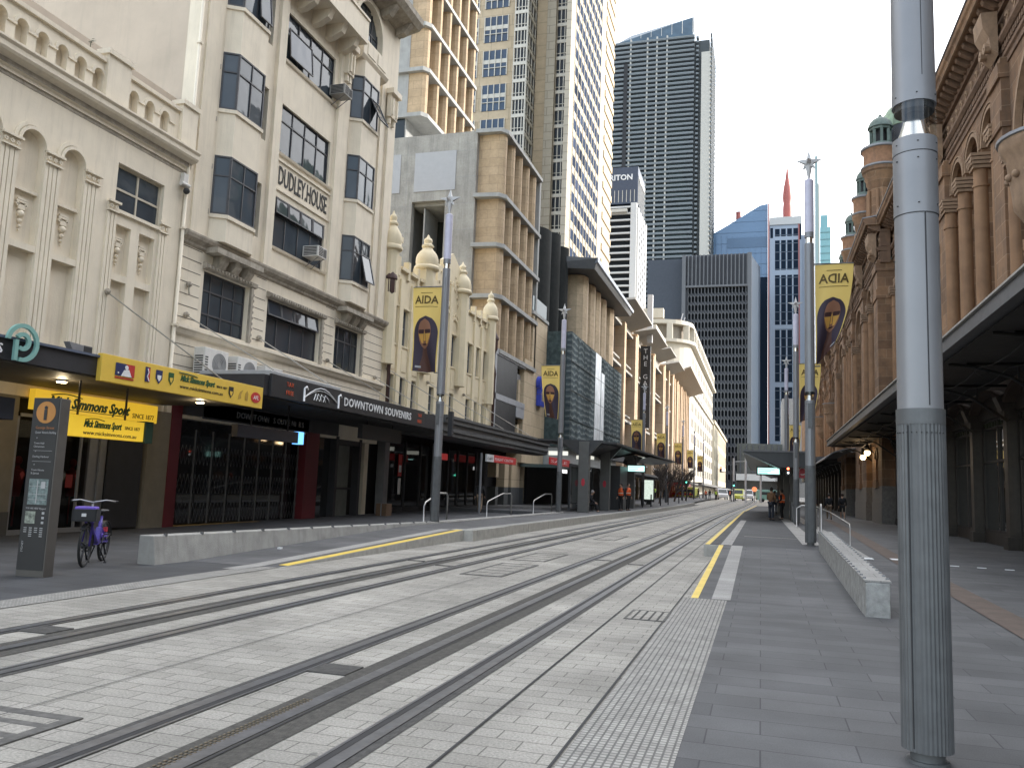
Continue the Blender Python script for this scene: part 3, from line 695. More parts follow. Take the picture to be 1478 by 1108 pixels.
M = MB(); M.tube([(X+.01, 17.05+.6*math.sin(a), 4.0+.05*math.cos(a)*1.0) for a in [-.2+.25*i for i in range(7)]], .012, 5); M.build('swoosh', ink, t)
shield(19.05, .10, 3.66, 3.96, blk, YS_)
M = MB(); M.extr([(X,19.38,3.66), (X,19.52,3.70), (X,19.50,3.80), (X,19.58,3.94), (X,19.46,3.88), (X,19.40,3.78)], (.008,0,0)); M.build('emblem', mat('sign_gold', (.45,.28,.05), .5), t)
M = MB(); M.extr([(X,19.70,3.68), (X,19.82,3.66), (X,19.84,3.86), (X,19.78,3.94), (X,19.70,3.86)], (.006,0,0)); M.build('emblem', mat('sign_gold', (.45,.28,.05), .5), t)
M = MB(); k = []
for i in range(20): a = 2*math.pi*i/20; k.append((X, 20.2+.23*math.cos(a), 3.80+.15*math.sin(a)))
M.extr(k, (.008,0,0)); M.build('emblem', red, t)
lettering('AFL', .16, (X+.009, 20.2, 3.745), (0,1,0), (0,0,1), wht, t, .004, align='CENTER', shear=.2)
# letters and round emblem on the black awning edge
t = thing('fascia_emblem', 'round pale teal emblem with white letters on the black awning edge', 'sign', (-13.7, 12.3, 4.0))
teal = mat('pale_teal', (.22,.42,.38), .5)
M = MB()
def arc(M, cy, cz, r0, r1, a0, a1, x0, x1, n=20):
    for i in range(n):
        A_, B_ = R(a0+(a1-a0)*i/n), R(a0+(a1-a0)*(i+1)/n); q = []
        for x in (x0, x1): q += [(x, cy+r0*math.cos(A_), cz+r0*math.sin(A_)), (x, cy+r1*math.cos(A_), cz+r1*math.sin(A_)), (x, cy+r1*math.cos(B_), cz+r1*math.sin(B_)), (x, cy+r0*math.cos(B_), cz+r0*math.sin(B_))]
        M.hexa(q)
arc(M, 12.42, 3.98, .29, .37, -100, 175, -13.66, -13.60); arc(M, 12.42, 4.0, .10, .18, -120, 150, -13.66, -13.60)
M.box(-13.66, 12.24, 3.62, -13.60, 12.32, 4.02); M.build('ring', teal, t)
lettering('US', .26, (-13.66, 11.72, 3.72), (0,1,0), (0,0,1), wht, t, .02)
# lit sign boxes
def signbox(lab, x0, x1, y0, y1, z0, z1, hang=None):
    t = thing('light_box_sign', lab, 'sign', ((x0+x1)/2, (y0+y1)/2, z0), group='lit yellow shop signs')
    MB().box(x0, y0, z0, x1, y1, z1).build('light_box', lit, t, bevel=.008)
    X = x1+.004; w = y1-y0
    if hang:
        for y in (y0+.35, y1-.5): MB().tube([(x0+.05, y, hang), (x0+.05, y, z1-.02)], .025, 8).build('hanger', black_clad, t)
    return t, X, w
t, X2, w = signbox('wide lit yellow sign box above the sports shop window', -16.9, -16.7, 15.75, 20.0, 3.0, 3.5)
lettering('Mick Simmons Sport', .36, (X2, 16.15, 3.13), (0,1,0), (0,0,1), ink, t, .006, shear=.35, width=2.75, off=.014)
lettering('SINCE 1877', .19, (X2, 19.0, 3.08), (0,1,0), (0,0,1), blk, t, .005, width=.85)
M = MB(); M.tube([(X2+.01, 16.2+.14*i, 3.40+.06*math.sin(i/7*math.pi)) for i in range(8)], .014, 5); M.build('swoosh', ink, t)
M = MB(); M.box(X2, 16.25, 3.075, X2+.008, 18.75, 3.095); M.build('underline', ink, t)
t, X2, w = signbox('smaller lit yellow hanging sign below the wide one, with web address', -14.62, -14.42, 14.55, 16.85, 2.33, 2.80, 3.58)
lettering('Mick Simmons Sport', .22, (X2, 14.95, 2.56), (0,1,0), (0,0,1), ink, t, .005, shear=.35, width=1.15, off=.008)
lettering('SINCE 1877', .11, (X2, 16.2, 2.58), (0,1,0), (0,0,1), blk, t, .004, width=.5)
lettering('www.micksimmons.com.au', .13, (X2, 14.95, 2.39), (0,1,0), (0,0,1), blk, t, .004, width=1.65)
M = MB(); M.tube([(X2+.01, 14.98+.08*i, 2.72+.035*math.sin(i/7*math.pi)) for i in range(8)], .010, 5); M.build('swoosh', ink, t)
MB().box(-14.66, 16.85, 2.30, -14.38, 17.12, 2.83).build('end_box', mat('dark_green_metal', (.015,.05,.03), .5), t)
o = MB().box(-15.1, 12.2, 2.55, -14.6, 13.3, 3.0).build('sign_box', mat('dark_navy_box', (.03,.035,.05), .5), bevel=.02); tag(o, 'unlit dark sign box hanging under the awning at the left edge', 'sign')
t = thing('floodlight', 'small floodlight and bracket on top of the black awning', 'floodlight', (-13.9, 14.1, 4.02))
MB().box(-14.05, 14.15, 4.06, -13.85, 14.4, 4.24).build('housing', black_clad, t, bevel=.02)
MB().hexa([(-13.95,13.8,4.1), (-13.8,13.8,4.1), (-13.8,14.1,4.05), (-13.95,14.1,4.05), (-13.95,13.7,4.24), (-13.8,13.7,4.24), (-13.8,14.1,4.22), (-13.95,14.1,4.22)]).build('reflector', lead, t)
MB().box(-13.93, 14.05, 4.0, -13.88, 14.3, 4.08).build('bracket', lead, t)

# ---- Dudley House
B = thing('office_house', 'tall cream office building with bay windows and painted name band', 'building', (-17, 27.9, 0))
Y0, Y1 = 20.75, 35.05; fl = [9.95, 13.5, 17.1]
M = MB(); holes = [(25.5, 29.1, z, z+1.85) for z in fl]+[(21.9, 24.35, 6.2, 8.08), (25.5, 29.25, 6.2, 8.0), (30.5, 32.8, 6.2, 8.05)]
holes += [(22.0, 24.6, z, z+1.95) for z in fl]+[(30.6, 33.1, z, z+1.95) for z in fl]
holes += [(30.55, 33.0, 20.75, 21.75, 'a'), (22.0, 24.5, 20.75, 21.75, 'a'), (25.6, 29.0, 20.9, 22.6)]
FL.wall(M, Y0, Y1, 3.3, 25.5, holes, 0, -.4)
M.box(-38, Y0+.001, 0, -17.4, Y0+.4, 26.5); M.box(-38, Y1-.4, 0, -17.4, Y1-.001, 25.5); M.box(-38, Y0+.4, 25.0, -17.4, Y1-.4, 25.4); M.box(-38, Y0, 0, -37.6, Y1, 26)
M.build('wall', cream, B)
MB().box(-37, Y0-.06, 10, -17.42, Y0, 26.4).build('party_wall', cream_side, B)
M = MB(); M.box(-17.42, Y0-.10, 4.0, -16.985, Y0, 25.5); M.build('corner_strip', cream, B)
# shaded rooms behind so panes read deep
M = MB(); M.box(-18.6, Y0+.4, 3.6, -18.5, Y1-.4, 25); M.build('room_back', mat('room_dim', (.10,.095,.09), .9), B)
# pilasters
M = MB()
for a, b in ((24.85, 25.3), (29.35, 30.2), (34.0, 34.6)): FL.box(M, a, b, 9.0, 19.9, 0, .14); M.cut()
FL.box(M, 21.0, 21.75, 9.0, 24, 0, .06); M.cut(); FL.box(M, 33.3, 33.7, 9.0, 20, 0, .08)
M.build('pilaster', cream, B)
M = MB()
for a, b in ((29.55, 30.1), (33.75, 34.5)):       # scroll brackets on pilaster heads
    FL.box(M, a, b, 18.6, 19.7, .14, .34); FL.box(M, a+.1, a+.22, 18.3, 18.6, .14, .28); FL.box(M, b-.22, b-.1, 18.3, 18.6, .14, .28)
    FL.box(M, a-.08, b+.08, 19.7, 19.95, .1, .5); FL.box(M, a+.1, a+.2, 18.7, 19.5, .34, .42); FL.box(M, b-.2, b-.1, 18.7, 19.5, .34, .42); M.cut()
M.build('scroll_bracket', cream, B)
# belt courses, sills, lintel trims
M = MB()
FL.prof(M, [(0,8.62), (.08,8.68), (.08,8.76), (.22,8.86), (.26,8.96), (.26,9.02), (0,9.06)], Y0-.1, Y1); M.build('belt_course', grime, B)
M = MB(); FL.prof(M, [(0,5.78), (.10,5.84), (.16,5.95), (.22,6.0), (.22,6.10), (0,6.14)], Y0-.08, Y1); M.build('sill_course', cream, B)
M = MB()
for z in fl: FL.prof(M, [(0,z-.16), (.07,z-.13), (.10,z-.05), (0,z-.01)], 25.3, 29.3); M.cut()
M.build('window_sill', cream, B)
M = MB(); FL.box(M, 25.3, 29.3, 13.14, 13.20, 0, .06); M.cut(); FL.box(M, 25.3, 29.3, 12.04, 12.12, 0, .06); M.build('name_band_moulding', cream, B)
M = MB()
for a, b, zt in ((21.9, 24.35, 8.08), (25.5, 29.25, 8.0), (30.5, 32.8, 8.05)):
    FL.prof(M, [(0,zt), (.14,zt+.03), (.16,zt+.16), (.05,zt+.22), (0,zt+.22)], a-.1, b+.28)
    n = int((b-a)/.16)
    for i in range(n): FL.box(M, a+i*(b-a)/n, a+(i+.55)*(b-a)/n, zt+.06, zt+.15, .15, .19)
    FL.box(M, b+.02, b+.14, 6.14, zt, 0, .10)
    for k in range(9): z = 6.25+k*.2; FL.ring(M, b+.21, z, .02, .06, 0, .06, 0, 2*math.pi, 6)
    M.cut()
M.build('carved_surround', grime, B)
# rusticated joints on lower storey
M = MB()
for z in [4.2+.33*i for i in range(5)]: FL.box(M, Y0, Y1, z, z+.02, 0, .006)
for a, b in ((Y0, 21.75), (24.7, 25.35), (29.6, 30.35), (33.2, Y1)):
    for z in [6.35+.37*i for i in range(7)]: FL.box(M, a+.02, b-.02, z, z+.025, 0, .006)
M.build('rustication_joint', mat('joint_shadow', (.16,.14,.12), .9), B)
# bays
def bay(y0, zb, zt, full_top, name='bay'):
    p = .45; ya, yb, yc, yd = y0, y0+.27, y0+1.75, y0+2.3
    def pts(z, e=0): return [(-17.0, ya-e, z), (-17+p+e, yb-e*.4, z), (-17+p+e, yc+e*.4, z), (-17, yd+e, z)]
    return pts
for y0 in (21.93, 30.55):
    for k, z in enumerate(fl):
        zt = z+1.95; znext = fl[k+1] if k < 2 else z+3.0
        bp = bay(y0, z, zt, True)
        apron = MB()
        if k == 0: apron.extr(bp(9.05), (0,0,z-9.05)); apron.cut()
        apron.extr(bp(zt), (0,0,(znext-zt) if k < 2 else .75))
        apron.build('bay_apron', cream, B)
        sill = MB().extr(bp(z-.14, .06), (0,0,.12)); sill.build('bay_sill', cream, B)
        P_ = bp(z)
        for i, (pa, pb, vb) in enumerate(((P_[0], P_[1], ()), (P_[1], P_[2], (.5,)), (P_[2], P_[3], ()))):
            sdir_ = Vector(pb)-Vector(pa); L_w = sdir_.length; f = Frame((pa[0], pa[1], 0), sdir_, (sdir_.y, -sdir_.x, 0))
            win(f, 0, L_w, z, zt, -.03, darkframe, pane, B, vb=vb, hb=(.66,), fw=.055)
    M = MB()
    for i in range(3):
        yy = y0+.35+i*.72; FL.prof(M, [(0,8.1), (.18,8.2), (.34,8.42), (.38,8.62), (0,8.62)], yy, yy+.36); M.cut()
    FL.box(M, y0-.1, y0+2.45, 8.6, 8.78, 0, .5)
    M.build('bay_bracket', grime, B)
# centre windows
for k, z in enumerate(fl): win(FL, 25.5, 29.1, z, z+1.85, -.12, darkframe, pane, B, vb=(.25,.5,.75), hb=(.68,), fw=.06)
win(FL, 21.9, 24.35, 6.2, 8.08, -.2, darkframe, pane, B, vb=(.24,.5,.76), hb=(.28,.68), fw=.06)
win(FL, 25.5, 29.25, 6.2, 8.0, -.2, darkframe, pane_b, B, vb=(.25,.5,.75), hb=(.66,), fw=.06)
win(FL, 30.5, 32.8, 6.2, 8.05, -.2, darkframe, pane, B, vb=(.25,.5,.75), hb=(.68,), fw=.06)
# open top-hung sashes
def sash(y0, y1, z0, z1, tilt, d0=-.05, lab='open_sash'):
    h = z1-z0; M = MB(); G = MB(); f = Frame((-17, 0, 0), (0,1,0), (1,0,0))
    dz, dd = math.cos(tilt)*h, math.sin(tilt)*h
    def P(s, k, e): return Vector((-17+d0+dd*k+e*math.cos(tilt), s, z1-dz*k+e*math.sin(tilt)))
    def bar(sa, sb, ka, kb): M.hexa([P(sa,kb,0), P(sb,kb,0), P(sb,kb,.05), P(sa,kb,.05), P(sa,ka,0), P(sb,ka,0), P(sb,ka,.05), P(sa,ka,.05)])
    fw = .045; bar(y0, y0+fw, 0, 1); bar(y1-fw, y1, 0, 1); bar(y0+fw, y1-fw, 0, fw/h); bar(y0+fw, y1-fw, 1-fw/h, 1)
    G.quad(P(y0+.02,1,.025), P(y1-.02,1,.025), P(y1-.02,0,.025), P(y0+.02,0,.025))
    o = M.build('open_sash', darkframe, B); G.build('glass', pane_b, o)
for i in range(4): sash(25.56+.87*i, 26.40+.87*i, 11.20, 11.78, R(4), -.04)
for i in range(4): sash(25.58+.9*i, 26.45+.9*i, 7.40, 7.96, R(8), -.1)
sash(25.56, 27.2, 17.2, 18.35, R(6), .0); sash(31.5, 32.35, 17.2, 18.4, R(26), .42); sash(31.5, 32.35, 10.05, 11.3, R(14), .42); sash(22.95, 23.65, 17.2, 18.4, R(7), .42)
# top storey with balcony
M = MB(); FL.box(M, 24.6, 29.9, 19.95, 20.12, 0, 1.0); FL.box(M, 24.6, 29.9, 20.12, 20.95, .86, 1.0); FL.box(M, 24.6, 29.9, 20.95, 21.05, .8, 1.06)
for i in range(5): FL.prof(M, [(0,19.35), (.3,19.4), (.7,19.62), (.85,19.95), (0,19.95)], 24.9+i*1.08, 25.2+i*1.08)
M.build('balcony', cream, B)
for y0 in (22.0, 30.55):
    M = MB(); FL.prof(M, [(0,19.7), (.4,19.85), (.5,20.0), (.5,20.72), (0,20.72)], y0-.05, y0+2.5)
    FL.box(M, y0+.3, y0+1.1, 20.1, 20.6, .5, .53); FL.box(M, y0+1.3, y0+2.1, 20.1, 20.6, .5, .53); M.build('bay_apron', cream, B)
    M = MB(); FL.ring(M, y0+1.22, 21.75, 1.22, 1.42, 0, .12); FL.box(M, y0-.2, y0, 20.7, 21.75, 0, .12); FL.box(M, y0+2.44, y0+2.64, 20.7, 21.75, 0, .12); M.build('arch_moulding', cream, B)
    win(FL, y0, y0+2.44, 20.75, 22.95, -.2, darkframe, pane, B, vb=(.25,.5,.75), hb=(.5,), fw=.06)
win(FL, 25.6, 29.0, 20.9, 22.6, -.15, darkframe, pane, B, vb=(.25,.5,.75), hb=(.6,), fw=.06)
M = MB(); FL.prof(M, [(0,23.3), (.3,23.4), (.9,23.55), (1.1,23.8), (1.1,24.1), (0,24.2)], Y0, Y1+.2)
for i in range(9): FL.prof(M, [(.1,22.95), (.5,23.05), (.85,23.5), (0,23.5)], Y0+.4+i*1.65, Y0+.75+i*1.65)
M.build('cornice', grime, B)
lettering('DUDLEY.HOUSE', .98, (-16.985, 25.55, 12.30), (0,1,0), (0,0,1), mat('faded_black_lettering', (.05,.048,.045), .8, var=.2), B, .01, width=3.52, space=1.0, off=.008)
# downpipe and bits
M = MB(); M.tube([(-16.9, 20.62, 4.2), (-16.9, 20.62, 25)], .05, 8)
for z in (6, 9, 12, 15, 18, 21, 24): M.box(-16.97, 20.55, z, -16.83, 20.69, z+.06)
M.build('downpipe', cream, B)
M = MB()
for z in (9.9, 11.4, 13.0, 14.8): M.box(-16.999, 21.15, z, -16.985, 21.85, z+.16); M.cut()
M.build('patch_of_bare_render', mat('bare_patch', (.33,.29,.25), .9, var=.35, scale=12), B)
# shopfront: red pillars, dark glazing, folding grille
redp = mat('dark_red_pillar', (.115,.012,.018), .5, var=.1)
M = MB(); M.box(-17.9, Y0+.2, -.05, -17.8, Y1, 3.7); M.build('shop_interior', dark_room, B)
for a, b in ((20.95, 21.4), (28.75, 29.75)): M = MB(); FL.box(M, a, b, 0, 3.7, -.3, .05); M.build('red_pillar', redp, B)
M = MB(); FL.box(M, 21.4, 28.75, .05, 3.4, -.5, -.46); FL.box(M, 29.75, 31.4, .05, 3.3, -.3, -.26); M.build('shop_window', shopglass, B)
M = MB()
for i in range(9): y = 21.5+i*.88; FL.box(M, y, y+.04, .05, 3.0, -.2, -.16)
for r_ in range(3):
    z0 = .3+r_*.9
    for i in range(40):
        y = 21.45+i*.18
        M.tube([FL.P(y, z0-.2, -.17), FL.P(y+.09, z0+.1, -.17), FL.P(y+.18, z0-.2, -.17)], .006, 4, cap=False)
        M.tube([FL.P(y, z0+.4, -.17), FL.P(y+.09, z0+.1, -.17), FL.P(y+.18, z0+.4, -.17)], .006, 4, cap=False)
M.build('folding_grille', mat('grille_grey', (.16,.16,.16), .5, metal=.4), B)
M = MB(); FL.box(M, 21.4, 28.75, .0, .03, -.3, .0); M.build('threshold', mat('brass_threshold', (.35,.22,.07), .5), B)
M = MB(); FL.box(M, 31.4, 33.3, 0, 3.1, -.5, -.45); M.build('hoarding', mat('grey_hoarding', (.16,.165,.15), .8, var=.15), B)
M = MB(); FL.box(M, 31.2, 31.4, 0, 3.4, -.3, .04); FL.box(M, 33.3, 33.5, 0, 3.4, -.3, .04); FL.box(M, 31.4, 33.3, 3.1, 3.3, -.3, 0); FL.box(M, 31.4, 33.3, 1.2, 1.28, -.4, -.3); M.build('door_frame', black_clad, B)
M = MB(); M.box(-16.98, 20.7, 3.95, -13.72, 34.9, 4.55); M.build('awning', black_clad, B)
M = MB(); M.box(-16.9, 20.8, 3.90, -13.9, 34.8, 3.945); M.build('awning_soffit', black_soft, B)
M = MB(); M.box(-16.95, 21.4, 3.4, -16.8, 31, 3.9); M.build('shop_fascia', black_clad, B)
# hoarding sign on awning front
t = thing('fascia_sign', 'black awning fascia sign with bridge drawing and white souvenir shop lettering', 'sign', (-13.7, 27, 4.0))
MB().box(-13.72, 20.95, 3.93, -13.62, 32.5, 4.60).build('board', mat('sign_black_board', (.022,.022,.025), .4), t, bevel=.01)
orange = mat('sign_orange_red', (.62,.10,.04), .5); X = -13.615
for y in (21.95, 31.96): lettering('TAX', .19, (X, y, 4.32), (0,1,0), (0,0,1), orange, t, .005, align='CENTER', space=1.15); lettering('FREE', .19, (X, y, 4.07), (0,1,0), (0,0,1), orange, t, .005, align='CENTER', space=1.15)
M = MB(); cy = 23.85
M.tube([(X+.01, cy-1.05+.3*i, 4.12+.38*math.sin(math.pi*i/7)) for i in range(8)], .018, 5)
M.tube([(X+.01, cy-1.05+.3*i, 4.12+.30*math.sin(math.pi*i/7)) for i in range(8)], .010, 5)
for q in (-1.1, 1.1): M.tube([(X+.01, cy+q, 3.98), (X+.01, cy+q, 4.38), (X+.01, cy+q+.12, 4.44), (X+.01, cy+q+.2, 4.36)], .035, 6)
for (a, b) in ((-.35,-.1), (-.15,.15), (.1,.4), (-.5,-.3)):
    M.tube([(X+.01, cy+a, 4.08), (X+.01, cy+a+.1, 4.30), (X+.01, cy+b, 4.20), (X+.01, cy+b+.1, 4.08)], .014, 5)
M.build('bridge_drawing', wht, t)
lettering('DOWNTOWN SOUVENIRS', .40, (X, 25.35, 4.12), (0,1,0), (0,0,1), wht, t, .008, width=5.7, off=.006, space=1.1)
t = thing('shop_sign', 'dim grey arched shop name above the dark souvenir shopfront', 'sign', (-16.75, 25, 3.4))
MB().box(-16.84, 22.2, 3.35, -16.8, 28.6, 3.85).build('board', black_clad, t)
grey_l = mat('dim_grey_letters', (.22,.22,.22), .6)
for i, ch in enumerate('DOWNTOWN SOUVENIRS'):
    if ch != ' ': lettering(ch, .30, (-16.79, 23.9+i*.245, 3.50-.0045*(i-8)**2*0+.02), (0,1,0), (0,0,1), grey_l, t, .006)
t = thing('hanging_sign', 'dark hanging light box sign with a glowing blue end under the black awning', 'sign', (-14.5, 22.6, 3.0))
MB().box(-14.6, 20.6, 2.72, -14.4, 23.9, 3.08).build('light_box', mat('dark_screen', (.03,.03,.04), .25), t)
MB().box(-14.62, 23.9, 2.70, -14.38, 24.2, 3.10).build('lit_end', mat('blue_lit_end', (.1,.3,.6), .4, emit=(.12,.35,.75), estr=.7), t)
for y in (21.4, 23.4): MB().tube([(-14.5, y, 3.08), (-14.5, y, 3.9)], .03, 6).build('hanger', black_clad, t)
t = thing('hanging_sign', 'black unlit hanging sign box near the end of the black awning', 'sign', (-14.6, 30, 3.2))
MB().box(-14.7, 28.6, 3.2, -14.5, 32.2, 3.75).build('box', black_clad, t, bevel=.01)
for y in (29.2, 31.5): MB().tube([(-14.6, y, 3.75), (-14.6, y, 3.92)], .03, 6).build('hanger', black_clad, t)
# air conditioners
acw = mat('aircon_white', (.62,.60,.56), .5, var=.06, streak=.2); dk = mat('dark_slot', (.03,.03,.03), .8)
def outdoor_ac(y0, y1, z0, z1, lab):
    t = thing('air_conditioner', lab, 'air conditioner', (-16.6, (y0+y1)/2, z0), group='white outdoor air conditioner units on the awning')
    x0, x1 = -16.85, -16.45; MB().box(x0, y0, z0, x1, y1, z1).build('casing', acw, t, bevel=.02)
    cy, cz, r = y0+(y1-y0)*.62, (z0+z1)/2, min(z1-z0, y1-y0)*.40
    M = MB(); FLx = Frame((x1, 0, 0), (0,1,0), (1,0,0))
    for q in (.35, .55, .75, .97): FLx.ring(M, cy, cz, r*q-.012, r*q, 0, .012, 0, 2*math.pi, 20)
    M.build('fan_grille', lead, t)
    M = MB(); M.cyl((x1-.004, cy, cz), r*.97, .006, 20, axis='X'); M.build('fan_opening', mat('fan_grey', (.25,.25,.24), .6), t)
    M = MB()
    for k in range(8): M.box(x0+.05, y0-.006, z0+.08+k*.075, x1-.05, y0+.002, z0+.12+k*.075)
    for k in range(7): FLx.box(M, y0+.04, y0+.18, z0+.1+k*.08, z0+.14+k*.08, 0, .005)
    M.build('vent_slots', dk, t)
outdoor_ac(21.55, 22.75, 4.62, 5.52, 'white outdoor unit with a fan, farthest from the black sign board')
outdoor_ac(23.25, 24.35, 4.62, 5.5, 'white outdoor unit with a fan, between its two like neighbours')
outdoor_ac(24.85, 25.95, 4.6, 5.42, 'white outdoor unit partly behind the black sign, rightmost of three')
o = MB().box(-16.4, 21.3, 4.56, -13.9, 25.6, 4.75).build('duct_housing', mat('galvanised_box', (.42,.43,.44), .5, metal=.3, var=.15), bevel=.02); tag(o, 'flat grey metal housing lying on the awning roof beneath the outdoor units', 'housing')
def window_ac(y, z, x, lab, col):
    t = thing('window_air_conditioner', lab, 'air conditioner', (x, y, z), group='box air conditioners in the windows')
    MB().box(x-.35, y-.33, z, x+.35, y+.33, z+.42).build('casing', col, t, bevel=.015)
    M = MB()
    for k in range(6): M.box(x+.351, y-.28, z+.05+k*.06, x+.356, y+.02, z+.085+k*.06); M.box(x-.28, y-.336, z+.05+k*.06, x+.28, y-.331, z+.085+k*.06)
    for k in range(7): M.box(x+.351, y+.06+k*.035, z+.05, x+.356, y+.075+k*.035, z+.37)
    M.build('grille', dk, t)
    M = MB(); M.tube([(x+.3, y-.2, z), (x-.3, y-.2, z-.4)], .015, 6); M.tube([(x+.3, y+.2, z), (x-.3, y+.2, z-.4)], .015, 6); M.build('bracket', lead, t)
window_ac(28.05, 10.15, -16.75, 'white box air conditioner in the window below the painted name', acw)
window_ac(29.15, 17.3, -16.7, 'grey box air conditioner in the upper window near the balcony', mat('aircon_grey', (.30,.29,.27), .5))
# stay rods of the awnings
def stay(pa, pb, lab, plate=True):
    t = thing('awning_stay', lab, 'stay rod', pa, group='thin stay rods holding up the awnings')
    MB().tube([pa, pb], .022, 6).build('rod', wire_m, t)
    M = MB(); M.cyl((pa[0]-.02, pa[1], pa[2]), .09, .07, 12, axis='X'); M.sphere((pa[0]+.08, pa[1], pa[2]), .05, 8, 6); M.build('wall_rosette', grime, t)
for (pa, pb, lab) in (((-16.95,17.9,6.4), (-14.0,19.4,4.1), 'stay rod from the arcaded building down to the yellow sign'),
                      ((-16.95,21.15,6.45), (-13.9,22.5,4.55), 'stay rod starting beside the lowest many paned window'),
                      ((-16.95,21.15,7.4), (-16.9,21.15,7.1), 'short stub of an old stay above the rod beside the many paned window'),
                      ((-16.95,25.05,6.45), (-13.9,25.6,4.6), 'stay rod crossing under the wide lowest window'),
                      ((-16.95,29.9,6.4), (-13.9,31.0,4.6), 'stay rod right of the wide lowest window'),
                      ((-16.95,34.3,6.3), (-13.9,34.6,4.6), 'stay rod at the right end of the cream office building'),
                      ((-16.95,35.6,6.9), (-13.9,40.0,4.7), 'first stay rod from the turreted building'),
                      ((-16.95,40.6,6.9), (-13.9,45.5,4.7), 'second stay rod from the turreted building'),
                      ((-16.95,46.2,6.9), (-13.9,51.5,4.7), 'third stay rod from the turreted building')): stay(pa, pb, lab)
t = thing('security_camera', 'small white security camera at the corner between the two cream buildings', 'camera', (-16.7, 20.5, 10.4))
MB().box(-16.98, 20.4, 10.3, -16.85, 20.6, 10.7).build('base', acw, t); MB().cyl((-16.86, 20.3, 10.35), .07, .35, 10, axis='Y').build('body', acw, t); MB().sphere((-16.8, 20.5, 10.15), .1, 10, 8).build('dome', dk, t)

# ---- turreted building
C = thing('turreted_building', 'pale yellow building with onion topped turrets beyond the office building', 'building', (-17, 43.5, 0))
Y0, Y1 = 35.1, 51.9
ys1 = [35.75, 37.1, 38.5, 40.95, 43.95, 46.75, 48.15, 49.55]; wd = .72
M = MB(); holes = []
for y in ys1: holes += [(y, y+wd, 8.3, 10.1), (y, y+wd, 4.85, 6.75)]
FL.wall(M, Y0, Y1, 4.2, 12.15, holes, 0, -.35); M.box(-30, Y0, 4.2, -17.35, Y1, 12.1)
M.build('wall', cream2, C)
for y in ys1:
    win(FL, y, y+wd, 8.3, 10.1, -.2, lead, pane, C, hb=(.5,), fw=.05); win(FL, y, y+wd, 4.85, 6.75, -.2, lead, pane, C, hb=(.55,), fw=.05)
M = MB()
for y in ys1: FL.box(M, y+.08, y+wd-.08, 7.0, 8.05, 0, .03); FL.box(M, y-.06, y+wd+.06, 8.2, 8.28, 0, .05); FL.box(M, y-.08, y+wd+.08, 10.12, 10.2, 0, .06); M.cut()
M.build('spandrel_panel', cream2, C)
M = MB()
for y in (36.55, 37.95, 39.35, 42.4, 43.3, 47.6, 49.0, 50.4): FL.box(M, y, y+.42, 4.3, 11.5 if y not in (42.4, 43.3) else 12.8, 0, .10); M.cut()
M.build('pier', cream2, C)
M = MB(); FL.box(M, 41.4, 45.8, 12.15, 13.6, -.3, .0); FL.box(M, 42.3, 45.0, 13.6, 14.1, -.3, .0)
M.extr([FL.P(42.3,14.1,-.3), FL.P(45.0,14.1,-.3), FL.P(43.65,14.8,-.3)], (.3,0,0)); M.build('gable', cream2, C)
M = MB(); rr = random.Random(5)
for i in range(70):
    y, z = rr.uniform(41.7, 45.3), rr.uniform(10.9, 13.5); FL.ring(M, y, z, .03, rr.uniform(.07,.15), 0, rr.uniform(.04,.09), 0, 2*math.pi, 7)
FL.ring(M, 44.2, 10.6, .42, .55, 0, .08); M.build('carved_panel', cream2, C)
M = MB()
for i, y in enumerate([35.3+1.18*k for k in range(5)]+[46.6+1.15*k for k in range(4)]): FL.box(M, y, y+.85, 11.95, 12.12, -.05, .16); FL.box(M, y+.85, y+1.1, 11.6, 12.55, -.2, .1); M.cut()
M.build('parapet', cream2, C)
def turret(y, z0, zt, r, gl):
    M = MB(); M.cyl((-16.95, y, z0-5.5), r*.82, 5.5, 8, smooth=False, z0ang=math.pi/8)
    M.lathe([(r*.82,z0-.05), (r*1.12,z0+.02), (r*1.15,z0+.12), (r*1.06,z0+.2), (r*.98,z0+.24), (r*1.02,z0+.42), (r*1.0,z0+.62), (r*.90,z0+.82), (r*.68,z0+1.0), (r*.48,z0+1.12), (r*.42,z0+1.2), (r*.54,z0+1.26), (r*.54,z0+1.34), (r*.36,z0+1.42), (r*.36,z0+1.54), (r*.40,z0+1.6), (r*.34,z0+1.7), (r*.16,z0+1.78), (.02,z0+1.95)], (-16.95, y, 0), 12)
    M.build('turret', cream2, C)
turret(39.7, 12.75, 14.7, .60, 1); turret(45.1, 12.75, 14.6, .56, 1); turret(50.6, 12.3, 14.0, .50, 1); turret(35.35, 12.6, 14.2, .46, 1)
M = MB(); FL.box(M, 35.1, 36.2, 13.2, 13.45, -1.2, .25); FL.box(M, 35.1, 36.1, 12.0, 13.2, -1.2, -.4); M.build('parapet_block', cream2, C)
pm = mat('brown_downpipe', (.075,.04,.035), .6)
for y in (35.25, 51.35):
    M = MB(); M.tube([(-16.85, y, 10.6), (-16.85, y, 9.6), (-16.8, y+.3, 8.9), (-16.85, y+.3, 8.5), (-16.85, y+.3, 4.3)], .09, 8)
    M.lathe([(.10,10.2), (.26,10.5), (.26,11.1), (.32,11.15), (.32,11.25), (.14,11.6), (.02,11.95)], (-16.85, y, 0), 8); M.build('downpipe', pm, C)
M = MB(); M.box(-18.3, Y0, 0, -18.2, 63, 4.2); M.build('shop_interior', dark_room, C)
M = MB(); FL.box(M, 37.4, 51, .35, 3.6, -.6, -.55); M.build('shop_window', shopglass, C)
M = MB()
for y in (37.4, 39.5, 41.5, 43.2, 43.9, 45.7, 47.3, 49.0, 50.7): FL.box(M, y, y+.09, .1, 3.7, -.55, -.48)
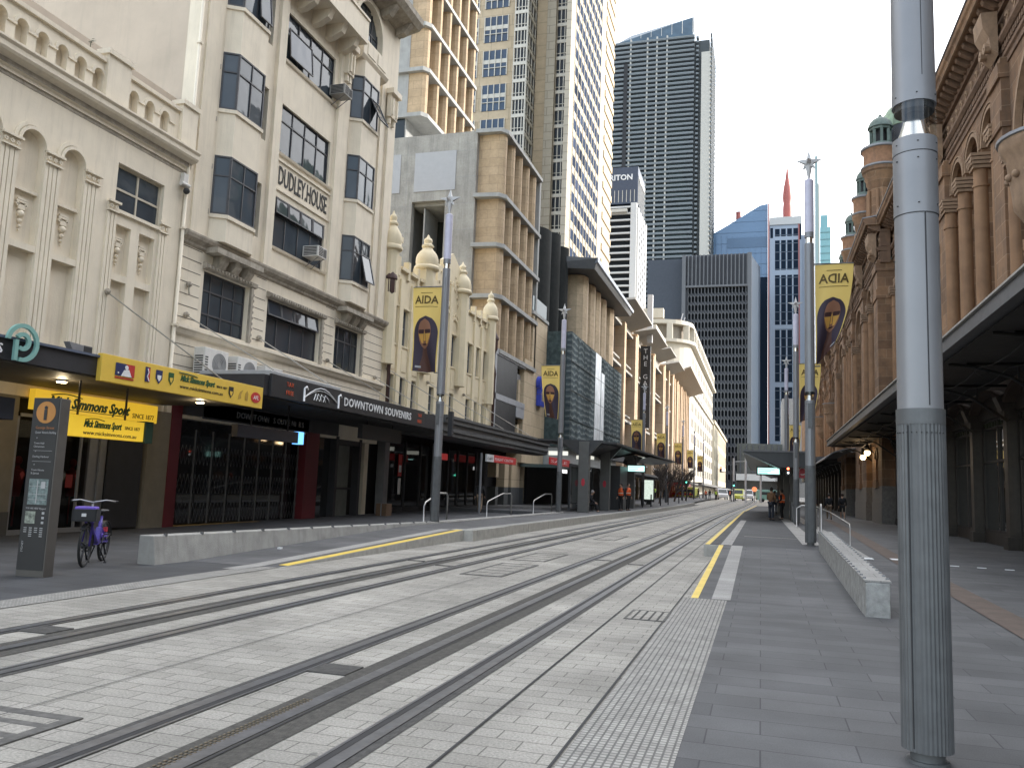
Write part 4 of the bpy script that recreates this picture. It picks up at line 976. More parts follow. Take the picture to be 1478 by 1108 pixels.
FL.box(M, 37.4, 51, .1, .35, -.6, -.5); M.build('shopfront_frame', black_clad, C)
M = MB(); FL.box(M, 36.2, 36.7, 0, 3.8, -.5, -.1); M.cut(); FL.box(M, 43.0, 43.25, 0, 3.8, -.45, -.3); M.build('shop_pier', lead, C)
M = MB()       # deep grey canopy: stepped front, sloping soffit
FLA = Frame((-17, 0, 0), (0,1,0), (1,0,0))
FLA.prof(M, [(0,3.95), (1.2,3.82), (2.6,3.72), (3.2,3.80), (3.2,3.98), (3.28,4.0), (3.28,4.12), (3.24,4.14), (3.24,4.35), (3.35,4.38), (3.35,4.55), (3.42,4.6), (3.42,4.72), (0,4.72)], 35.0, 54.5)
M.build('awning', mat('grey_canopy', (.085,.085,.085), .6, var=.12), C)
o = MB().box(-13.5, 34.95, 3.75, -13.3, 35.15, 4.85).build('canopy_end', black_clad, C)
t = thing('poster', 'small red and white notice on the dark shop door under the grey canopy', 'poster', (-17, 38, 1))
FL.box(MB(), 0, 0, 0, 0, 0, 0)
M = MB(); FL.box(M, 38.55, 38.95, 1.9, 3.0, -.45, -.43); M.build('upper_sheet', red, t); M = MB(); FL.box(M, 38.6, 38.9, 1.0, 1.8, -.45, -.43); M.build('lower_sheet', wht, t)
M = MB(); FL.box(M, 38.6, 38.9, 2.1, 2.45, -.43, -.425); M.build('white_patch', wht, t)
t = thing('carton', 'brown cardboard carton on the footpath by the grey hoarding', 'carton', (-16.2, 34.6, .05))
MB().box(-16.5, 34.3, .04, -16.0, 34.9, .62).build('box', mat('brown_card', (.14,.085,.05), .8), t, bevel=.01); MB().box(-16.27, 34.29, .05, -16.22, 34.91, .624).build('tape', lead, t)

t = thing('weed', 'small dark weed growing on the parapet of the arched building', 'plant', (-16.8, 16.35, 12.56))
rw = random.Random(2); M = MB()
for i in range(26):
    a_ = rw.uniform(0, 6.28); h_ = rw.uniform(.06, .2); d_ = rw.uniform(.02, .1); p_ = Vector((-16.8+d_*math.cos(a_), 16.35+d_*math.sin(a_), 12.56+h_)); M.add([p_, p_+Vector((.04,.02,.02)), p_+Vector((.03,.05,.05)), p_+Vector((-.01,.03,.03))], [(0,1,2,3)])
M.build('leaves', mat('weed_green', (.05,.07,.03), .8), t); MB().tube([(-16.8,16.35,12.55), (-16.79,16.36,12.72)], .01, 5).build('stem', mat('weed_green', (.05,.07,.03), .8), t)
for y_ in (24.9, 25.35): MB().sphere((-17.55, y_, 2.55), .05, 8, 6).build('small_lamp', warm, B)
# ================================================================ left side, farther along
fair = blocks('fairface_concrete', (.35,.335,.30), (.315,.30,.27), (.30,.295,.28), 3.1, 1.9, 'YZ+', ms=.02, var=.16, bump=.15, off=0, grain=8, grainv=.08, stain=.25, streak=.45)
slabm = mat('slab_concrete', (.36,.36,.345), .8, var=.12, scale=1.5, bump=.2, streak=.35)
sandp = blocks('sandstone_panels', (.50,.37,.235), (.43,.315,.195), (.30,.22,.14), 1.25, .62, 'YZ+', ms=.012, var=.13, bump=.15, off=.5, grain=6, grainv=.10)
sandp2 = blocks('sandstone_cladding', (.55,.44,.295), (.50,.395,.26), (.33,.26,.18), 2.4, 1.05, 'YZ+', ms=.02, var=.08, bump=.15, off=.3, grain=5, grainv=.06)
greypanel = mat('pale_grey_panel', (.38,.38,.385), .5, var=.04)
dwin = glass('dark_recess_glass', (.012,.016,.018), .08, rnd=.3, c2=(.04,.05,.05))
D = thing('loggia_building', 'raw concrete building with deep slabs and curved sandstone blades', 'building', (-17, 57, 0))
fz = [10.75, 14.45, 18.0, 21.5, 26.15]
# south concrete wall at y = 52
FS = Frame((0, 52, 0), (1,0,0), (0,-1,0))
M = MB(); FS.wall(M, -34, -18.9, 8, 26.05, [(-23.6, -21.1, 15.5, 21.2), (-34, -28, 16, 21)], 0, -.5)
M.build('concrete_wall', fair, D)
M = MB(); FS.box(M, -23.5, -20.4, 21.9, 24.75, 0, .05); M.cut(); FS.box(M, -27.5, -24.6, 21.9, 24.75, 0, .05); M.build('grey_panel', greypanel, D)
M = MB(); M.box(-27, 56, 15, -20, 56.3, 22); M.box(-23.6,52.5,15.4,-21.1,56,15.5); M.box(-21.1,52.5,15.4,-21.0,56,21.3); M.build('open_bay_back', mat('dim_green_black', (.03,.036,.034), .8), D)
M = MB(); M.box(-23.6, 52.5, 21.0, -21.1, 57, 21.3); M.box(-22.9, 52.6, 15.6, -22.8, 55, 20.9); M.build('open_bay_ceiling', slabm, D)
M = MB(); M.box(-34, 57.2, 8, -20.0, 62, 26.2); M.box(-20.9, 52.5, 8, -20.0, 57.2, 26.0); M.box(-28, 52.5, 21.4, -20.9, 57.2, 26.0); M.box(-28, 52.5, 8, -24.2, 57.2, 21.4); M.box(-20.0, 52.4, 6, -19.2, 62, 26.1)
M.box(-19.2, 61.9, 10.75, -17, 62.3, 26.1)
M.build('core', slabm, D)
M = MB()
for z in (10.9, 14.6, 18.15): M.box(-19.19, 52.4, z, -19.05, 61.8, z+3.2)
M.box(-19.19, 53.0, 21.7, -19.05, 61.8, 25.9)
for i, z in enumerate((10.9, 14.6, 18.15, 21.7)):
    pass
M.build('recessed_glazing', dwin, D)
for i, z in enumerate(fz):
    M = MB(); t_ = .28
    M.extr([(-19.0, 51.8 if i < 4 else 51.9, z-t_), (-17.2, 52.0, z-t_), (-16.8, 52.6, z-t_), (-16.8, 62.0, z-t_), (-19.0, 62.0, z-t_)], (0,0,t_)); M.build('floor_slab', slabm, D)
def blade(x, y, z0, z1, w=.5, depth=1.9, wide=False):
    M = MB(); n = 7; pts = []
    a = [(x, y), ]
    if wide: prof = [(-18.9,y), (-17.35,y), (-17.15,y+.18), (-17.05,y+.45), (-17.05,y+.75), (-17.3,y+.75), (-18.9,y+.55)]
    else: prof = [(-18.9,y), (-17.4,y), (-17.15,y+.08), (-17.02,y+.25), (-17.0,y+.5), (-17.1,y+.62), (-18.9,y+.35)]
    return M.extr([(p[0], p[1], z0) for p in prof], (0,0,z1-z0))
for i in range(4):
    z0, z1 = fz[i], fz[i+1]-.28
    for j in range(5):
        y = 52.45+j*1.95
        blade(-17, y, z0, z1, wide=(j == 0 and i < 3)).build('sandstone_blade', sandp, D)
# upper set-back part
UX = -23.4
M = MB(); M.box(-34, 53.3, 26.3, UX-1.6, 64, 48); M.build('upper_core', slabm, D)
M = MB()
for z in [28.6+3.55*k for k in range(5)]: M.box(UX-1.59, 53.9, z+.2, UX-1.45, 63.8, z+3.3)
M.box(-29, 53.25, 26.6, UX-1.7, 53.3, 28.4)
M.build('upper_glazing', dwin, D)
for k in range(6):
    z = 28.4+3.5*k; M = MB(); M.extr([(UX-3.2, 53.0, z-.3), (UX-.35, 53.0, z-.3), (UX, 53.5, z-.3), (UX, 63.6, z-.3), (UX-3.2, 63.6, z-.3)], (0,0,.3)); M.build('floor_slab', slabm, D)
    if k < 5:
        for j in range(6):
            y = 53.35+j*1.9; M = MB()
            if j == 0: prof = [(UX-2.4,y), (UX-.5,y), (UX-.28,y+.15), (UX-.2,y+.4), (UX-.3,y+.6), (UX-2.4,y+.5)]
            else: prof = [(UX-1.5,y), (UX-.4,y), (UX-.15,y+.12), (UX-.1,y+.35), (UX-.2,y+.55), (UX-1.5,y+.3)]
            M.extr([(p[0], p[1], z) for p in prof], (0,0,3.2)).build('sandstone_blade', sandp, D)
# lower street part: dark framed windows with blades inside, stone wall, blue sign
M = MB(); M.box(-19.2, 51.9, 4.0, -17.4, 61.5, 10.4); M.build('lower_glazing', dwin, D)
M = MB(); FL.box(M, 51.9, 59.4, 10.35, 10.75, -.4, .12); FL.box(M, 51.9, 59.4, 7.35, 7.75, -.4, .1); FL.box(M, 51.9, 52.3, 4.5, 10.4, -.4, .1); FL.box(M, 57.5, 59.4, 7.75, 9.9, -.4, -.3); FL.box(M, 57.3, 59.4, 6.6, 7.4, -.4, .08)
M.build('grey_frame', mat('grey_metal_frame', (.33,.34,.36), .5, metal=.2), D)
M = MB()
for y in (53.4, 54.9, 56.3, 58.1): M.extr([(-17.35,y,7.8), (-17.05,y,7.8), (-17.0,y+.3,7.8), (-17.35,y+.4,7.8)], (0,0,1.6)); M.cut(); M.extr([(-17.35,y,4.6), (-17.05,y,4.6), (-17.0,y+.3,4.6), (-17.35,y+.4,4.6)], (0,0,1.5)); M.cut()
M.build('inner_blade', sandp2, D)
M = MB(); FL.box(M, 52.3, 57.3, 7.75, 10.35, .02, .06); FL.box(M, 52.3, 57.2, 4.8, 7.35, .02, .06)
M.build('smoked_screen', mat('smoked_glass', (.022,.024,.027), .4, spec=.12, var=.3, scale=1), D)
M = MB(); FL.box(M, 59.4, 65.8, 3.4, 11.2, -2, .0); FL.box(M, 61.4, 65.8, 11.2, 15.0, -2, 0); FL.box(M, 60.2, 61.4, 11.2, 15.2, -2, -.3); M.build('stone_wall', sandp2, D)
M = MB(); FL.box(M, 61.0, 65.9, 15.0, 15.25, -.3, .1); M.build('coping', slabm, D)
M = MB(); FL.box(M, 61.2, 65.6, 15.25, 16.5, -.1, -.06); M.build('glass_balustrade', mat('green_glass_rail', (.03,.07,.08), .3, spec=.15), D)
t = thing('wall_sign', 'tall blue sign of raised glyphs on the pale stone wall', 'sign', (-16.8, 63.3, 8))
blue = mat('sign_blue', (.035,.06,.42), .4)
M = MB(); arcF = Frame((-16.98, 0, 0), (0,1,0), (1,0,0)); arcF.ring(M, 63.35, 9.75, .34, .62, 0, .35, R(-60), R(215), 14); arcF.box(M, 63.0, 63.3, 8.95, 9.4, 0, .35); M.build('glyph', blue, t)
M = MB(); arcF.box(M, 62.95, 63.35, 8.0, 8.9, 0, .35); arcF.box(M, 63.35, 64.2, 8.0, 8.4, 0, .35); M.build('glyph', blue, t)

# ---- glass fronted cinema block with dark drums, stone blades and a thin roof
E_ = thing('glass_front_building', 'wavy glass fronted building with curved stone blades under a thin roof', 'building', (-15, 80, 0))
drum = mat('dark_drum_panels', (.030,.032,.031), .85, var=.15, spec=.15)
for (x, y, r, zt) in ((-19.6, 67.5, 2.2, 23.6), (-18.6, 70.6, 1.3, 24.2), (-18.2, 72.9, 1.15, 23.6)): MB().cyl((x, y, 10), r, zt-10, 24).build('drum', drum, E_)
wg, t_, b_ = new_mat('painted_reflection_glass'); L_ = t_.links.new  # reflections in the panes are painted as a wavy colour pattern
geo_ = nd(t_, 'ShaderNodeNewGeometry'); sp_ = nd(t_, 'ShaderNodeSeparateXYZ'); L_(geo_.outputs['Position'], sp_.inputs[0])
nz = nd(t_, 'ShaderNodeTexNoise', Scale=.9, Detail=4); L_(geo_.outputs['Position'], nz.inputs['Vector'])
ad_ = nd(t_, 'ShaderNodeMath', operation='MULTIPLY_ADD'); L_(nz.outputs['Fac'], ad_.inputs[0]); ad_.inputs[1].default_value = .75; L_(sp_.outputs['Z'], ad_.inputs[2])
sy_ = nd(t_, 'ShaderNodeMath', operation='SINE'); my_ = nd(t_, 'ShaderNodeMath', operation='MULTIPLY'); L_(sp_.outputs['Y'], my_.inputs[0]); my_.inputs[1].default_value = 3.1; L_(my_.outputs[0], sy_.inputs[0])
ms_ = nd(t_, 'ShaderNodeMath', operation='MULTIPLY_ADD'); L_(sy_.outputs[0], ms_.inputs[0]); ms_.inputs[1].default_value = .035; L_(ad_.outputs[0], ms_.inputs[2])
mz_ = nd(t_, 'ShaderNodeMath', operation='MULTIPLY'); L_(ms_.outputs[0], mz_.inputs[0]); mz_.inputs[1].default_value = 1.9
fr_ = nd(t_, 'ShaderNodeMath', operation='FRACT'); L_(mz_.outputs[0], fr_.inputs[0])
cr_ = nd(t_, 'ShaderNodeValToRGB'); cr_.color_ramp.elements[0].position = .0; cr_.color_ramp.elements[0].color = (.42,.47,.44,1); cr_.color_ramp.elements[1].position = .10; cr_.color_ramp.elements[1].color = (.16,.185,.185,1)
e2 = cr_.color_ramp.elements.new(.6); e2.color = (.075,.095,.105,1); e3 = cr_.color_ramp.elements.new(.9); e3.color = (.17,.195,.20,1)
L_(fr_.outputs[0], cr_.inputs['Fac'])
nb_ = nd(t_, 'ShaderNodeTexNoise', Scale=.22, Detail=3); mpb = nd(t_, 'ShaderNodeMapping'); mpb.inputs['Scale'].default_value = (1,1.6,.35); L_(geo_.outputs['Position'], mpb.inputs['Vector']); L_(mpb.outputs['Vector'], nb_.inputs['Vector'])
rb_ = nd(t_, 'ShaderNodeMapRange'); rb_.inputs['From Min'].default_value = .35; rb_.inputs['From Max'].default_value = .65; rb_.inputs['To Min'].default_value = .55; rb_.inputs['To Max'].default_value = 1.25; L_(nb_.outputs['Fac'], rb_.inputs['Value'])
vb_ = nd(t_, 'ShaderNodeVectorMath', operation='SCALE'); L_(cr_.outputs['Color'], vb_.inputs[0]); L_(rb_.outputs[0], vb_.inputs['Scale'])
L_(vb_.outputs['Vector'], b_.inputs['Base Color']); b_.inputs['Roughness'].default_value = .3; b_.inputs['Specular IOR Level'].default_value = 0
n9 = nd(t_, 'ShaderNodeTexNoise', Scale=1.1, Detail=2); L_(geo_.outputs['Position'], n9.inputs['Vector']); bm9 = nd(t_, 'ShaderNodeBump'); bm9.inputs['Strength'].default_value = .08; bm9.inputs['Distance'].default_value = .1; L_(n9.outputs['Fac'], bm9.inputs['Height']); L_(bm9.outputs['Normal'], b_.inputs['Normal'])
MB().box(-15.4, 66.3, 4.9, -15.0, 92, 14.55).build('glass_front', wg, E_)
glR = mat('painted_reflection_white', (.72,.76,.78), .3, var=.3, scale=.8, spec=.2)
M = MB(); M.box(-14.99, 76.6, 5.2, -14.95, 79.4, 14.5); M.cut(); M.box(-14.99, 79.7, 5.2, -14.95, 81.4, 13.0); M.build('painted_reflection_strip', glR, E_)  # white strips painted in for the tall bright reflection
M = MB()
for y in [66.3+2.57*k for k in range(11)]: M.box(-14.99, y-.015, 4.9, -14.97, y+.015, 14.55)
for z in (7.3, 9.7, 12.1): M.box(-14.99, 66.3, z-.02, -14.945, 92, z+.02)
M.build('glazing_joint', mat('dark_green_joint', (.06,.08,.08), .6), E_)
M = MB(); M.box(-17.5, 65.9, 5, -15.4, 66.3, 14.5); M.build('glass_return', mat('green_glass', (.07,.095,.095), .4, spec=.1, var=.4), E_)
M = MB(); M.box(-24, 73.5, 5, -18.8, 93, 22.5); M.box(-19, 66, 3.2, -15.4, 92, 4.9); M.build('block', slabm, E_)
for y in (75.0, 78.6, 81.5, 84.8, 89.5):
    M = MB(); M.extr([(-18.9,y,13), (-16.6,y,13), (-16.1,y+.4,13), (-15.85,y+1.1,13), (-15.9,y+1.9,13), (-16.3,y+2.3,13), (-18.9,y+2.0,13)], (0,0,8.7)); M.build('stone_blade', blocks('stone_blades', (.56,.435,.29), (.49,.375,.245), (.38,.29,.19), 1.6, 1.1, 'YZ+', ms=.015, var=.12, bump=.1, off=.4, grain=4, grainv=.08), E_)
roofm = mat('thin_roof_grey', (.12,.125,.13), .6, var=.1)
M = MB(); M.hexa([(-21,71.5,21.75), (-14.7,73.5,21.75), (-14.7,95.5,21.9), (-21,95.5,21.9), (-21,71.5,22.9), (-14.4,73.2,22.7), (-14.4,95.8,22.6), (-21,95.8,22.9)]); M.build('roof', roofm, E_)
M = MB(); M.hexa([(-14.69,73.3,22.2), (-14.36,73.2,22.35), (-14.36,95.8,22.35), (-14.69,95.6,22.2), (-14.69,73.3,22.72), (-14.34,73.15,22.75), (-14.34,95.85,22.65), (-14.69,95.6,22.62)]); M.build('roof_edge', mat('blue_grey_metal', (.28,.31,.36), .4, metal=.4), E_)
M = MB(); M.box(-18.5, 60, 3.1, -14.2, 92, 3.35); M.build('glass_awning', glass('awning_glass', (.10,.14,.13), .1, rnd=.1), E_)
M = MB(); M.box(-17.6, 62.5, 0, -17.4, 92, 3.2); M.build('shop_interior', dark_room, E_)
for a, b in ((54.3,54.9), (56.3,57.3), (58.0,60.2), (61.0, 61.4)):
    M = MB(); FL.box(M, a, b, 1.55 if a > 54.4 else 2.2, 3.6, -.9, -.3); M.build('upper_stone_pier', sandp2, D); M = MB(); FL.box(M, a, b, 0, 1.55, -.9, -.3); M.build('grey_pier', mat('pier_grey', (.10,.105,.105), .7), D)  # upper piece in sandstone cladding, lower piece grey
M = MB(); FL.box(M, 54.5, 62.5, .1, 4.1, -1.3, -1.25); M.build('shop_window', shopglass, D)
def small_sign(lab, x, y0, y1, z0, z1, c1, txt, c2=None, split=None):
    t = thing('shop_sign', lab, 'sign', (x, y0, z0), group='small signs under the far awnings'); s = split or y0
    MB().box(x-.1, s, z0, x, y1, z1).build('board', c1, t, bevel=.01)
    if split: MB().box(x-.1, y0, z0, x, split-.01, z1).build('white_end', wht, t, bevel=.01); lettering('CAFE', (z1-z0)*.5, (x+.003, y0+.1, z0+(z1-z0)*.25), (0,1,0), (0,0,1), blk, t, .004, width=(split-y0)*.7)
    if txt: lettering(txt, (z1-z0)*.55, (x+.003, s+.12, z0+(z1-z0)*.28), (0,1,0), (0,0,1), wht, t, .004, width=(y1-s)*.82)
redl = mat('lit_red_sign', (.30,.018,.018), .4, emit=(.6,.03,.03), estr=.06)
small_sign('long red travel agency sign with white lettering and a white end', -14.0, 42.25, 47.8, 2.88, 3.28, redl, 'FLIGHT CENTRE', None, 43.5)
small_sign('small red and white sign just left of the long red one', -14.6, 36.4, 38.0, 2.75, 3.05, redl, '', None)
small_sign('red sign with pale marks by the second left lamp post', -14.0, 56.2, 62.4, 3.25, 3.75, redl, 'SALE', None)
small_sign('small white lit panel below the red sign by the second left lamp post', -14.0, 60.4, 61.6, 2.75, 3.0, mat('white_lit_panel', (.9,.9,.9), .4, emit=(1,1,1), estr=.5), '', None)
t = thing('sign_post', 'slim grey post holding the long red sign', 'post', (-14.1, 41.6, .1)); MB().cyl((-14.1, 41.6, .1), .07, 3.2, 10).build('post_shaft', lead, t); MB().cyl((-14.1, 41.6, .1), .14, .05, 10).build('foot', lead, t)

# ---- stone office row with tilted roof blades (stretches back along the street)
G_ = thing('stone_mall', 'pinkish stone shopping building with projecting roof blades and tall sign', 'building', (-17, 135, 0))
mallst = blocks('mall_stone', (.56,.41,.27), (.50,.365,.24), (.38,.28,.19), 3.0, 1.5, 'YZ+', ms=.03, var=.08, bump=.1, grain=3, grainv=.06)
mgrey = mat('mall_grey', (.33,.315,.285), .7, var=.1)
M = MB(); M.box(-34, 93, 0, -17.6, 200, 24.0); M.build('block', mallst, G_)
segs = [(93, 112), (113.5, 131.5), (133, 146), (148, 162), (163.5, 200)]
for i, (a, b) in enumerate(segs):
    n = max(1, round((b-a)/9)); w = (b-a)/n
    for k in range(n+1):
        y = a+k*w; M = MB(); FL.box(M, y-.7, y+.7, 4.2, 22.6+(.5*i), -.6, .7); M.build('stone_pier', mallst, G_)
    for k in range(n):
        y0, y1 = a+k*w+1.2, a+(k+1)*w-1.2
        for (z0, z1) in ((5.5, 10.4), (11.4, 16.8), (18.0, 22.0)):
            M = MB(); FL.box(M, y0, y1, z0, z1, -.55, -.5); o = M.build('window', pane_b, G_)
            M = MB(); FL.box(M, y0, y1, z1, z1+.3, -.5, .4); FL.box(M, y0, y1, z0-.2, z0, -.5, .2); FL.box(M, (y0+y1)/2-.08, (y0+y1)/2+.08, z0, z1, -.49, -.4); M.build('lintel', mgrey, G_)
    if i < 4:
        M = MB(); zt = (25.2, 25.6, 26.2, 26.2)[i]
        M.hexa([(-18.5,a-1,zt-2.4), (-14.2,a+3,zt-1.1), (-14.2,b,zt-1.1), (-18.5,b+.5,zt-2.4), (-18.5,a-1,zt-2.1), (-14.2,a+3,zt-.85), (-14.2,b,zt-.85), (-18.5,b+.5,zt-2.1)]); M.build('roof_blade', mgrey, G_)
        M = MB(); FL.box(M, a, b, 22.6, 24.0, -.5, -.1); M.build('attic', mgrey, G_)
M = MB(); M.hexa([(-18.5,163,24.0), (-13.2,165,26.2), (-13.2,203,25.6), (-18.5,203,24.0), (-18.5,163,24.3), (-13.2,165,26.5), (-13.2,203,25.9), (-18.5,203,24.3)]); M.build('roof_blade', mat('pale_roof_blade', (.30,.25,.19), .7), G_)
M = MB()
for k in range(9): y = 165+4.2*k; FL.box(M, y, y+1.3, 4.5, 24, -.5, .8); M.cut()
M.build('fin', mallst, G_)
M = MB(); M.box(-15.85, 119, 23.0, -15.1, 119.8, 30.1); M.build('vent_stack', mat('pale_metal_stack', (.50,.51,.53), .5, streak=.2), G_)
M = MB(); M.box(-17, 93, 3.6, -14, 200, 3.9); M.build('street_awning', mat('far_awning', (.10,.10,.10), .6), G_)
M = MB()
for k in range(24): y = 95+4.4*k; FL.box(M, y, y+.9, 0, 3.6, -.4, .0); M.cut()
M.build('ground_pier', mallst, G_)
M = MB(); M.box(-17.3, 93, 0, -17.2, 200, 3.6); M.build('shop_glass', shopglass, G_)
t = thing('blade_sign', 'tall vertical black sign with the shopping centre name in white letters', 'sign', (-15.5, 118, 10))
MB().box(-16.6, 118.5, 10.6, -15.2, 119.0, 22.4).build('board', blk, t)
for i, ch in enumerate('THE GALERIES'):
    if ch != ' ': lettering(ch, .95, (-15.9, 118.49, 21.35-i*.93), (1,0,0), (0,0,1), wht, t, .02, align='CENTER')

# ---- white curved corner building, sunlit
W = thing('white_corner_building', 'bright white corner block with a curved open top storey', 'building', (-17, 240, 0))
wm = mat('white_render', (.50,.465,.39), .7, var=.05, streak=.12); wdark = mat('far_window_dark', (.09,.08,.07), .4)
M = MB(); cr_pts = []
zt = 38.5
def curve_pts(z, e=0.):
    p = [(-17+e, 312, z), (-17+e, 212-e, z)]
    for i in range(1, 9): a_ = math.pi/2*i/8; p.append((-25+(8+e)*math.cos(a_), 212-(8+e)*math.sin(a_), z))
    p += [(-60, 204-e, z), (-60, 312, z)]
    return p
M.extr(curve_pts(0), (0,0,zt)); M.build('wall', wm, W)
M = MB(); M.extr(curve_pts(zt, 1.2), (0,0,.8)); M.extr(curve_pts(zt+4.6, .6), (0,0,1.0)); M.extr(curve_pts(27.0, .5), (0,0,.4)); M.build('cornice', wm, W)
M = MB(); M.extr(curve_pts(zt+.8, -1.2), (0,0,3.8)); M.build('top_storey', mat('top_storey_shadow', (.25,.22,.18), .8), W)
M = MB(); p = curve_pts(0, .1)
def along(pts, step):
    out = []; acc = 0
    for a_, b_2 in zip(pts[:-1], pts[1:]):
        A2, B2 = Vector(a_), Vector(b_2); L2 = (B2-A2).length; k = step-acc
        while k < L2: out.append(A2+(B2-A2)*(k/L2)); k += step
        acc = (acc+L2) % step
    return out
for q in along([Vector(x) for x in curve_pts(0, .1)][:10]+[Vector((-58, 203.9, 0))], 5.2): M.box(q.x-.7, q.y-.7, zt+.8, q.x+.7, q.y+.7, zt+4.7); M.cut()
M.build('column', wm, W)
FW = Frame((-17, 0, 0), (0,1,0), (1,0,0)); rects = []
for k in range(9):
    for j in range(8):
        for q in range(3): y = 215+k*11+q*3.0; rects.append((y, y+1.2, 6.5+j*4.0, 8.9+j*4.0))
panes(rects, FW, .06, wdark, W, most=100)
M = MB(); M.box(-45, 180, 24, -22, 200, 38); M.build('neighbour_block', wm, W)
roofst = thing('rooftop_works', 'brown gabled rooftop with scaffolding above the white corner block', 'rooftop', (-26, 222, 43))
tan = mat('tan_roof', (.30,.22,.15), .8, var=.2); M = MB()
M.extr([(-34,212,44), (-20,212,44), (-27,212,47.5)], (0,14,0)); M.box(-40, 228, 44, -21, 250, 49); M.build('roof_form', tan, roofst)
M = MB(); M.box(-31, 211, 46, -24, 213, 48.5); M.box(-25, 240, 49, -21.5, 252, 50.6); M.build('plant_box', wm, roofst)
M = MB()
for i in range(8): M.tube([(-20.5+.1*i, 214+i*5, 43.5), (-19.5+.1*i, 216+i*5, 48)], .12, 5)
M.build('pole', lead, roofst)
H_ = thing('cream_block', 'small cream shop building with tall windows at the far end on the left', 'building', (-17, 380, 0))
M = MB(); M.box(-50, 322, 0, -17, 436, 28); M.build('wall', mat('far_cream', (.52,.465,.35), .8, var=.05), H_)
M = MB(); M.box(-50, 318, 28, -16.4, 437, 29.2); M.build('cornice', mat('far_cream', (.52,.465,.35), .8), H_)
rects = []
for k in range(11):
    for j in range(3): y = 326+k*10.2; rects.append((y, y+3.2, 7.5+j*7.2, 12.5+j*7.2))
panes(rects, FW, .08, mat('far_window_tan', (.24,.20,.14), .5), H_)
M = MB(); M.box(-17, 205, 3.8, -13.5, 436, 4.4); o = M.build('far_awning', mat('far_awning', (.10,.10,.10), .6)); tag(o, 'continuous thin awning below the white and cream far buildings', 'awning')
# ================================================================ towers
# sandstone office tower on the left: stepped plan, faces towards the street catch the sun
T1 = thing('stone_tower', 'tall sandstone office tower with stepped bay windows', 'tower', (-28, 100, 0))
tst = blocks('tower_stone', (.54,.43,.29), (.50,.395,.265), (.40,.32,.22), 2.6, 1.5, 'YZ+', ms=.05, var=.05, bump=.05, grain=2, grainv=.05)
tlight = blocks('tower_stone_light', (.47,.415,.325), (.44,.385,.30), (.30,.26,.20), 3.0, 1.05, 'YZ+', ms=.05, var=.04, bump=.05, grain=2, grainv=.04)
tg = glass('tower_blue_glass', (.03,.045,.075), .06, rnd=.6, c2=(.09,.13,.19))
H1 = 130
M = MB(); M.box(-60, 90, 0, -28.3, 114, H1); M.box(-28.5, 94, 0, -24.6, 114, H1); M.box(-24.7, 98, 0, -20.8, 114, H1); M.build('core', tst, T1)
FA = Frame((0, 90, 0), (1,0,0), (0,-1,0)); rects = []
PZ = 4.38; z0s = [15+PZ*k for k in range(26)]
mull = mat('pale_mullion', (.60,.56,.48), .5)
def bandrow(f, s0, s1, z, h, d, nm, M2):
    for i in range(nm+1): f.box(M2, s0+(s1-s0)*i/nm-.05, s0+(s1-s0)*i/nm+.05, z, z+h, d, d+.12)
    f.box(M2, s0, s1, z+h*.30, z+h*.30+.08, d, d+.1)
wl = [(-32.4,-29.4), (-35.6,-33.2), (-39.6,-36.8), (-43.6,-40.8)]
for k, z in enumerate(z0s[6:]):
    M2 = MB()
    for (a_, b_) in wl[:2]:
        rects.append((a_, b_, z+.6, z+2.2)); rects.append((a_, b_, z+2.75, z+3.9))
panes(rects, FA, .04, tg, T1, most=90, depth=.2)
M2 = MB()
for k, z in enumerate(z0s[6:]):
    for (a_, b_) in wl[:2]: bandrow(FA, a_, b_, z+.6, 3.3, .05, 4, M2); FA.box(M2, a_, b_, z+2.22, z+2.73, .02, .07)
M2.build('mullion_grid', mull, T1)
# protruding glazed bays: corner glass, spandrel rings
def tbay(x0, x1, y0, y1, nf, ns):
    for k in range(57):
        z = 10+2.175*k
        if z > H1-4: break
        M2 = MB(); M2.box(x0, y0, z, x1, y1+.5, z+.42); M2.build('bay_spandrel', mull, T1)
    M3 = MB(); M3.box(x0+.12, y0+.12, 8, x1-.12, y1+.4, H1-3); M3.build('bay_glass', mat('bay_dark_glass', (.02,.024,.03), .3, spec=.25, var=.4, scale=1), T1)
    M4 = MB()
    for i in range(nf+1): x = x0+(x1-x0)*i/nf; M4.box(x-.05, y0+.02, 8, x+.05, y0+.14, H1-3)
    for i in range(ns+1): y = y0+(y1-y0)*i/ns; M4.box(x1-.14, y-.05, 8, x1-.02, y+.05, H1-3)
    for k in range(57):
        z = 10+2.175*k+.8
        if z < H1-4: M4.box(x0, y0+.03, z, x1-.03, y0+.13, z+.07); M4.box(x1-.13, y0, z, x1-.03, y1, z+.07)
    M4.build('bay_mullion_grid', mull, T1)
tbay(-28.35, -26.7, 89.2, 94, 4, 4)
tbay(-24.1, -22.1, 93.0, 98, 4, 4)
M = MB(); M.box(-26.6, 92.8, 0, -24.1, 97, H1); M.build('pilaster', tst, T1)
M = MB(); M.box(-25.2, 92.4, 0, -24.1, 92.8, H1); M.build('pilaster_edge', tlight, T1)
M = MB(); M.box(-24.6, 97.4, 0, -21.4, 99, H1); M.build('pilaster', tlight, T1)
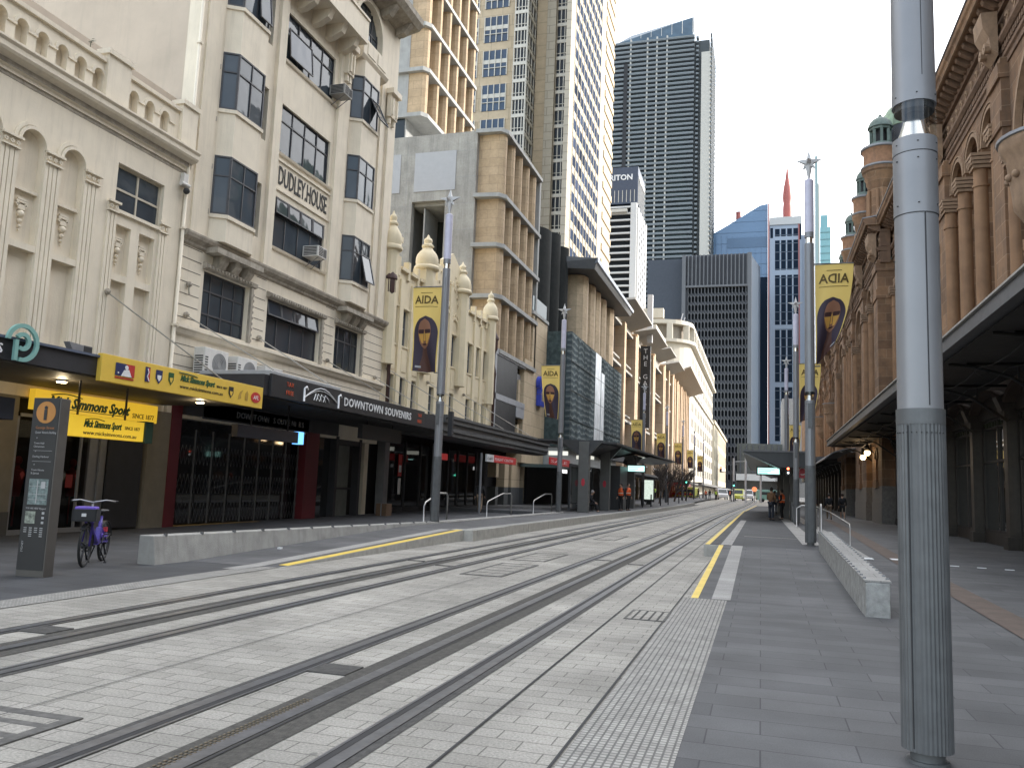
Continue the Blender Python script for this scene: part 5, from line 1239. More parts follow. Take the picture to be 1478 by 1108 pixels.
# broad pale street face: rows of narrow windows, wall plane x = -20.5
FB = Frame((-20.74, 0, 0), (0,1,0), (1,0,0))
M = MB(); M.box(-21.3, 86.5, 0, -20.74, 105.2, H1+6); M.box(-24, 98.5, 0, -20.75, 114, H1+5.9); M.build('street_wing', tlight, T1)
rects = []
for k in range(50):
    z = 14+2.175*k
    for i in range(9): y = 89.0+i*1.72; rects.append((y, y+1.38, z+.5, z+1.72))
rects.sort(key=lambda r: r[2])
panes(rects, FB, .03, mat('street_face_window', (.045,.06,.095), .7, spec=0, rnd=.5), T1, most=100, depth=.25)
M = MB()
for i in range(10): y = 88.7+i*1.72; FB.box(M, y, y+.14, 10, H1-10, .0, .07); M.cut()
M.build('fin', tlight, T1)
M = MB()
for k in range(55): z = 12+2.175*k; M.box(-20.74, 107.5, z, -20.6, 114, z+.9)
M.build('corner_balcony', tst, T1)

# tall balcony tower
T2 = thing('balcony_tower', 'very tall residential tower with close rows of dark balconies and a sloped blue crown', 'tower', (-36, 310, 0))
g2 = glass('balcony_glass', (.035,.055,.065), .15, rnd=.6, c2=(.18,.26,.28)); sl2 = mat('balcony_slab', (.20,.225,.24), .6); dk2 = mat('tower_dark', (.05,.06,.065), .5); pale2 = mat('tower_pale', (.50,.48,.43), .6)
M = MB(); M.box(-62, 301.5, 0, -24.5, 330, 174); M.build('core', glass('tower_dark_glass', (.06,.085,.10), .3, rnd=.2, c2=(.1,.13,.15), spec=.2), T2)
nfl = 96; dz = 174/nfl
for k in range(nfl):
    z = k*dz
    if z < 60: continue
    M = MB(); M.box(-62, 299.9, z, -24.2, 301.6, z+.36); M.box(-62, 299.8, z+.36, -24.2, 299.95, z+.75); M.build('balcony_slab', sl2, T2)
rects = []; F2 = Frame((0, 301.4, 0), (1,0,0), (0,-1,0)); rr = random.Random(11)
M = MB()
for k in range(nfl):
    z = k*dz
    if z < 60: continue
    for x0, x1 in ((-61,-52), (-47.5,-42.3), (-41.3,-38.7), (-37.7,-35.0), (-34,-26)):
        if rr.random() < .85: rects.append((x0+rr.uniform(0,.6), x1-rr.uniform(0,2.5), z+.4, z+dz-.05))
panes(rects, F2, .05, g2, T2, most=100, depth=.1)
M = MB()
for x in (-48.2, -41.8, -38.2, -34.4): M.box(x-.28, 300.1, 55, x+.28, 301.4, 174); M.cut()
M.build('party_fin', pale2, T2)
M = MB(); M.box(-50.6, 299.6, 60, -49.2, 301.3, 164); M.build('dark_slot', mat('near_black', (.015,.015,.017), .6), T2)
M = MB(); M.box(-24.5, 303, 0, -18.8, 326, 172); M.build('dark_side', dk2, T2)
M = MB(); M.box(-21.6, 300.5, 0, -18.3, 305, 166); M.build('pale_column', pale2, T2)
M = MB()
for k in range(nfl): z = k*dz; (M.box(-18.35, 300.0, z+.2, -17.7, 327, z+.7), M.cut()) if z > 60 else None
M.build('side_slab', sl2, T2)
M = MB()
for k in range(nfl): z = k*dz; (M.box(-23.6, 301, z, -22.7, 303.2, z+.7), M.cut()) if z > 60 else None
M.build('corner_slab', sl2, T2)
M = MB(); M.hexa([(-54,302,174), (-25,302,174), (-25,320,174), (-54,320,174), (-49,306,179), (-25,304,182.5), (-25,318,182.5), (-49,318,179)]); M.build('crown', mat('crown_blue_glass', (.08,.12,.16), .4, spec=.2, var=.3, scale=.1), T2)
M = MB()
M.tube([(-62,300,176), (-62,300,180), (-50,300,182), (-24.6,300,186.5), (-24.6,300,174)], .12, 4)
for k in range(10): x = -60+k*3.9; M.tube([(x,300,174), (x,300,180.5+k*.55)], .08, 4)
M.build('roof_rail', pale2, T2)

T2.location = Vector((-36, 310, 0))*1.6+Vector((0, 0, -1)); T2.scale = (1.6, 1.6, 1.6)
# hotel tower: white slab bands
T3 = thing('hotel_tower', 'white banded hotel tower with a dark blue top storey sign', 'tower', (-34, 205, 0))
wb = mat('white_band', (.55,.55,.545), .5, var=.05); hg = glass('hotel_glass', (.015,.018,.022), .3, rnd=.5, c2=(.025,.03,.035), spec=.04); navy2 = mat('navy_cladding', (.045,.06,.095), .5)
M = MB(); M.box(-42, 200.6, 0, -30.4, 216, 72.5); M.build('core', hg, T3)
for k in range(42):
    z = 3+1.68*k
    if z < 34: continue
    M = MB(); M.box(-39.6, 199.9, z, -30.3, 201, z+.42); M.build('white_band', wb, T3)
M = MB(); M.box(-40.3, 199.8, 0, -39.6, 201, 73); M.box(-31.2, 199.7, 0, -29.7, 201, 73); M.box(-42.2, 199.8, 0, -41.7, 201, 73); M.build('white_column', wb, T3)
M = MB(); M.box(-30.4, 200.5, 0, -29.3, 216, 72); M.build('street_side', wb, T3)
FH = Frame((-29.3, 0, 0), (0,1,0), (1,0,0)); rects = [(202+3.3*i, 203.8+3.3*i, 3.8+1.68*k, 4.9+1.68*k) for i in range(4) for k in range(17, 41)]
panes(rects, FH, .03, hg, T3)
M = MB(); M.box(-42, 200.2, 73, -29.6, 212, 82.5); M.build('top_storey', navy2, T3)
M = MB()
for i in range(6): M.box(-29.58, 201+i*1.9, 73, -29.45, 201.2+i*1.9, 80)
for i in range(9): M.box(-38.5+i, 200.1, 73.4, -38.35+i, 200.2, 76.5)
M.build('top_mullion', pale2, T3)
lettering('MERITON', 2.0, (-30.9, 200.15, 79.2), (1,0,0), (0,0,1), wht, T3, .06, align='RIGHT', width=8.3, off=.05)
lettering('MERITON', 2.2, (-29.4, 201.0, 79.2), (0,1,0), (0,0,1), wht, T3, .06, width=10, off=.05)
M = MB(); M.box(-37.8, 198.8, 70.5, -32, 200, 71.3); M.build('maintenance_cradle', pale2, T3)

# dark grey block with hexagonal window grid
T4 = thing('hexagon_tower', 'dark grey tower with rows of small hexagon windows beside a blank wall', 'tower', (-8, 175, 0))
dg = mat('dark_grey_panel', (.05,.055,.068), .6, var=.06); mg = mat('mid_grey_lattice', (.125,.13,.14), .6); midp = mat('grey_pier', (.115,.12,.13), .6)
M = MB(); M.box(-23, 172, 0, -15.6, 196, 50.2); M.build('blank_wall', blocks('dark_brick_wall', (.062,.072,.090), (.056,.066,.083), (.048,.056,.072), .9, .45, 'YZ+', ms=.03, var=.05, bump=.05, grain=5, grainv=.05), T4)
M = MB(); M.box(-15.6, 170.6, 0, -1.9, 192, 50.4); M.build('body', dg, T4)
M = MB(); M.box(-15.65, 169.8, 0, -14.9, 172, 50.4); M.box(-2.6, 169.8, 0, -1.85, 172, 50.4); M.box(-14.9, 169.9, 43.5, -2.6, 170.6, 43.9); M.build('edge_pier', midp, T4)
M = MB()
for i in range(16): x = -14.5+i*.78; M.box(x, 170.0, 43.9, x+.22, 170.6, 50.35)
M.build('vertical_rib', midp, T4)
M = MB(); hexes = []
for r in range(22):
    z = 4.4+r*1.8
    for c in range(18): hexes.append((-14.45+c*.675, z))
F4 = Frame((0, 170.6, 0), (1,0,0), (0,-1,0))
for (x, z) in hexes:       # lattice frames around each opening
    o_ = [(x+.33, z+.9-.9), (x+.12, z+.25), (x+.12, z+1.1), (x+.33, z+1.55)]
    F4.box(M, x+.0, x+.1, z+.3, z+1.15, 0, .38); 
    M.hexa([F4.P(x+.0,z+1.15,0), F4.P(x+.1,z+1.15,0), F4.P(x+.1,z+1.15,.36), F4.P(x+.0,z+1.15,.36), F4.P(x+.17,z+1.55,0), F4.P(x+.30,z+1.55,0), F4.P(x+.30,z+1.55,.36), F4.P(x+.17,z+1.55,.36)])
    M.hexa([F4.P(x+.57,z+1.15,0), F4.P(x+.67,z+1.15,0), F4.P(x+.67,z+1.15,.35), F4.P(x+.57,z+1.15,.35), F4.P(x+.37,z+1.55,0), F4.P(x+.50,z+1.55,0), F4.P(x+.50,z+1.55,.35), F4.P(x+.37,z+1.55,.35)])
    M.hexa([F4.P(x+.17,z-.1,0), F4.P(x+.30,z-.1,0), F4.P(x+.30,z-.1,.34), F4.P(x+.17,z-.1,.34), F4.P(x+.0,z+.3,0), F4.P(x+.1,z+.3,0), F4.P(x+.1,z+.3,.34), F4.P(x+.0,z+.3,.34)])
M.build('hexagon_lattice', mg, T4)
hexes.sort(key=lambda h: h[1])
bw_ = glass('black_window', (.006,.007,.009), .4, rnd=.3, c2=(.015,.016,.018), spec=.03)
def hexwin(M, x, z): M.extr([F4.P(x+.20,z+.1,.03), F4.P(x+.45,z+.1,.03), F4.P(x+.55,z+.4,.03), F4.P(x+.55,z+1.05,.03), F4.P(x+.45,z+1.3,.03), F4.P(x+.20,z+1.3,.03), F4.P(x+.12,z+1.05,.03), F4.P(x+.12,z+.4,.03)], (0,-.05,0))
for (x, z) in hexes[:100]: M = MB(); hexwin(M, x, z); M.build('window', bw_, T4)
M = MB()
for (x, z) in hexes[100:]: hexwin(M, x, z)
M.build('windows', bw_, T4, kind='stuff')
M = MB(); M.hexa([(-1.9,170.6,0), (-.2,180,0), (-.2,192,0), (-1.9,192,0), (-1.9,170.6,50), (-.2,180,50), (-.2,192,50), (-1.9,192,50)]); M.build('glass_side', mat('blue_side_glass', (.03,.05,.08), .35, spec=.3, var=.3), T4)

T4.location = Vector((-8, 175, 0))*2.6+Vector((0, 0, -2.5)); T4.scale = (2.6, 2.6, 2.6)      # a tall slab 455 m up the street
# blue glass tower with red masts
T5 = thing('blue_glass_tower', 'pale blue glass tower with white grid face and red masts on top', 'tower', (0, 330, 0))
bg5 = glass('sky_blue_glass', (.14,.23,.36), .15, rnd=.5, c2=(.20,.30,.44), metal=.1); bf = mat('pale_blue_frame', (.36,.42,.52), .5); red5 = mat('red_mast', (.42,.12,.10), .5); dgl = glass('dark_blue_glass', (.012,.022,.04), .3, rnd=.5, c2=(.02,.03,.05), spec=.04)
M = MB(); M.extr([(-20,322,0), (2.4,322,0), (2.4,322,113), (-.5,322,112.5), (-12,322,105.5), (-20,322,101)], (0,24,0)); M.build('glass_wing', bg5, T5)
M = MB()
for z in [60+4.2*k for k in range(13)]: M.box(-20, 321.9, z, 2.3, 322, z+.18)
for x in [-19+2.1*k for k in range(11)]: M.box(x, 321.88, 50, x+.14, 322, 101)
M.box(-12.5, 321.85, 96, 2, 321.95, 100); M.build('wing_grid', mat('blue_grid', (.12,.20,.32), .5), T5)
M = MB(); M.box(3.0, 321, 0, 14.6, 345, 104); M.build('body', bf, T5)
F5 = Frame((0, 321, 0), (1,0,0), (0,-1,0)); rects = []
for r, (z0_, z1_) in enumerate(((99.5, 102.5), (86.5, 98), (65.5, 84.5), (44, 63.5), (22, 42))):
    for c in range(4): x = 5.0+c*2.2; rects.append((x, x+1.7, z0_, z1_))
rects += [(3.3+.0, 4.3, 99, 103), (13.6, 14.4, 98, 106)]
panes(rects, F5, .04, dgl, T5, depth=.1)
M = MB()
for z in [24+3.3*k for k in range(24)]: M.box(5.0, 320.9, z, 13.3, 320.95, z+.25)
M.build('floor_line', mat('thin_floor_line', (.10,.13,.18), .5), T5)
M = MB(); M.box(-1.5, 321, 0, 2.4, 322, 84); M.build('dark_glass_strip', dgl, T5)
M = MB(); M.box(3.0, 320.5, 104, 14.6, 330, 107); M.build('plant_screen', wb, T5)
for (x, zt_, w_) in ((2.7, 112.5, .24), (6.0, 114, .15), (13.6, 113, .2), (16.4, 107, .2)): MB().box(x-w_, 320.6, 10 if x != 6.0 else 104, x+w_, 321.2, zt_).build('red_mast', red5, T5)
M = MB(); M.lathe([(1.1,105), (1.6,107), (1.7,112), (1.5,114), (1.8,116), (1.5,120), (.9,123), (.5,126), (.05,130)], (9.6, 326, 0), 10); M.build('red_spire', red5, T5)
M = MB(); M.box(14.6, 322, 0, 16.6, 345, 100); M.build('side_wing', bf, T5)
M = MB(); M.cyl((-8.5, 324, 108), 1.0, 3, 10); M.build('roof_drum', red5, T5)
T5.location = Vector((0, 330, 0))*1.6+Vector((0, 0, -1)); T5.scale = (1.6, 1.6, 1.6)
# pale teal towers far behind
T6 = thing('teal_tower', 'slim pale teal glass tower far behind the right street trees', 'tower', (36, 510, 0))
tl = glass('teal_glass', (.16,.33,.36), .1, rnd=.3, c2=(.25,.42,.45), metal=.2)
M = MB(); M.box(33.2, 505, 0, 39.0, 520, 160); M.box(33.6, 507, 160, 37.6, 515, 168); M.build('body', tl, T6)
M = MB()
for k in range(24): M.box(33.1, 504.8, 60+4.2*k, 39.0, 505, 60.5+4.2*k)
M.build('floor_line', mat('teal_line', (.12,.24,.27), .5), T6)
T7 = thing('teal_tower', 'taller grey green tower edge hidden behind the right lamp post', 'tower', (29, 480, 0))
M = MB(); M.box(29.0, 480, 0, 30.6, 500, 194); M.build('body', glass('grey_teal_glass', (.28,.38,.38), .15, rnd=.2), T7)
M = MB(); M.box(30.6, 481, 0, 31.3, 499, 178); M.build('side', pale2, T7)
T8 = thing('end_block', 'dark glass building with white street canopy closing the street', 'building', (10, 330, 0))
M = MB(); M.box(-9, 340, 0, 8, 360, 22); M.build('dark_glass_block', glass('black_block_glass', (.02,.024,.03), .1, rnd=.3), T8)
M = MB(); M.box(-9.2, 336, 7.5, 14, 342, 10.0); M.build('white_fascia', wb, T8)
M = MB(); M.box(8, 341, 0, 30, 365, 40); M.build('grey_block', mat('far_grey_block', (.25,.24,.23), .8, var=.2), T8)
M = MB()
for i in range(9): M.box(-8+i*2.4, 339.6, 10.5, -7.5+i*2.4, 339.9, 21.5)
M.build('mullion', mat('dark_grey_panel', (.075,.083,.10), .6), T8)
# unseen slab added east of the arcade to keep morning sun off the street
T9 = thing('sun_block_slab', 'large plain office slab east of the street behind the brown arcade building', 'building', (70, 30, 0))
M = MB(); M.box(48, -40, 0, 75, 125, 60); M.build('wall', mat('sun_block_wall', (.35,.33,.30), .8), T9)
FO = Frame((48, 0, 0), (0,1,0), (-1,0,0))
for k in range(12): M = MB(); FO.box(M, -38, 123, 6+4*k, 8.2+4*k, 0, .05); M.build('window_band', dwin, T9)
# ================================================================ brown stone arcade building on the right (plane x = 8.7)
qst = blocks('brown_sandstone', (.265,.15,.08), (.165,.092,.05), (.32,.215,.135), 1.3, .62, 'YZ+', ms=.012, var=.22, bump=.2, off=.45, grain=5, grainv=.10, stain=.45, streak=.5)
qstd = mat('weathered_brown_stone', (.17,.102,.064), .85, var=.25, scale=2, bump=.4, streak=.55, dirt=(.04,.032,.028))
qcol = mat('brown_column_stone', (.255,.142,.074), .75, var=.18, scale=1.2, bump=.2, streak=.35, dirt=(.09,.06,.045))
qlight = mat('tan_carved_stone', (.29,.19,.12), .8, var=.2, scale=3, bump=.4, streak=.35, dirt=(.10,.07,.05))
copper = mat('green_copper', (.20,.28,.19), .6, var=.25, scale=1.5, streak=.3, dirt=(.10,.13,.11)); copperd = mat('dark_green_copper', (.10,.135,.115), .6, var=.25, streak=.3, dirt=(.05,.07,.06))
iron = mat('dark_iron', (.025,.026,.028), .5, metal=.3)
qglass = glass('arcade_window_glass', (.012,.012,.014), .08, rnd=.3, c2=(.04,.04,.04))
FR = Frame((8.7, 0, 0), (0,1,0), (-1,0,0))
Q = thing('arcade_landmark', 'long brown sandstone building with columns, arches and copper domed turrets', 'building', (8.7, 80, 0))
YQ0, YQ1 = 4.0, 196.0
M = MB(); M.box(9.6, YQ0, 5.4, 34, YQ1, 20.0); M.box(9.7, YQ0, -.1, 34, YQ0+1, 5.4); M.box(16, YQ0, -.1, 16.3, YQ1, 5.4); M.build('block', qstd, Q)
pils = []      # (y0,y1)
wallM = MB()
def entab(y0, y1, d):
    M = MB()
    FR.prof(M, [(d-.6,17.75), (d+.06,17.78), (d+.06,18.0), (d+.14,18.05), (d+.14,18.2), (d-.6,18.2)], y0, y1)
    FR.prof(M, [(d-.6,18.55), (d+.16,18.6), (d+.28,18.72), (d+.28,18.85), (d-.6,18.9)], y0, y1)
    FR.box(M, y0, y1, 18.2, 18.55, d-.6, d+.05); FR.box(M, y0, y1, 18.9, 19.9, d-.6, d+.04)
    M.build('entablature', qstd, Q)
    M = MB(); n = int((y1-y0)/.26)
    for i in range(n): y = y0+(i+.2)*(y1-y0)/n; FR.box(M, y, y+.14, 18.28, 18.5, d+.05, d+.16)
    M.build('dentil_course', qstd, Q)
    M = MB(); n = max(1, int((y1-y0)/.9)); rr = random.Random(int(y0*7))
    for i in range(n):
        y = y0+(i+.5)*(y1-y0)/n; FR.ring(M, y, 19.38, .10, .22, d+.03, d+.12, R(rr.uniform(0,90)), R(300), 8); FR.ring(M, y+.22, 19.55, .04, .13, d+.03, d+.1, 0, R(250), 7); FR.box(M, y-.03, y+.03, 19.0, 19.4, d+.03, d+.1)
    M.build('carved_frieze', qlight, Q)
    M = MB()
    FR.prof(M, [(d-.6,19.9), (d+.18,19.95), (d+.25,20.1), (d-.6,20.12)], y0, y1)
    n = max(1, int((y1-y0)/.62))
    for i in range(n): y = y0+(i+.25)*(y1-y0)/n; FR.prof(M, [(d,19.98), (d+.35,20.05), (d+.72,20.28), (d+.78,20.42), (d,20.42)], y, y+.28)
    M.build('modillion_course', qstd, Q)
    M = MB(); FR.prof(M, [(d-.6,20.42), (d+.95,20.45), (d+1.0,20.6), (d+1.08,20.68), (d+1.12,20.82), (d+1.0,20.92), (d-.6,21.05)], y0, y1); M.build('cornice', qst, Q)
    M = MB(); FR.prof(M, [(d+1.01,20.90), (d+1.15,20.90), (d+1.15,20.96), (d+.2,21.12), (d+.2,21.06)], y0, y1); M.build('lead_flashing', lead, Q)
def capital(M, y, z, r, d, h=.62):
    FR.box(M, y-r*1.45, y+r*1.45, z+h-.13, z+h, d-.5, d+r*1.5)
    for k, (a, b, zz) in enumerate(((1.05,1.15,0), (1.15,1.32,.16), (1.32,1.42,.32))): FR.box(M, y-r*b, y+r*b, z+zz, z+zz+.13, d-.4, d+r*b)
    for q in (-1, 1): FR.ring(M, y+q*r*1.05, z+h-.26, .03, .12, d+r*1.2, d+r*1.45, 0, 2*math.pi, 7); FR.ring(M, y+q*r*.5, z+h-.40, .02, .10, d+r*1.15, d+r*1.4, 0, 2*math.pi, 7)
def column(y, z0, z1, r, d):
    M = MB(); M.cyl(FR.P(y, z0, d), r, z1-z0, 16, r2=r*.94); M.cyl(FR.P(y, z1-.75, d), r*1.1, .10, 16); M.cyl(FR.P(y, z0, d), r*1.25, .3, 16)
    M.build('column', qcol, Q); M = MB(); capital(M, y, z1, r, d+.0); M.build('capital', qlight, Q)
def pilaster(y0, y1, d, z0=6.6):
    M = MB(); FR.box(M, y0, y1, z0, 18.0, -.3, d); FR.box(M, y0-.06, y1+.06, 15.3, 15.9, 0, d+.08); FR.box(M, y0-.05, y1+.05, 17.2, 17.75, 0, d+.1); M.build('pilaster', qst, Q)
    M = MB(); FR.prof(M, [(d,18.2), (d+.25,18.5), (d+.3,18.9), (d+.5,19.3), (d+.55,19.9), (d,19.9)], y0+.15, y1-.15)
    for q in (.3, .7): FR.ring(M, y0+(y1-y0)*q, 18.6, .05, .2, d+.2, d+.42, 0, 2*math.pi, 8)
    M.build('console', qlight, Q)
def bay3(y0, y1, d=0., n=3):
    w = (y1-y0)/n; M = MB(); holes = []
    for i in range(n): c = y0+w*(i+.5); r = w*.5-.17; holes.append((c-r, c+r, 6.6, 16.15, 'a'))
    FR.wall(M, y0, y1, 6.4, 17.8, holes, d, d-.5); M.build('arcade_wall', qst, Q)
    M = MB(); FR.box(M, y0, y1, 6.4, 17.9, d-1.0, d-.5); M.build('recess_wall', qcol, Q)
    M = MB()
    for i in range(n): c = y0+w*(i+.5); r = w*.5-.17; FR.ring(M, c, 16.15, r-.12, r+.03, d-.15, d+.05); FR.ring(M, c, 16.15, r*.38, r*.52, d-.5, d-.4); FR.ring(M, c, 16.15, r+.08, r+.14, d, d+.08); M.cut()
    M.build('arch_moulding', qlight, Q)
    for i in range(n):
        c = y0+w*(i+.5); M = MB(); r = w*.5-.17; p = [FR.P(c-r*.36,15.95,d-.47), FR.P(c+r*.36,15.95,d-.47), FR.P(c+r*.36,16.15,d-.47)]+[FR.P(c+r*.36*math.cos(a_), 16.15+r*.36*math.sin(a_)*1.5, d-.47) for a_ in [.3*k for k in range(1,11)]]+[FR.P(c-r*.36,16.15,d-.47)]
        M.extr(p, (-.02,0,0)); M.build('small_window', qglass, Q)
        M = MB(); FR.box(M, c-r*.55, c+r*.55, 7, 15.2, d-.5, d-.47); M.build('tall_window', qglass, Q)
    for i in range(n+1): column(y0+w*i, 6.5, 15.3, .30, d+.02)
def bigarch(y0, y1, d=0., oriel=True):
    c = (y0+y1)/2; r = (y1-y0)/2-.75; zs = 17.3-r
    M = MB(); FR.wall(M, y0, y1, 6.4, 17.8, [(c-r, c+r, 6.6, zs, 'a')], d, d-.7); M.build('arcade_wall', qst, Q)
    M = MB()
    for k, (ra, rb, da, db) in enumerate(((r-.08, r+.12, d-.1, d+.14), (r-.42, r-.12, d-.45, d-.12), (r-.7, r-.45, d-.65, d-.4))): FR.ring(M, c, zs, ra, rb, da, db, n=20)
    M.build('arch_moulding', qlight, Q)
    M = MB(); FR.box(M, c-r-.1, c+r+.1, 6.4, 17.5, d-1.1, d-.75); M.build('window_glass', qglass, Q)
    M = MB(); s = r*.62
    for q in (-s, 0, s): FR.box(M, c+q-.13, c+q+.13, 6.6, zs+.2, d-.75, d-.5)
    FR.ring(M, c-s/2, zs+.1, s/2-.22, s/2, d-.75, d-.5); FR.ring(M, c+s/2, zs+.1, s/2-.22, s/2, d-.75, d-.5); FR.ring(M, c, zs+r*.58, .55, .75, d-.75, d-.5, 0, 2*math.pi)
    M.build('tracery', qcol, Q)
    for q in (-r-.3, r+.3): column(c+q, 6.5, zs-.6, .28, d+.02)
    if oriel:
        M = MB(); cc = FR.P(c, 0, d)
        M.lathe([(.5,10.2), (.85,10.8), (.98,11.0), (1.0,11.3), (1.15,12.6), (1.25,12.75), (1.35,13.0), (1.35,13.15), (.1,13.2)], cc, 24); M.build('oriel_balcony', qlight, Q)
        M = MB(); M.lathe([(1.35,13.14), (1.42,13.16), (1.42,13.26), (.1,13.3)], cc, 24); M.build('oriel_lead', lead, Q)
        M = MB()
        for k in range(9): a_ = math.pi*k/8; M.sphere(cc+Vector((-1.10*math.sin(a_), 1.10*math.cos(a_), 12.0)), .13, 8, 6); M.cut()
        M.build('carved_boss', qlight, Q)
        for q in (-1.0, -.35, .35, 1.0): M = MB(); M.cyl(FR.P(c+q, 6.5, d+.6-abs(q)*.3), .14, 3.3, 12); M.cyl(FR.P(c+q, 9.7, d+.6-abs(q)*.3), .2, .35, 10); M.build('oriel_column', qcol, Q)
y = 7.0; k = 0
layout = []
# bays along the street, nearest first
seq = [('A', 7.0, 15.0), ('B', 15.9, 24.3), ('A', 25.2, 32.7), ('B', 34.2, 42.6), ('A', 43.9, 51.6), ('B', 52.7, 59.6)]
for kind, a_, b_ in seq: (bay3 if kind == 'B' else bigarch)(a_, b_)
for a_, b_ in ((4.5, 7.0), (15.0, 15.9), (24.3, 25.2), (32.7, 34.2), (42.6, 43.9), (51.6, 52.7)): pilaster(a_, b_, .28)
entab(4.5, 60.2, 0)
# centre pavilion, standing forward
bay3(62.2, 68.5, .8, 2); bigarch(69.8, 76.6, .8, False); bay3(77.6, 84.5, .8, 3); bigarch(85.8, 92.6, .8, False)
for a_, b_ in ((60.2, 62.2), (68.5, 69.8), (76.6, 77.6), (84.5, 85.8), (92.6, 94.6)): pilaster(a_, b_, 1.1)
entab(60.0, 95.0, .85)
seq = [('B', 95.9, 103.8), ('A', 105, 112.7), ('B', 114, 122), ('A', 123.2, 131), ('B', 132.2, 140), ('A', 141.2, 149), ('B', 150, 158)]
for kind, a_, b_ in seq: (bay3 if kind == 'B' else bigarch)(a_, b_)
for a_, b_ in ((94.7, 95.9), (103.8, 105), (112.7, 114), (122, 123.2), (131, 132.2), (140, 141.2), (149, 150), (158, 160)): pilaster(a_, b_, .28)
entab(95, 160, 0)
M = MB(); FR.box(M, 160, 196, 6.4, 20.5, -.9, 0); M.build('end_wall', qst, Q)
# pediment, attic
M = MB(); FR.box(M, 61.5, 93.5, 21.0, 22.2, -.8, .8); M.extr([FR.P(70,22.2,.75), FR.P(84,22.2,.75), FR.P(77,25.0,.75)], (1.0,0,0)); M.build('attic', qst, Q)
M = MB(); M.box(10.5, YQ0, 20.9, 33, YQ1, 22.2); M.build('roof', copperd, Q)
# turrets
def turret_q(y, x, zb, s=1.0):
    c = Vector((x, y, 0))
    M = MB(); M.cyl((x, y, 20.5), 1.0*s, zb-20.5+.1, 8, smooth=False); M.lathe([(.85*s,zb), (.98*s,zb+.15), (1.0*s,zb+.4), (1.1*s,zb+.55), (1.12*s,zb+.85), (1.22*s,zb+1.0), (1.25*s,zb+1.3), (1.4*s,zb+1.45), (1.42*s,zb+1.7)], c, 24)
    M.build('turret_corbel', qst, Q)
    for i in range(8):
        a_ = 2*math.pi*(i+.5)/8; M = MB(); M.cyl((x+1.02*s*math.cos(a_), y+1.02*s*math.sin(a_), zb-2.6), .13*s, 2.6, 8); M.build('turret_shaft', qcol, Q)
    M = MB(); M.lathe([(1.42*s,zb+1.7), (1.5*s,zb+1.75), (1.5*s,zb+1.86), (1.28*s,zb+1.9)], c, 24); M.lathe([(1.38*s,zb+3.1), (1.5*s,zb+3.15), (1.5*s,zb+3.3), (1.1*s,zb+3.4)], c, 24); M.build('lead_ring', lead, Q)
    M = MB(); M.lathe([(1.28*s,zb+1.88), (1.28*s,zb+2.9), (1.4*s,zb+3.1)], c, 24); M.build('turret_drum', mat('orange_sandstone', (.30,.16,.09), .8, var=.25, streak=.6, dirt=(.08,.06,.05)), Q)
    z = zb+3.35; M = MB(); M.lathe([(1.0*s,z), (.85*s,z+.3), (.80*s,z+.35)], c, 8, smooth=False)
    for i in range(8):
        a_ = 2*math.pi*(i)/8; M.box(x+.72*s*math.cos(a_)-.10*s, y+.72*s*math.sin(a_)-.10*s, z+.3, x+.72*s*math.cos(a_)+.10*s, y+.72*s*math.sin(a_)+.10*s, z+1.45)
    M.cyl((x, y, z+1.35), .86*s, .28, 8, smooth=False)
    M.build('lantern', copperd, Q)
    M = MB(); M.cyl((x, y, z+.3), .45*s, 1.1, 8); M.build('lantern_core', mat('near_black', (.015,.015,.017), .6), Q)
    M = MB(); M.lathe([(.95*s,z+1.55), (.92*s,z+1.68), (.80*s,z+1.98), (.58*s,z+2.22), (.32*s,z+2.38), (.13*s,z+2.45), (.15*s,z+2.55), (.05*s,z+2.65), (.03*s,z+2.85)], c, 16); M.build('lantern_dome', copperd, Q)
turret_q(64.0, 8.45, 24.1, .93); turret_q(74.0, 8.4, 23.9, .68); turret_q(92.0, 9.2, 25.9, .75); turret_q(101.0, 9.3, 24.5, .7); turret_q(122, 9.2, 24.2, .8)
def dome(x, y, z, r):
    M = MB(); M.cyl((x, y, 20.5), r*1.0, z-20.5, 24); M.build('dome_drum', mat('dark_blue_drum', (.05,.06,.085), .6), Q)
    M = MB(); prof = []
    for i in range(10):
        a_ = (math.pi/2)*i/9; rr = r*math.cos(a_); prof += [(rr*1.0+.001, z+r*1.05*math.sin(a_)), (max(.02, r*math.cos(a_+.085)*1.02), z+r*1.05*math.sin(a_)+.02)]
    M.lathe(prof[:-1], (x, y, 0), 28, smooth=False); M.build('dome', copper, Q)
dome(11.35, 66.5, 29.4, 2.8); dome(12.4, 98, 27.6, 2.7); dome(17, 78, 30, 6.5)
dome(14.5, 40, 22.6, 2.8)
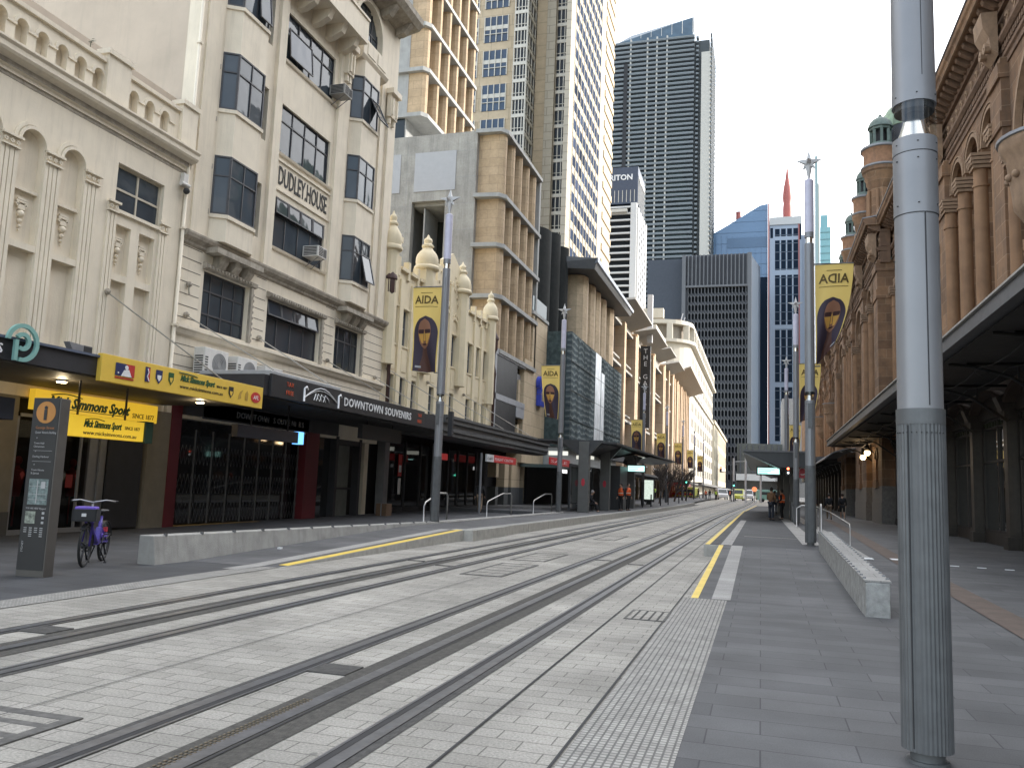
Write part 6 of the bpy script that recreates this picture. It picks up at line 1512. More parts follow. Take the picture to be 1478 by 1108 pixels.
# marble group over the pediment
S_ = thing('statue', 'white marble figure group standing above the brown cornice', 'statue', (9.2, 84, 22.5))
sm = mat('white_marble', (.62,.62,.62), .6, var=.15, streak=.3, dirt=(.2,.2,.2))
def figure(x, y, z, h, lean=0, lift=.3):
    M = MB(); k = h/1.8
    M.tube([(x,y,z), (x,y,z+.5*k), (x+lean*.3,y,z+.95*k), (x+lean*.6,y,z+1.3*k), (x+lean*.8,y,z+1.5*k)], [.34*k,.26*k,.21*k,.22*k,.10*k], 10)
    M.sphere((x+lean,y,z+1.68*k), .13*k, 10, 8); M.tube([(x+lean*.7-.18*k,y,z+1.4*k), (x-.45*k,y,z+(1.2+lift)*k), (x-.5*k,y-.1,z+(1.45+lift)*k)], [.08*k,.06*k,.04*k], 7)
    M.tube([(x+lean*.7+.18*k,y,z+1.4*k), (x+.38*k,y,z+1.05*k), (x+.2*k,y-.2,z+.9*k)], [.08*k,.06*k,.04*k], 7); M.tube([(x+.1,y-.1,z+1.2*k), (x-.25*k,y-.25,z+.7*k), (x+.1*k,y-.2,z)], [.16*k,.2*k,.28*k], 8)
    return M
M = MB(); M.extr([(8.2,82.5,22.2), (10.4,82.5,22.2), (10.4,86,22.2), (8.2,86,22.2)], (0,0,3.2)); M.build('plinth', qstd, S_)
figure(9.25, 83.4, 25.3, 2.6, .1, .2).build('lower_figure', sm, S_); figure(9.7, 84.1, 26.4, 3.6, -.15, .35).build('upper_figure', sm, S_); figure(10.3, 84.8, 25.3, 2.4, -.1, .0).build('side_figure', sm, S_)
# ground floor
colq = mat('dark_granite_column', (.034,.026,.021), .45, var=.25, scale=5, streak=.3)
cy = [8.4+5.1*k for k in range(11)]+[64.5]
cy = [y for y in cy if y < 60]+[64.0]
far_cols = [97.5+4.8*k for k in range(16)]
FRg = FR
for y in cy+far_cols:
    M = MB(); FR.box(M, y-.30, y+.30, 0, .5, -.3, .32); FR.box(M, y-.23, y+.23, .5, 5.0, -.3, .23); FR.box(M, y-.29, y+.29, 4.7, 5.0, -.3, .30); FR.prof(M, [(-.3,5.0), (.36,5.0), (.55,5.5), (-.3,5.9)], y-.25, y+.25); M.build('ground_column', colq, Q)
M = MB(); FR.box(M, 4, 61, 5.0, 6.5, -.9, -.02); FR.box(M, 94, 196, 5.0, 6.5, -.9, 0); FR.box(M, 4, 61, -.05, .55, -.5, -.14); FR.box(M, 95, 196, -.05, .55, -.5, -.14); M.build('stall_riser_and_lintel', colq, Q)
see, t_, b_ = new_mat('see_through_glass'); L_ = t_.links.new
t_.nodes.remove(b_); o_ = t_.nodes['Material Output']; tr_ = nd(t_, 'ShaderNodeBsdfTransparent'); tr_.inputs['Color'].default_value = (.75,.76,.75,1); gl_ = nd(t_, 'ShaderNodeBsdfGlossy'); gl_.inputs['Roughness'].default_value = .02; gl_.inputs['Color'].default_value = (.6,.6,.6,1)
fr__ = nd(t_, 'ShaderNodeFresnel'); fr__.inputs['IOR'].default_value = 1.35; ms__ = nd(t_, 'ShaderNodeMixShader'); L_(fr__.outputs[0], ms__.inputs[0]); L_(tr_.outputs[0], ms__.inputs[1]); L_(gl_.outputs[0], ms__.inputs[2]); L_(ms__.outputs[0], o_.inputs['Surface'])
oak = mat('dark_window_timber', (.03,.025,.022), .5)
lead_green = glass('leadlight_glass', (.02,.05,.03), .15, rnd=.7, c2=(.12,.16,.05))
rr = random.Random(4); FLIT = []
shopw = [mat('warm_glow_wall', (.4,.28,.14), .8, emit=(1,.62,.26), estr=.16, var=.3), mat('dim_glow_wall', (.03,.026,.024), .8, emit=(.9,.7,.5), estr=.012, var=.4), mat('purple_glow_wall', (.3,.2,.35), .8, emit=(.7,.5,.9), estr=.12, var=.4)]  # these walls glow by themselves in place of shop lighting
yy = cy
for i in range(len(yy)-1):
    a_, b_ = yy[i]+.24, yy[i+1]-.24
    if b_-a_ < 1: continue
    if a_ > 59: continue
    m_ = (a_+b_)/2
    M = MB(); d = -.22
    for y_ in (a_, m_-.06, b_-.12): FR.box(M, y_, y_+.12, .55, 5.0, d-.06, d+.08)
    for z_ in (.55, 3.28, 4.62, 4.92): FR.box(M, a_, b_, z_, z_+.09, d-.05, d+.07)
    for k in range(10): y_ = a_+(b_-a_)*k/10; FR.box(M, y_, y_+.04, 4.7, 4.92, d-.02, d+.05)
    o = M.build('shop_window', oak, Q)
    M = MB(); M.quad(FR.P(a_,.6,d), FR.P(b_,.6,d), FR.P(b_,4.62,d), FR.P(a_,4.62,d)); M.build('glass', see, o)
    M = MB(); M.quad(FR.P(a_,4.7,d+.01), FR.P(b_,4.7,d+.01), FR.P(b_,4.95,d+.01), FR.P(a_,4.95,d+.01)); M.build('leadlight', lead_green, o)
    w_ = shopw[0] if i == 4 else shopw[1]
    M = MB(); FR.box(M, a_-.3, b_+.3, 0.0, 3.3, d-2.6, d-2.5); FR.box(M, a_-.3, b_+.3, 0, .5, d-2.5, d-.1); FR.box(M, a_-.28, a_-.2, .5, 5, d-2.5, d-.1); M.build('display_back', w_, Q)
    M = MB()
    for k in range(2): y_ = a_+.3+k*(b_-a_)*.5; FR.box(M, y_, y_+(b_-a_)*.28, 3.45, 4.5, d-.14, d-.10)
    M.build('upper_display', shopw[0] if i == 4 else mat('glow_poster', (.5,.45,.35), .6, emit=(.9,.75,.5), estr=.3, var=.6, scale=4), Q)  # poster glow is set in the material, no lamp behind it
    cards = [mat('glow_card_warm', (.5,.42,.28), .6, var=.5, scale=5, emit=(.9,.7,.4), estr=.22), mat('glow_card_violet', (.30,.24,.42), .6, var=.5, scale=5, emit=(.6,.5,.9), estr=.14), mat('glow_card_cream', (.5,.46,.38), .6, var=.6, scale=4, emit=(.9,.8,.6), estr=.20)]
    lows = [mat('stock_pale', (.30,.29,.27), .7, var=.7, scale=4), mat('stock_tan', (.20,.13,.08), .7, var=.7, scale=4), mat('stock_dark', (.05,.05,.055), .7, var=.7, scale=4)]
    for k in range(4):          # self-glowing cards for lit displays, and stock, across each window end
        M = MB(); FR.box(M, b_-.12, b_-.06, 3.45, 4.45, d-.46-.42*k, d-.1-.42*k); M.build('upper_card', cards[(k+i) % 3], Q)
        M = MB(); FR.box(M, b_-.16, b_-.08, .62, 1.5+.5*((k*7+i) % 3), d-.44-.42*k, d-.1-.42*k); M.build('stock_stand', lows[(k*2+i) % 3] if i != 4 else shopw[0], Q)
    M = MB()
    for k in range(5):
        y_ = a_+.4+k*(b_-a_-.8)/4; h = rr.uniform(.4, 1.3); M.cyl(FR.P(y_, .5, d-1.0-rr.random()), .14, h*.5, 10); M.sphere(FR.P(y_, .5+h*.7, d-1.2), .2+.1*rr.random(), 10, 6)
    M.build('display_goods', mat('shop_goods', (.22,.15,.10), .5, var=.6, scale=2.5), Q)
M = MB(); M.box(8.4, 4, -.05, 16, 61, .006); M.build('floor', bluestone2, Q)
# pavilion piers with niches and granite base
for (a_, b_) in ((60.4, 65.4), (69.0, 76.6), (84.8, 90)):
    M = MB(); FR.wall(M, a_, b_, 2.6, 6.6, [((a_+b_)/2-.6, (a_+b_)/2+.6, 2.9, 4.5, 'a')], .95, .55); FR.box(M, a_, b_, 2.6, 6.6, -.5, .55)
    FR.ring(M, (a_+b_)/2, 4.5, .6, .78, .95, 1.05); FR.box(M, (a_+b_)/2-.9, (a_+b_)/2+.9, 2.5, 2.9, .9, 1.15)
    M.build('pier', qst, Q)
    M = MB(); FR.box(M, a_-.05, b_+.05, 0, 1.5, -.5, 1.02); FR.box(M, a_, b_, 1.5, 2.6, -.5, .98); M.build('granite_base', mat('grey_granite_base', (.16,.145,.13), .6, var=.25, scale=6), Q)
M = MB(); FR.box(M, 60.3, 94.6, 5.6, 6.6, -.5, .9); M.build('pavilion_band', qst, Q)
M = MB(); M.box(9.6, 65.4, 0, 9.8, 69, 5.6); M.box(9.6, 76.6, 0, 9.8, 84.8, 5.6); M.build('dark_entrance', dark_room, Q)
# canopies
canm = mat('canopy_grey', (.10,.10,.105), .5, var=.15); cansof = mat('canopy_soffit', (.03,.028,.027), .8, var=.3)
def canopy(y0, y1, x0, zt, drop=0.):
    M = MB(); M.hexa([(x0,y0,zt-.42), (8.4,y0,zt-.15), (8.4,y1,zt-.15-drop), (x0,y1,zt-.42-drop), (x0+.05,y0,zt), (8.4,y0,zt+.25), (8.4,y1,zt+.25-drop), (x0+.05,y1,zt-drop)]); M.build('canopy', canm, Q)
    M = MB(); M.hexa([(x0-.03,y0-.02,zt-.02), (x0+.12,y0-.02,zt-.02), (x0+.12,y1,zt-.02-drop), (x0-.03,y1,zt-.02-drop), (x0-.03,y0-.02,zt+.03), (x0+.12,y0-.02,zt+.03), (x0+.12,y1,zt+.03-drop), (x0-.03,y1,zt+.03-drop)]); M.build('canopy_edge', mat('canopy_pale_edge', (.38,.36,.33), .5), Q)
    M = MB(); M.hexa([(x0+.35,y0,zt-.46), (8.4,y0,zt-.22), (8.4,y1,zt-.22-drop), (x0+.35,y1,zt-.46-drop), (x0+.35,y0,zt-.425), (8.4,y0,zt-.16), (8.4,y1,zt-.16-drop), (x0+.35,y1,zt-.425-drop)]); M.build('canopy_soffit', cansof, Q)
    y = y0+2.5
    while y < y1-.5:
        M = MB(); z = zt-.45-drop*(y-y0)/(y1-y0)
        M.tube([(x0+.5,y,z-.02), (x0+1.2,y,z-.10), (x0+2.2,y,z-.42), (8.35,y,z-1.25)], .05, 6); M.tube([(x0+1.0,y,z-.02), (8.35,y,z+.0)], .05, 6)
        M.tube([(x0+2.4,y,z-.05), (x0+2.4,y,z-.5)], .035, 6); M.tube([(x0+1.3,y,z-.1), (x0+1.6,y,z-.28), (x0+1.35,y,z-.36), (x0+1.2,y,z-.25)], .02, 5)
        for q in (1.3, 2.1): M.tube([(x0+q,y,z-.15), (x0+q,y+1.6,z-.3), (x0+q,y+3.4,z-.3), (x0+q,y+5.1,z-.15)], .02, 5)
        M.build('canopy_bracket', iron, Q); y += 5.1
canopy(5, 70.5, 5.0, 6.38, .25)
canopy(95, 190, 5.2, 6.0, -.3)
vaultm = mat('vault_brown', (.055,.038,.028), .85, var=.15)
for i in range(len(cy)-1):
    if cy[i] > 59: continue
    c = (cy[i]+cy[i+1])/2; r = (cy[i+1]-cy[i])/2-.35; M = MB(); FR.ring(M, c, 5.05, r*.98, r*1.12, -.3, .35, R(18), R(162), 14)
    for v in range(len(M.v)):
        x, y_, z = M.v[v]; M.v[v] = (x, y_, 5.0+(z-5.05)*.42)
    M.build('shop_arch', vaultm, Q)
# curved glass awning end
M = MB(); pts = [(5.3,5.0), (5.9,5.5), (6.8,5.8), (7.8,5.9)]
for (x0_, z0_), (x1_, z1_) in zip(pts[:-1], pts[1:]): M.hexa([(x0_,76,z0_), (x1_,76,z1_), (x1_,190,z1_), (x0_,190,z0_), (x0_,76,z0_+.1), (x1_,76,z1_+.1), (x1_,190,z1_+.1), (x0_,190,z0_+.1)])
M.build('curved_awning', canm, Q)
# lamps on the pier
glow = mat('lamp_glow', (1,.8,.5), .4, emit=(1,.72,.38), estr=3)
for (y_, z_, lab) in ((66.5, 4.75, 'warm lit globe lamp on the pier, the lower left of two'), (63.9, 4.95, 'warm lit globe lamp on the pier, the upper right of two')):
    t = thing('wall_lamp', lab, 'wall lamp', (7.3, y_, z_), group='globe lamps on the brown pier')
    MB().sphere((7.25, y_, z_), .2, 14, 10).build('globe', glow, t); M = MB(); M.tube([(7.7,y_,z_+.5), (7.25,y_,z_+.55), (7.25,y_,z_+.2)], .03, 6); M.lathe([(.2,z_+.15), (.14,z_+.4), (.05,z_+.75)], (7.25,y_,0), 10); M.build('bracket', iron, t)
    ld = bpy.data.lights.new('globe_glow', 'POINT'); ld.energy = 10; ld.color = (1,.7,.4); ld.shadow_soft_size = .2; lo = bpy.data.objects.new('globe_glow', ld); COL.objects.link(lo); lo.location = (-.4,0,0); lo.parent = t
M = MB(); 
# parapet extras seen at the top right corner
M = MB(); FR.box(M, 26, 30, 21, 24.5, -1.0, .5); FR.box(M, 24, 24.2, 21, 23, 0, .1); M.build('corner_attic', qst, Q)
# ================================================================ street furniture
pole_m = mat('pole_grey_paint', (.245,.245,.255), .40, metal=.25, var=.06, scale=2); pole_d = mat('pole_sleeve_grey', (.115,.118,.12), .5, metal=.25, var=.15, scale=6, streak=.3, dirt=(.30,.30,.29))
lilac = mat('lilac_diffuser', (.58,.56,.66), .35); starm = mat('pale_star_metal', (.55,.54,.53), .45, var=.05)
clear, t_, b_ = new_mat('clear_lamp_glass'); t_.nodes.remove(b_); tr_ = nd(t_, 'ShaderNodeBsdfTransparent'); tr_.inputs['Color'].default_value = (.88,.89,.88,1); gl_ = nd(t_, 'ShaderNodeBsdfGlossy'); gl_.inputs['Roughness'].default_value = .03; ms_ = nd(t_, 'ShaderNodeMixShader'); ms_.inputs[0].default_value = .06; t_.links.new(tr_.outputs[0], ms_.inputs[1]); t_.links.new(gl_.outputs[0], ms_.inputs[2]); t_.links.new(ms_.outputs[0], t_.nodes['Material Output'].inputs['Surface']); mirror = mat('polished_cone', (.75,.72,.66), .15, metal=1.0)
def make_pole():
    t = thing('lamp_post', 'x', 'lamp post', group='grey lamp posts with stars on top')
    M = MB(); n = 72; prof = []
    def ring(z, r): return [((r-(.0045 if i % 2 else 0))*math.cos(2*math.pi*i/n), (r-(.005 if i % 2 else 0))*math.sin(2*math.pi*i/n), z) for i in range(n)]
    a_, b_ = ring(.08, .150), ring(2.10, .146)
    M.add(a_+b_, [(i, (i+1) % n, (i+1) % n+n, i+n) for i in range(n)]+[tuple(range(n))[::-1]])
    M.build('ribbed_sleeve', pole_d, t, world=False)
    M = MB(); M.cyl((0,0,0), .10, .09, 24); M.cyl((0,0,0), .125, .02, 24); M.build('foot', pole_d, t, world=False)
    M = MB(); M.cyl((0,0,2.10), .1475, .10, 32); M.build('sleeve_collar', pole_d, t, world=False)
    M = MB()
    for k in range(12): a_ = -2.9+k*.2; M.cyl((.149*math.cos(a_), .149*math.sin(a_), 2.04), .004, .008, 6)
    M.box(-.098, -.1185, .1, -.091, -.10, 2.09); M.build('sleeve_seam', rail_dark, t, world=False)
    M = MB(); M.lathe([(.138,2.2), (.135,3.5)], n=32); M.lathe([(.138,3.5), (.138,3.93)], n=32); M.build('lower_shaft', pole_m, t, world=False)
    M = MB()
    for z in (3.5, 3.926): M.cyl((0,0,z-.003), .1388, .005, 40)
    for z in (3.56, 3.87, 3.985, 4.325):
        for k in range(6): a_ = math.pi*2*k/6+.5; M.cyl((.139*math.cos(a_), .139*math.sin(a_), z), .006, .006, 6)
    M.box(.03, -.1385, 2.22, .036, -.13, 3.5); M.box(.03, -.135, 4.45, .034, -.12, 8.3); M.build('joint_line', rail_dark, t, world=False)
    M = MB(); M.cyl((0,0,3.93), .1395, .105, 40); M.build('lamp_collar', pole_m, t, world=False); M = MB(); M.cyl((0,0,4.28), .1395, .09, 40); M.build('lamp_collar', pole_m, t, world=False)
    M = MB(); M.cyl((0,0,4.03), .134, .252, 32, cap=False); M.build('lamp_glass', clear, t, world=False)
    M = MB(); M.lathe([(.112,4.035), (.08,4.13), (.050,4.235)], n=24); M.build('reflector_cone', mirror, t, world=False)
    M = MB(); M.cyl((0,0,4.235), .125, .045, 24); M.build('lamp_head', rail_dark, t, world=False)
    M = MB(); M.lathe([(.137,4.37), (.128,8.60)], n=32); M.build('upper_shaft', pole_m, t, world=False)
    M = MB(); M.cyl((0,0,8.60), .10, .18, 20); M.build('notch', mirror, t, world=False)
    M = MB(); M.lathe([(.128,8.78), (.128,8.93)], n=24); M.build('ring_band', pole_m, t, world=False)
    M = MB(); M.lathe([(.130,8.93), (.130,10.50), (.10,10.53)], n=24); M.build('lilac_light_tube', lilac, t, world=False)
    M = MB(); M.lathe([(.03,10.53), (.075,10.8), (.10,10.95)], n=12)
    c = Vector((0,0,11.05)); dirs = [Vector((0,.05,1)), Vector((1,0,.22)), Vector((-1,0,.22)), Vector((.1,1,.1)), Vector((-.1,-1,.1)), Vector((.62,-.2,-.72)), Vector((-.62,.2,-.72))]
    for d in dirs:
        d.normalize(); u = d.orthogonal().normalized(); w = d.cross(u); k = len(M.v); L2 = .40 if abs(d.x) > .9 or d.z > .9 else .30
        pts = [c+u*.125, c+w*.125, c-u*.125, c-w*.125, c+d*L2]; M.add(pts, [(0,1,4), (1,2,4), (2,3,4), (3,0,4)])
    M.build('star', starm, t, world=False)
    return t
def access(t, z0, z1, m=pole_d):
    M = MB(); M.box(-.06, -.152, z0, .05, -.12, z1); M.box(-.05, -.156, z0+.03, .04, -.15, z1-.03); M.build('access_box', m, t, world=False)
proto = make_pole(); proto.location = (1.0, 5.95, 0); proto['label'] = 'nearest tall grey lamp post, ribbed sleeve, standing before the brown arcade'
posts = []
for (x, y, z, lab) in ((1.33, 24.8, .3, 'starred lamp post with a mirrored banner beside the studded granite wall'), (1.68, 43.7, .3, 'lamp post just behind the mirrored banner post on the platform'), (1.75, 62.5, .3, 'lamp post mostly hidden by the wedge roofed tram shelter'),
                       (2.4, 82, .35, 'distant lamp post beyond the wedge roofed shelter, carrying a banner'), (2.9, 101, .5, 'farthest lamp post beyond the wedge roofed shelter, without banner'),
                       (-10.32, 25.9, .3, 'starred lamp post behind the ramp, in front of the turreted building'), (-10.4, 43.9, .3, 'lamp post standing in front of the wavy glass building'), (-10.5, 78, .3, 'lamp post at the far tip of the folded shelter roof'),
                       (-10.5, 98, .45, 'lamp post by the stone shopping building, past the tall name sign'), (-10.5, 119, .6, 'lamp post rising among the bare street trees'), (-10.5, 140, .7, 'lamp post in front of the white corner block, past the trees'), (-10.5, 163, .8, 'farthest lamp post before the white corner block')):
    posts.append(dup(proto, (x, y, z), lab))
for p_ in posts[:2]+[posts[5], posts[6]]: access(p_, 3.25, 3.95)
# banners
def cloth(name, c, tr=.45):
    if name in MATS: return MATS[name]
    m, t, b = new_mat(name); L = t.links.new; b.inputs['Base Color'].default_value = col4(c); b.inputs['Roughness'].default_value = .7
    tl_ = nd(t, 'ShaderNodeBsdfTranslucent'); tl_.inputs['Color'].default_value = col4(c); ms_ = nd(t, 'ShaderNodeMixShader'); ms_.inputs[0].default_value = tr
    L(b.outputs[0], ms_.inputs[1]); L(tl_.outputs[0], ms_.inputs[2]); L(ms_.outputs[0], t.nodes['Material Output'].inputs['Surface'])
    MATS[name] = m; return m
b_y = cloth('banner_gold', (.80,.60,.19)); b_y2 = cloth('banner_pale_gold', (.80,.62,.22)); b_v = cloth('banner_dark_veil', (.05,.035,.055), .2); b_f = cloth('banner_skin', (.36,.17,.10), .3); b_g = cloth('banner_gold_light', (.85,.50,.12), .4); b_e = cloth('banner_eye_shadow', (.06,.025,.025), .2); b_t = cloth('banner_lettering', (.12,.08,.02), .2); b_b = cloth('banner_brown', (.13,.06,.045), .3)
def banner(base, side, lab, seed, sweep, narrow):
    x0 = base[0]+(.16 if side > 0 else -.16); rr = random.Random(seed); ph = rr.uniform(0, 6)
    H, Wd = 2.95, 1.03; zt = base[2]+7.97
    def P(u, v, e=0):      # u: from the left of the picture to the right, v: from the top down
        s = u if side > 0 else 1-u      # distance from post
        w = Wd*(1-narrow*v**1.6)
        x = x0+side*w*s; z = zt-H*v*(1-sweep*s*v)
        y = base[1]+.10*math.sin(5*s+3*v*1.5+ph)*(.3+v)+.022*math.sin(11*s+ph+2*v)*(.2+v)
        return Vector((x, y+e, z))
    t = thing('street_banner', lab, 'banner', (x0, base[1], zt), group='yellow opera banners on the lamp posts')
    def sheet(rows, m, name, e, n=8, mir=False):
        n = 14; r2 = [rows[0]]          # even, fine subdivision so the printed layers follow the cloth
        for q in rows[1:]:
            p = r2[-1]; c_ = max(1, math.ceil((q[0]-p[0])/.03))
            r2 += [tuple(p[w]+(q[w]-p[w])*i/c_ for w in range(3)) for i in range(1, c_+1)]
        rows = r2
        M = MB(); k = 0
        for (v, a_, b_2) in rows:
            for i in range(n+1):
                u = a_+(b_2-a_)*i/n; M.v.append(tuple(P(1-u if mir else u, v, e)))
        for j in range(len(rows)-1):
            for i in range(n): M.f.append((j*(n+1)+i, j*(n+1)+i+1, (j+1)*(n+1)+i+1, (j+1)*(n+1)+i)); M.sm.append(True)
        return M.build(name, m, t)
    mir = side > 0
    sheet([(v/24, 0, 1) for v in range(25)], b_y, 'cloth', 0, 12)
    veil = []
    for j in range(23):
        v = .34+.66*j/22; q = (v-.34)/.22
        hw = .46*math.sqrt(max(0.001, 1-(1-min(1, q))**2)) if q < 1 else .46
        veil.append((v, .5-hw, .5+hw))
    for e in (-.010, .010):
        sg = -1 if e < 0 else 1
        sheet(veil, b_v, 'veil', e, 10, mir)
        face = []
        for j in range(13): v = .375+.35*j/12; q = j/6-1; hw = (.28-.05*j/12)*math.sqrt(max(0.002, 1-q*q)); face.append((v, .47-hw, .47+hw))
        sheet(face, b_f, 'face', e*1.6, 8, mir)
        sheet([(.70, .38, .56), (.78, .37, .58), (.9, .28, .70), (.995, .22, .78)], b_b, 'neck', e*1.25, 6, mir)
        sheet([(.50, .24, .44), (.52, .22, .45), (.545, .24, .44)], b_e, 'eye', e*2.2, 4, mir); sheet([(.50, .50, .70), (.52, .49, .72), (.545, .50, .71)], b_e, 'eye', e*2.2, 4, mir)
        sheet([(.55, .23, .43), (.60, .27, .42), (.66, .34, .41)], b_g, 'gold_light', e*2.2, 4, mir); sheet([(.55, .51, .72), (.60, .52, .68), (.67, .53, .60)], b_g, 'gold_light', e*2.2, 4, mir)
        sheet([(.52, .455, .485), (.60, .445, .50), (.63, .43, .51), (.635, .46, .49)], b_g, 'nose', e*2.4, 3, mir)
        sheet([(.665, .40, .54), (.675, .385, .55), (.685, .42, .52)], b_e, 'mouth', e*2.4, 3, mir)
        me = text_mesh('AIDA', .37, 0, 'CENTER', .0, 1.0, .80, .008)
        w_ = .80
        for v_ in me.vertices:
            u = .5+v_.co.x/ (w_*1.22); v = .19-v_.co.y/H*1.05
            v_.co = P(1-u if mir else u, v, e*1.5)
        me.materials.clear(); me.materials.append(b_t); o = bpy.data.objects.new('lettering', me); COL.objects.link(o); o.parent = t; me.transform(Matrix.Translation(-Vector(t.location)))
        sheet([(.225, .1, .9), (.230, .1, .9)], b_t, 'small_print', e*1.5, 8, mir); sheet([(.06, .3, .7), (.066, .3, .7)], b_t, 'small_print', e*1.5, 8, mir)
        sheet([(.93, .12, .32), (.955, .12, .32)], cloth('banner_white', (.6,.6,.6)), 'small_emblem', e*1.6, 4, mir)
    M = MB(); M.tube([(base[0], base[1], zt+.02), (x0+side*Wd, base[1], zt+.02)], .022, 8); M.tube([(base[0], base[1], zt-H), (x0+side*.12, base[1], zt-H)], .02, 8); M.build('banner_arm', pole_m, t)
banner((-10.32,25.9,.3), -1, 'yellow portrait banner hanging before the turreted building', 1, .02, .10)
banner((-10.4,43.9,.3), -1, 'yellow portrait banner beside the blue wall sign', 2, .05, .30)
banner((-10.5,78,.3), -1, 'yellow portrait banner below the tall vertical name sign', 3, .0, .06)
banner((-10.5,98,.45), -1, 'small yellow banner just past the tall vertical name sign', 4, .02, .1)
banner((-10.5,119,.6), -1, 'small yellow banner above the nearest bare trees', 5, .0, .12)
banner((-10.5,140,.7), -1, 'tiny yellow banner against the white corner block', 6, .0, .1)
banner((-10.5,163,.8), -1, 'tiniest yellow banner, on the farthest post before the white block', 7, .0, .1)
banner((1.33,24.8,.3), 1, 'big yellow banner seen from behind with mirrored letters', 8, .22, .50)
banner((1.68,43.7,.3), 1, 'yellow banner half hidden behind the mirrored banner post', 9, .12, .35)
banner((2.4,82,.35), 1, 'distant yellow banner above the wedge roofed tram shelter', 10, .05, .2)

# handrails
steel = mat('brushed_handrail', (.42,.41,.39), .3, metal=.8)
def hrail(pts, lab, r=.028):
    t = thing('handrail', lab, 'handrail', pts[0], group='steel handrails beside the platforms')
    MB().tube(pts, r, 10).build('rail', steel, t)
    for p in (pts[0], pts[-1]): MB().cyl((p[0], p[1], p[2]-.01), .06, .03, 12).build('base_plate', steel, t)
def bent(x, y0, y1, zb, z1, x1=None):
    x1 = x if x1 is None else x1
    return [(x,y0,zb), (x,y0,z1-.45), (x,y0+.12,z1-.32), (x+(x1-x)*.5,y0+(y1-y0)*.55,z1-.03), (x1,y0+(y1-y0)*.62,z1), (x1,y1-.15,z1), (x1,y1,z1-.1), (x1,y1,zb)]
hrail(bent(-11.0, 26.6, 28.8, .05, 1.27), 'bent steel handrail at the foot of the post before the turreted building', .033)
hrail(bent(-10.75, 32.7, 36.2, .05, 1.28), 'bent steel handrail under the long red sign')
hrail(bent(-10.85, 40.4, 44.2, .05, 1.28), 'bent steel handrail just before the glass building lamp post')
hrail([(2.4,25.3,.0), (2.4,25.3,.82), (2.4,25.5,.92), (2.3,31,1.15), (2.2,40,1.3), (2.2,40.2,.1)], 'long sloping steel handrail behind the studded granite wall', .016)
hrail([(1.5,38.5,.3), (1.5,38.5,1.15), (1.7,38.5,1.27), (2.15,38.5,1.27), (2.3,38.5,1.15), (2.3,38.5,.3)], 'short bright steel rail across the platform by the mirrored banner', .03)
t = thing('handrail', 'narrow steel loop rail beside the mirrored banner post', 'handrail', (1.95, 30, .3), group='steel handrails beside the platforms')
MB().tube([(1.95,30,.3), (1.95,30,1.3), (1.95,30.1,1.4), (1.95,30.4,1.4), (1.95,30.5,1.3), (1.95,30.5,.3)], .03, 10).build('rail', steel, t); MB().cyl((1.95,30,.3), .05, .02, 10).build('base_plate', steel, t)

# tram shelters
shm = mat('shelter_dark_steel', (.045,.047,.05), .5, var=.1); shc = mat('shelter_column_grey', (.105,.105,.10), .5, var=.1); shu = mat('shelter_underside', (.24,.245,.25), .5, metal=.2, var=.1); shg = glass('shelter_glass', (.03,.035,.035), .05, rnd=.3)
scr = mat('screen_glow', (.3,.5,.46), .4, emit=(.32,.62,.56), estr=.75); scr_t = mat('screen_text', (.03,.06,.06), .5); redl2 = mat('round_sign_red', (.45,.02,.04), .4)
t = thing('tram_shelter', 'dark folded roof tram shelter before the wavy glass building', 'tram shelter', (-10, 60, .3))
M = MB(); M.hexa([(-12.9,48.5,4.45), (-8.35,50,4.38), (-8.35,86,4.65), (-12.9,86,4.5), (-12.9,48.5,4.55), (-8.35,50,4.50), (-8.35,86,4.78), (-12.9,86,4.62)]); M.build('roof', shm, t)
M = MB(); M.extr([(-12.3,49,4.42), (-8.8,50.2,4.34), (-10.4,50.0,3.75)], (0,17,0)); M.build('roof_fold', shm, t)
M = MB(); M.hexa([(-10.6,67,4.0), (-8.5,67,4.33), (-8.5,85.5,4.6), (-10.6,85.5,4.3), (-10.6,67,4.1), (-8.5,67,4.37), (-8.5,85.5,4.64), (-10.6,85.5,4.4)]); M.build('roof_underside', shu, t)
M = MB(); M.hexa([(-10.2,58,3.75), (-8.7,60,4.2), (-8.7,66,4.25), (-10.2,65,3.8), (-10.2,58,3.8), (-8.7,60,4.25), (-8.7,66,4.3), (-10.2,65,3.85)]); M.build('skylight_panel', shg, t)
for (y, w_) in ((46.6, .52), (53.4, .5), (64.5, .55)):
    M = MB(); M.box(-9.95, y, .3, -9.35, y+w_, 4.3); M.build('column', shc, t, bevel=.02)
    M = MB(); M.hexa([(-9.9,y+.1,3.5), (-9.4,y+.1,3.5), (-9.4,y+.4,3.5), (-9.9,y+.4,3.5), (-11.2,y+.1,4.4), (-8.6,y+.1,4.4), (-8.6,y+.4,4.4), (-11.2,y+.4,4.4)]); M.build('column_head', shm, t)
for (a_, b_) in ((47.2, 53.3), (54.0, 57.5)):
    M = MB(); M.box(-10.6, a_, .5, -10.57, b_, 2.9); M.build('glass_screen', shg, t); M = MB(); M.box(-10.63, a_, 2.9, -10.5, b_, 3.05); M.box(-10.63, a_, .35, -10.5, b_, .5); M.box(-10.63, a_, .5, -10.5, a_+.08, 2.9); M.build('screen_frame', shm, t)
M = MB(); M.box(-10.0, 56.8, .3, -9.2, 60.0, 3.3); M.build('equipment_cabinet', shm, t, bevel=.02)
M = MB(); M.box(-10.3, 48.0, .72, -9.9, 52.5, .78); M.box(-10.2, 48.3, .3, -10.0, 48.4, .72); M.box(-10.2, 52.0, .3, -10.0, 52.1, .72); M.build('bench', shc, t)
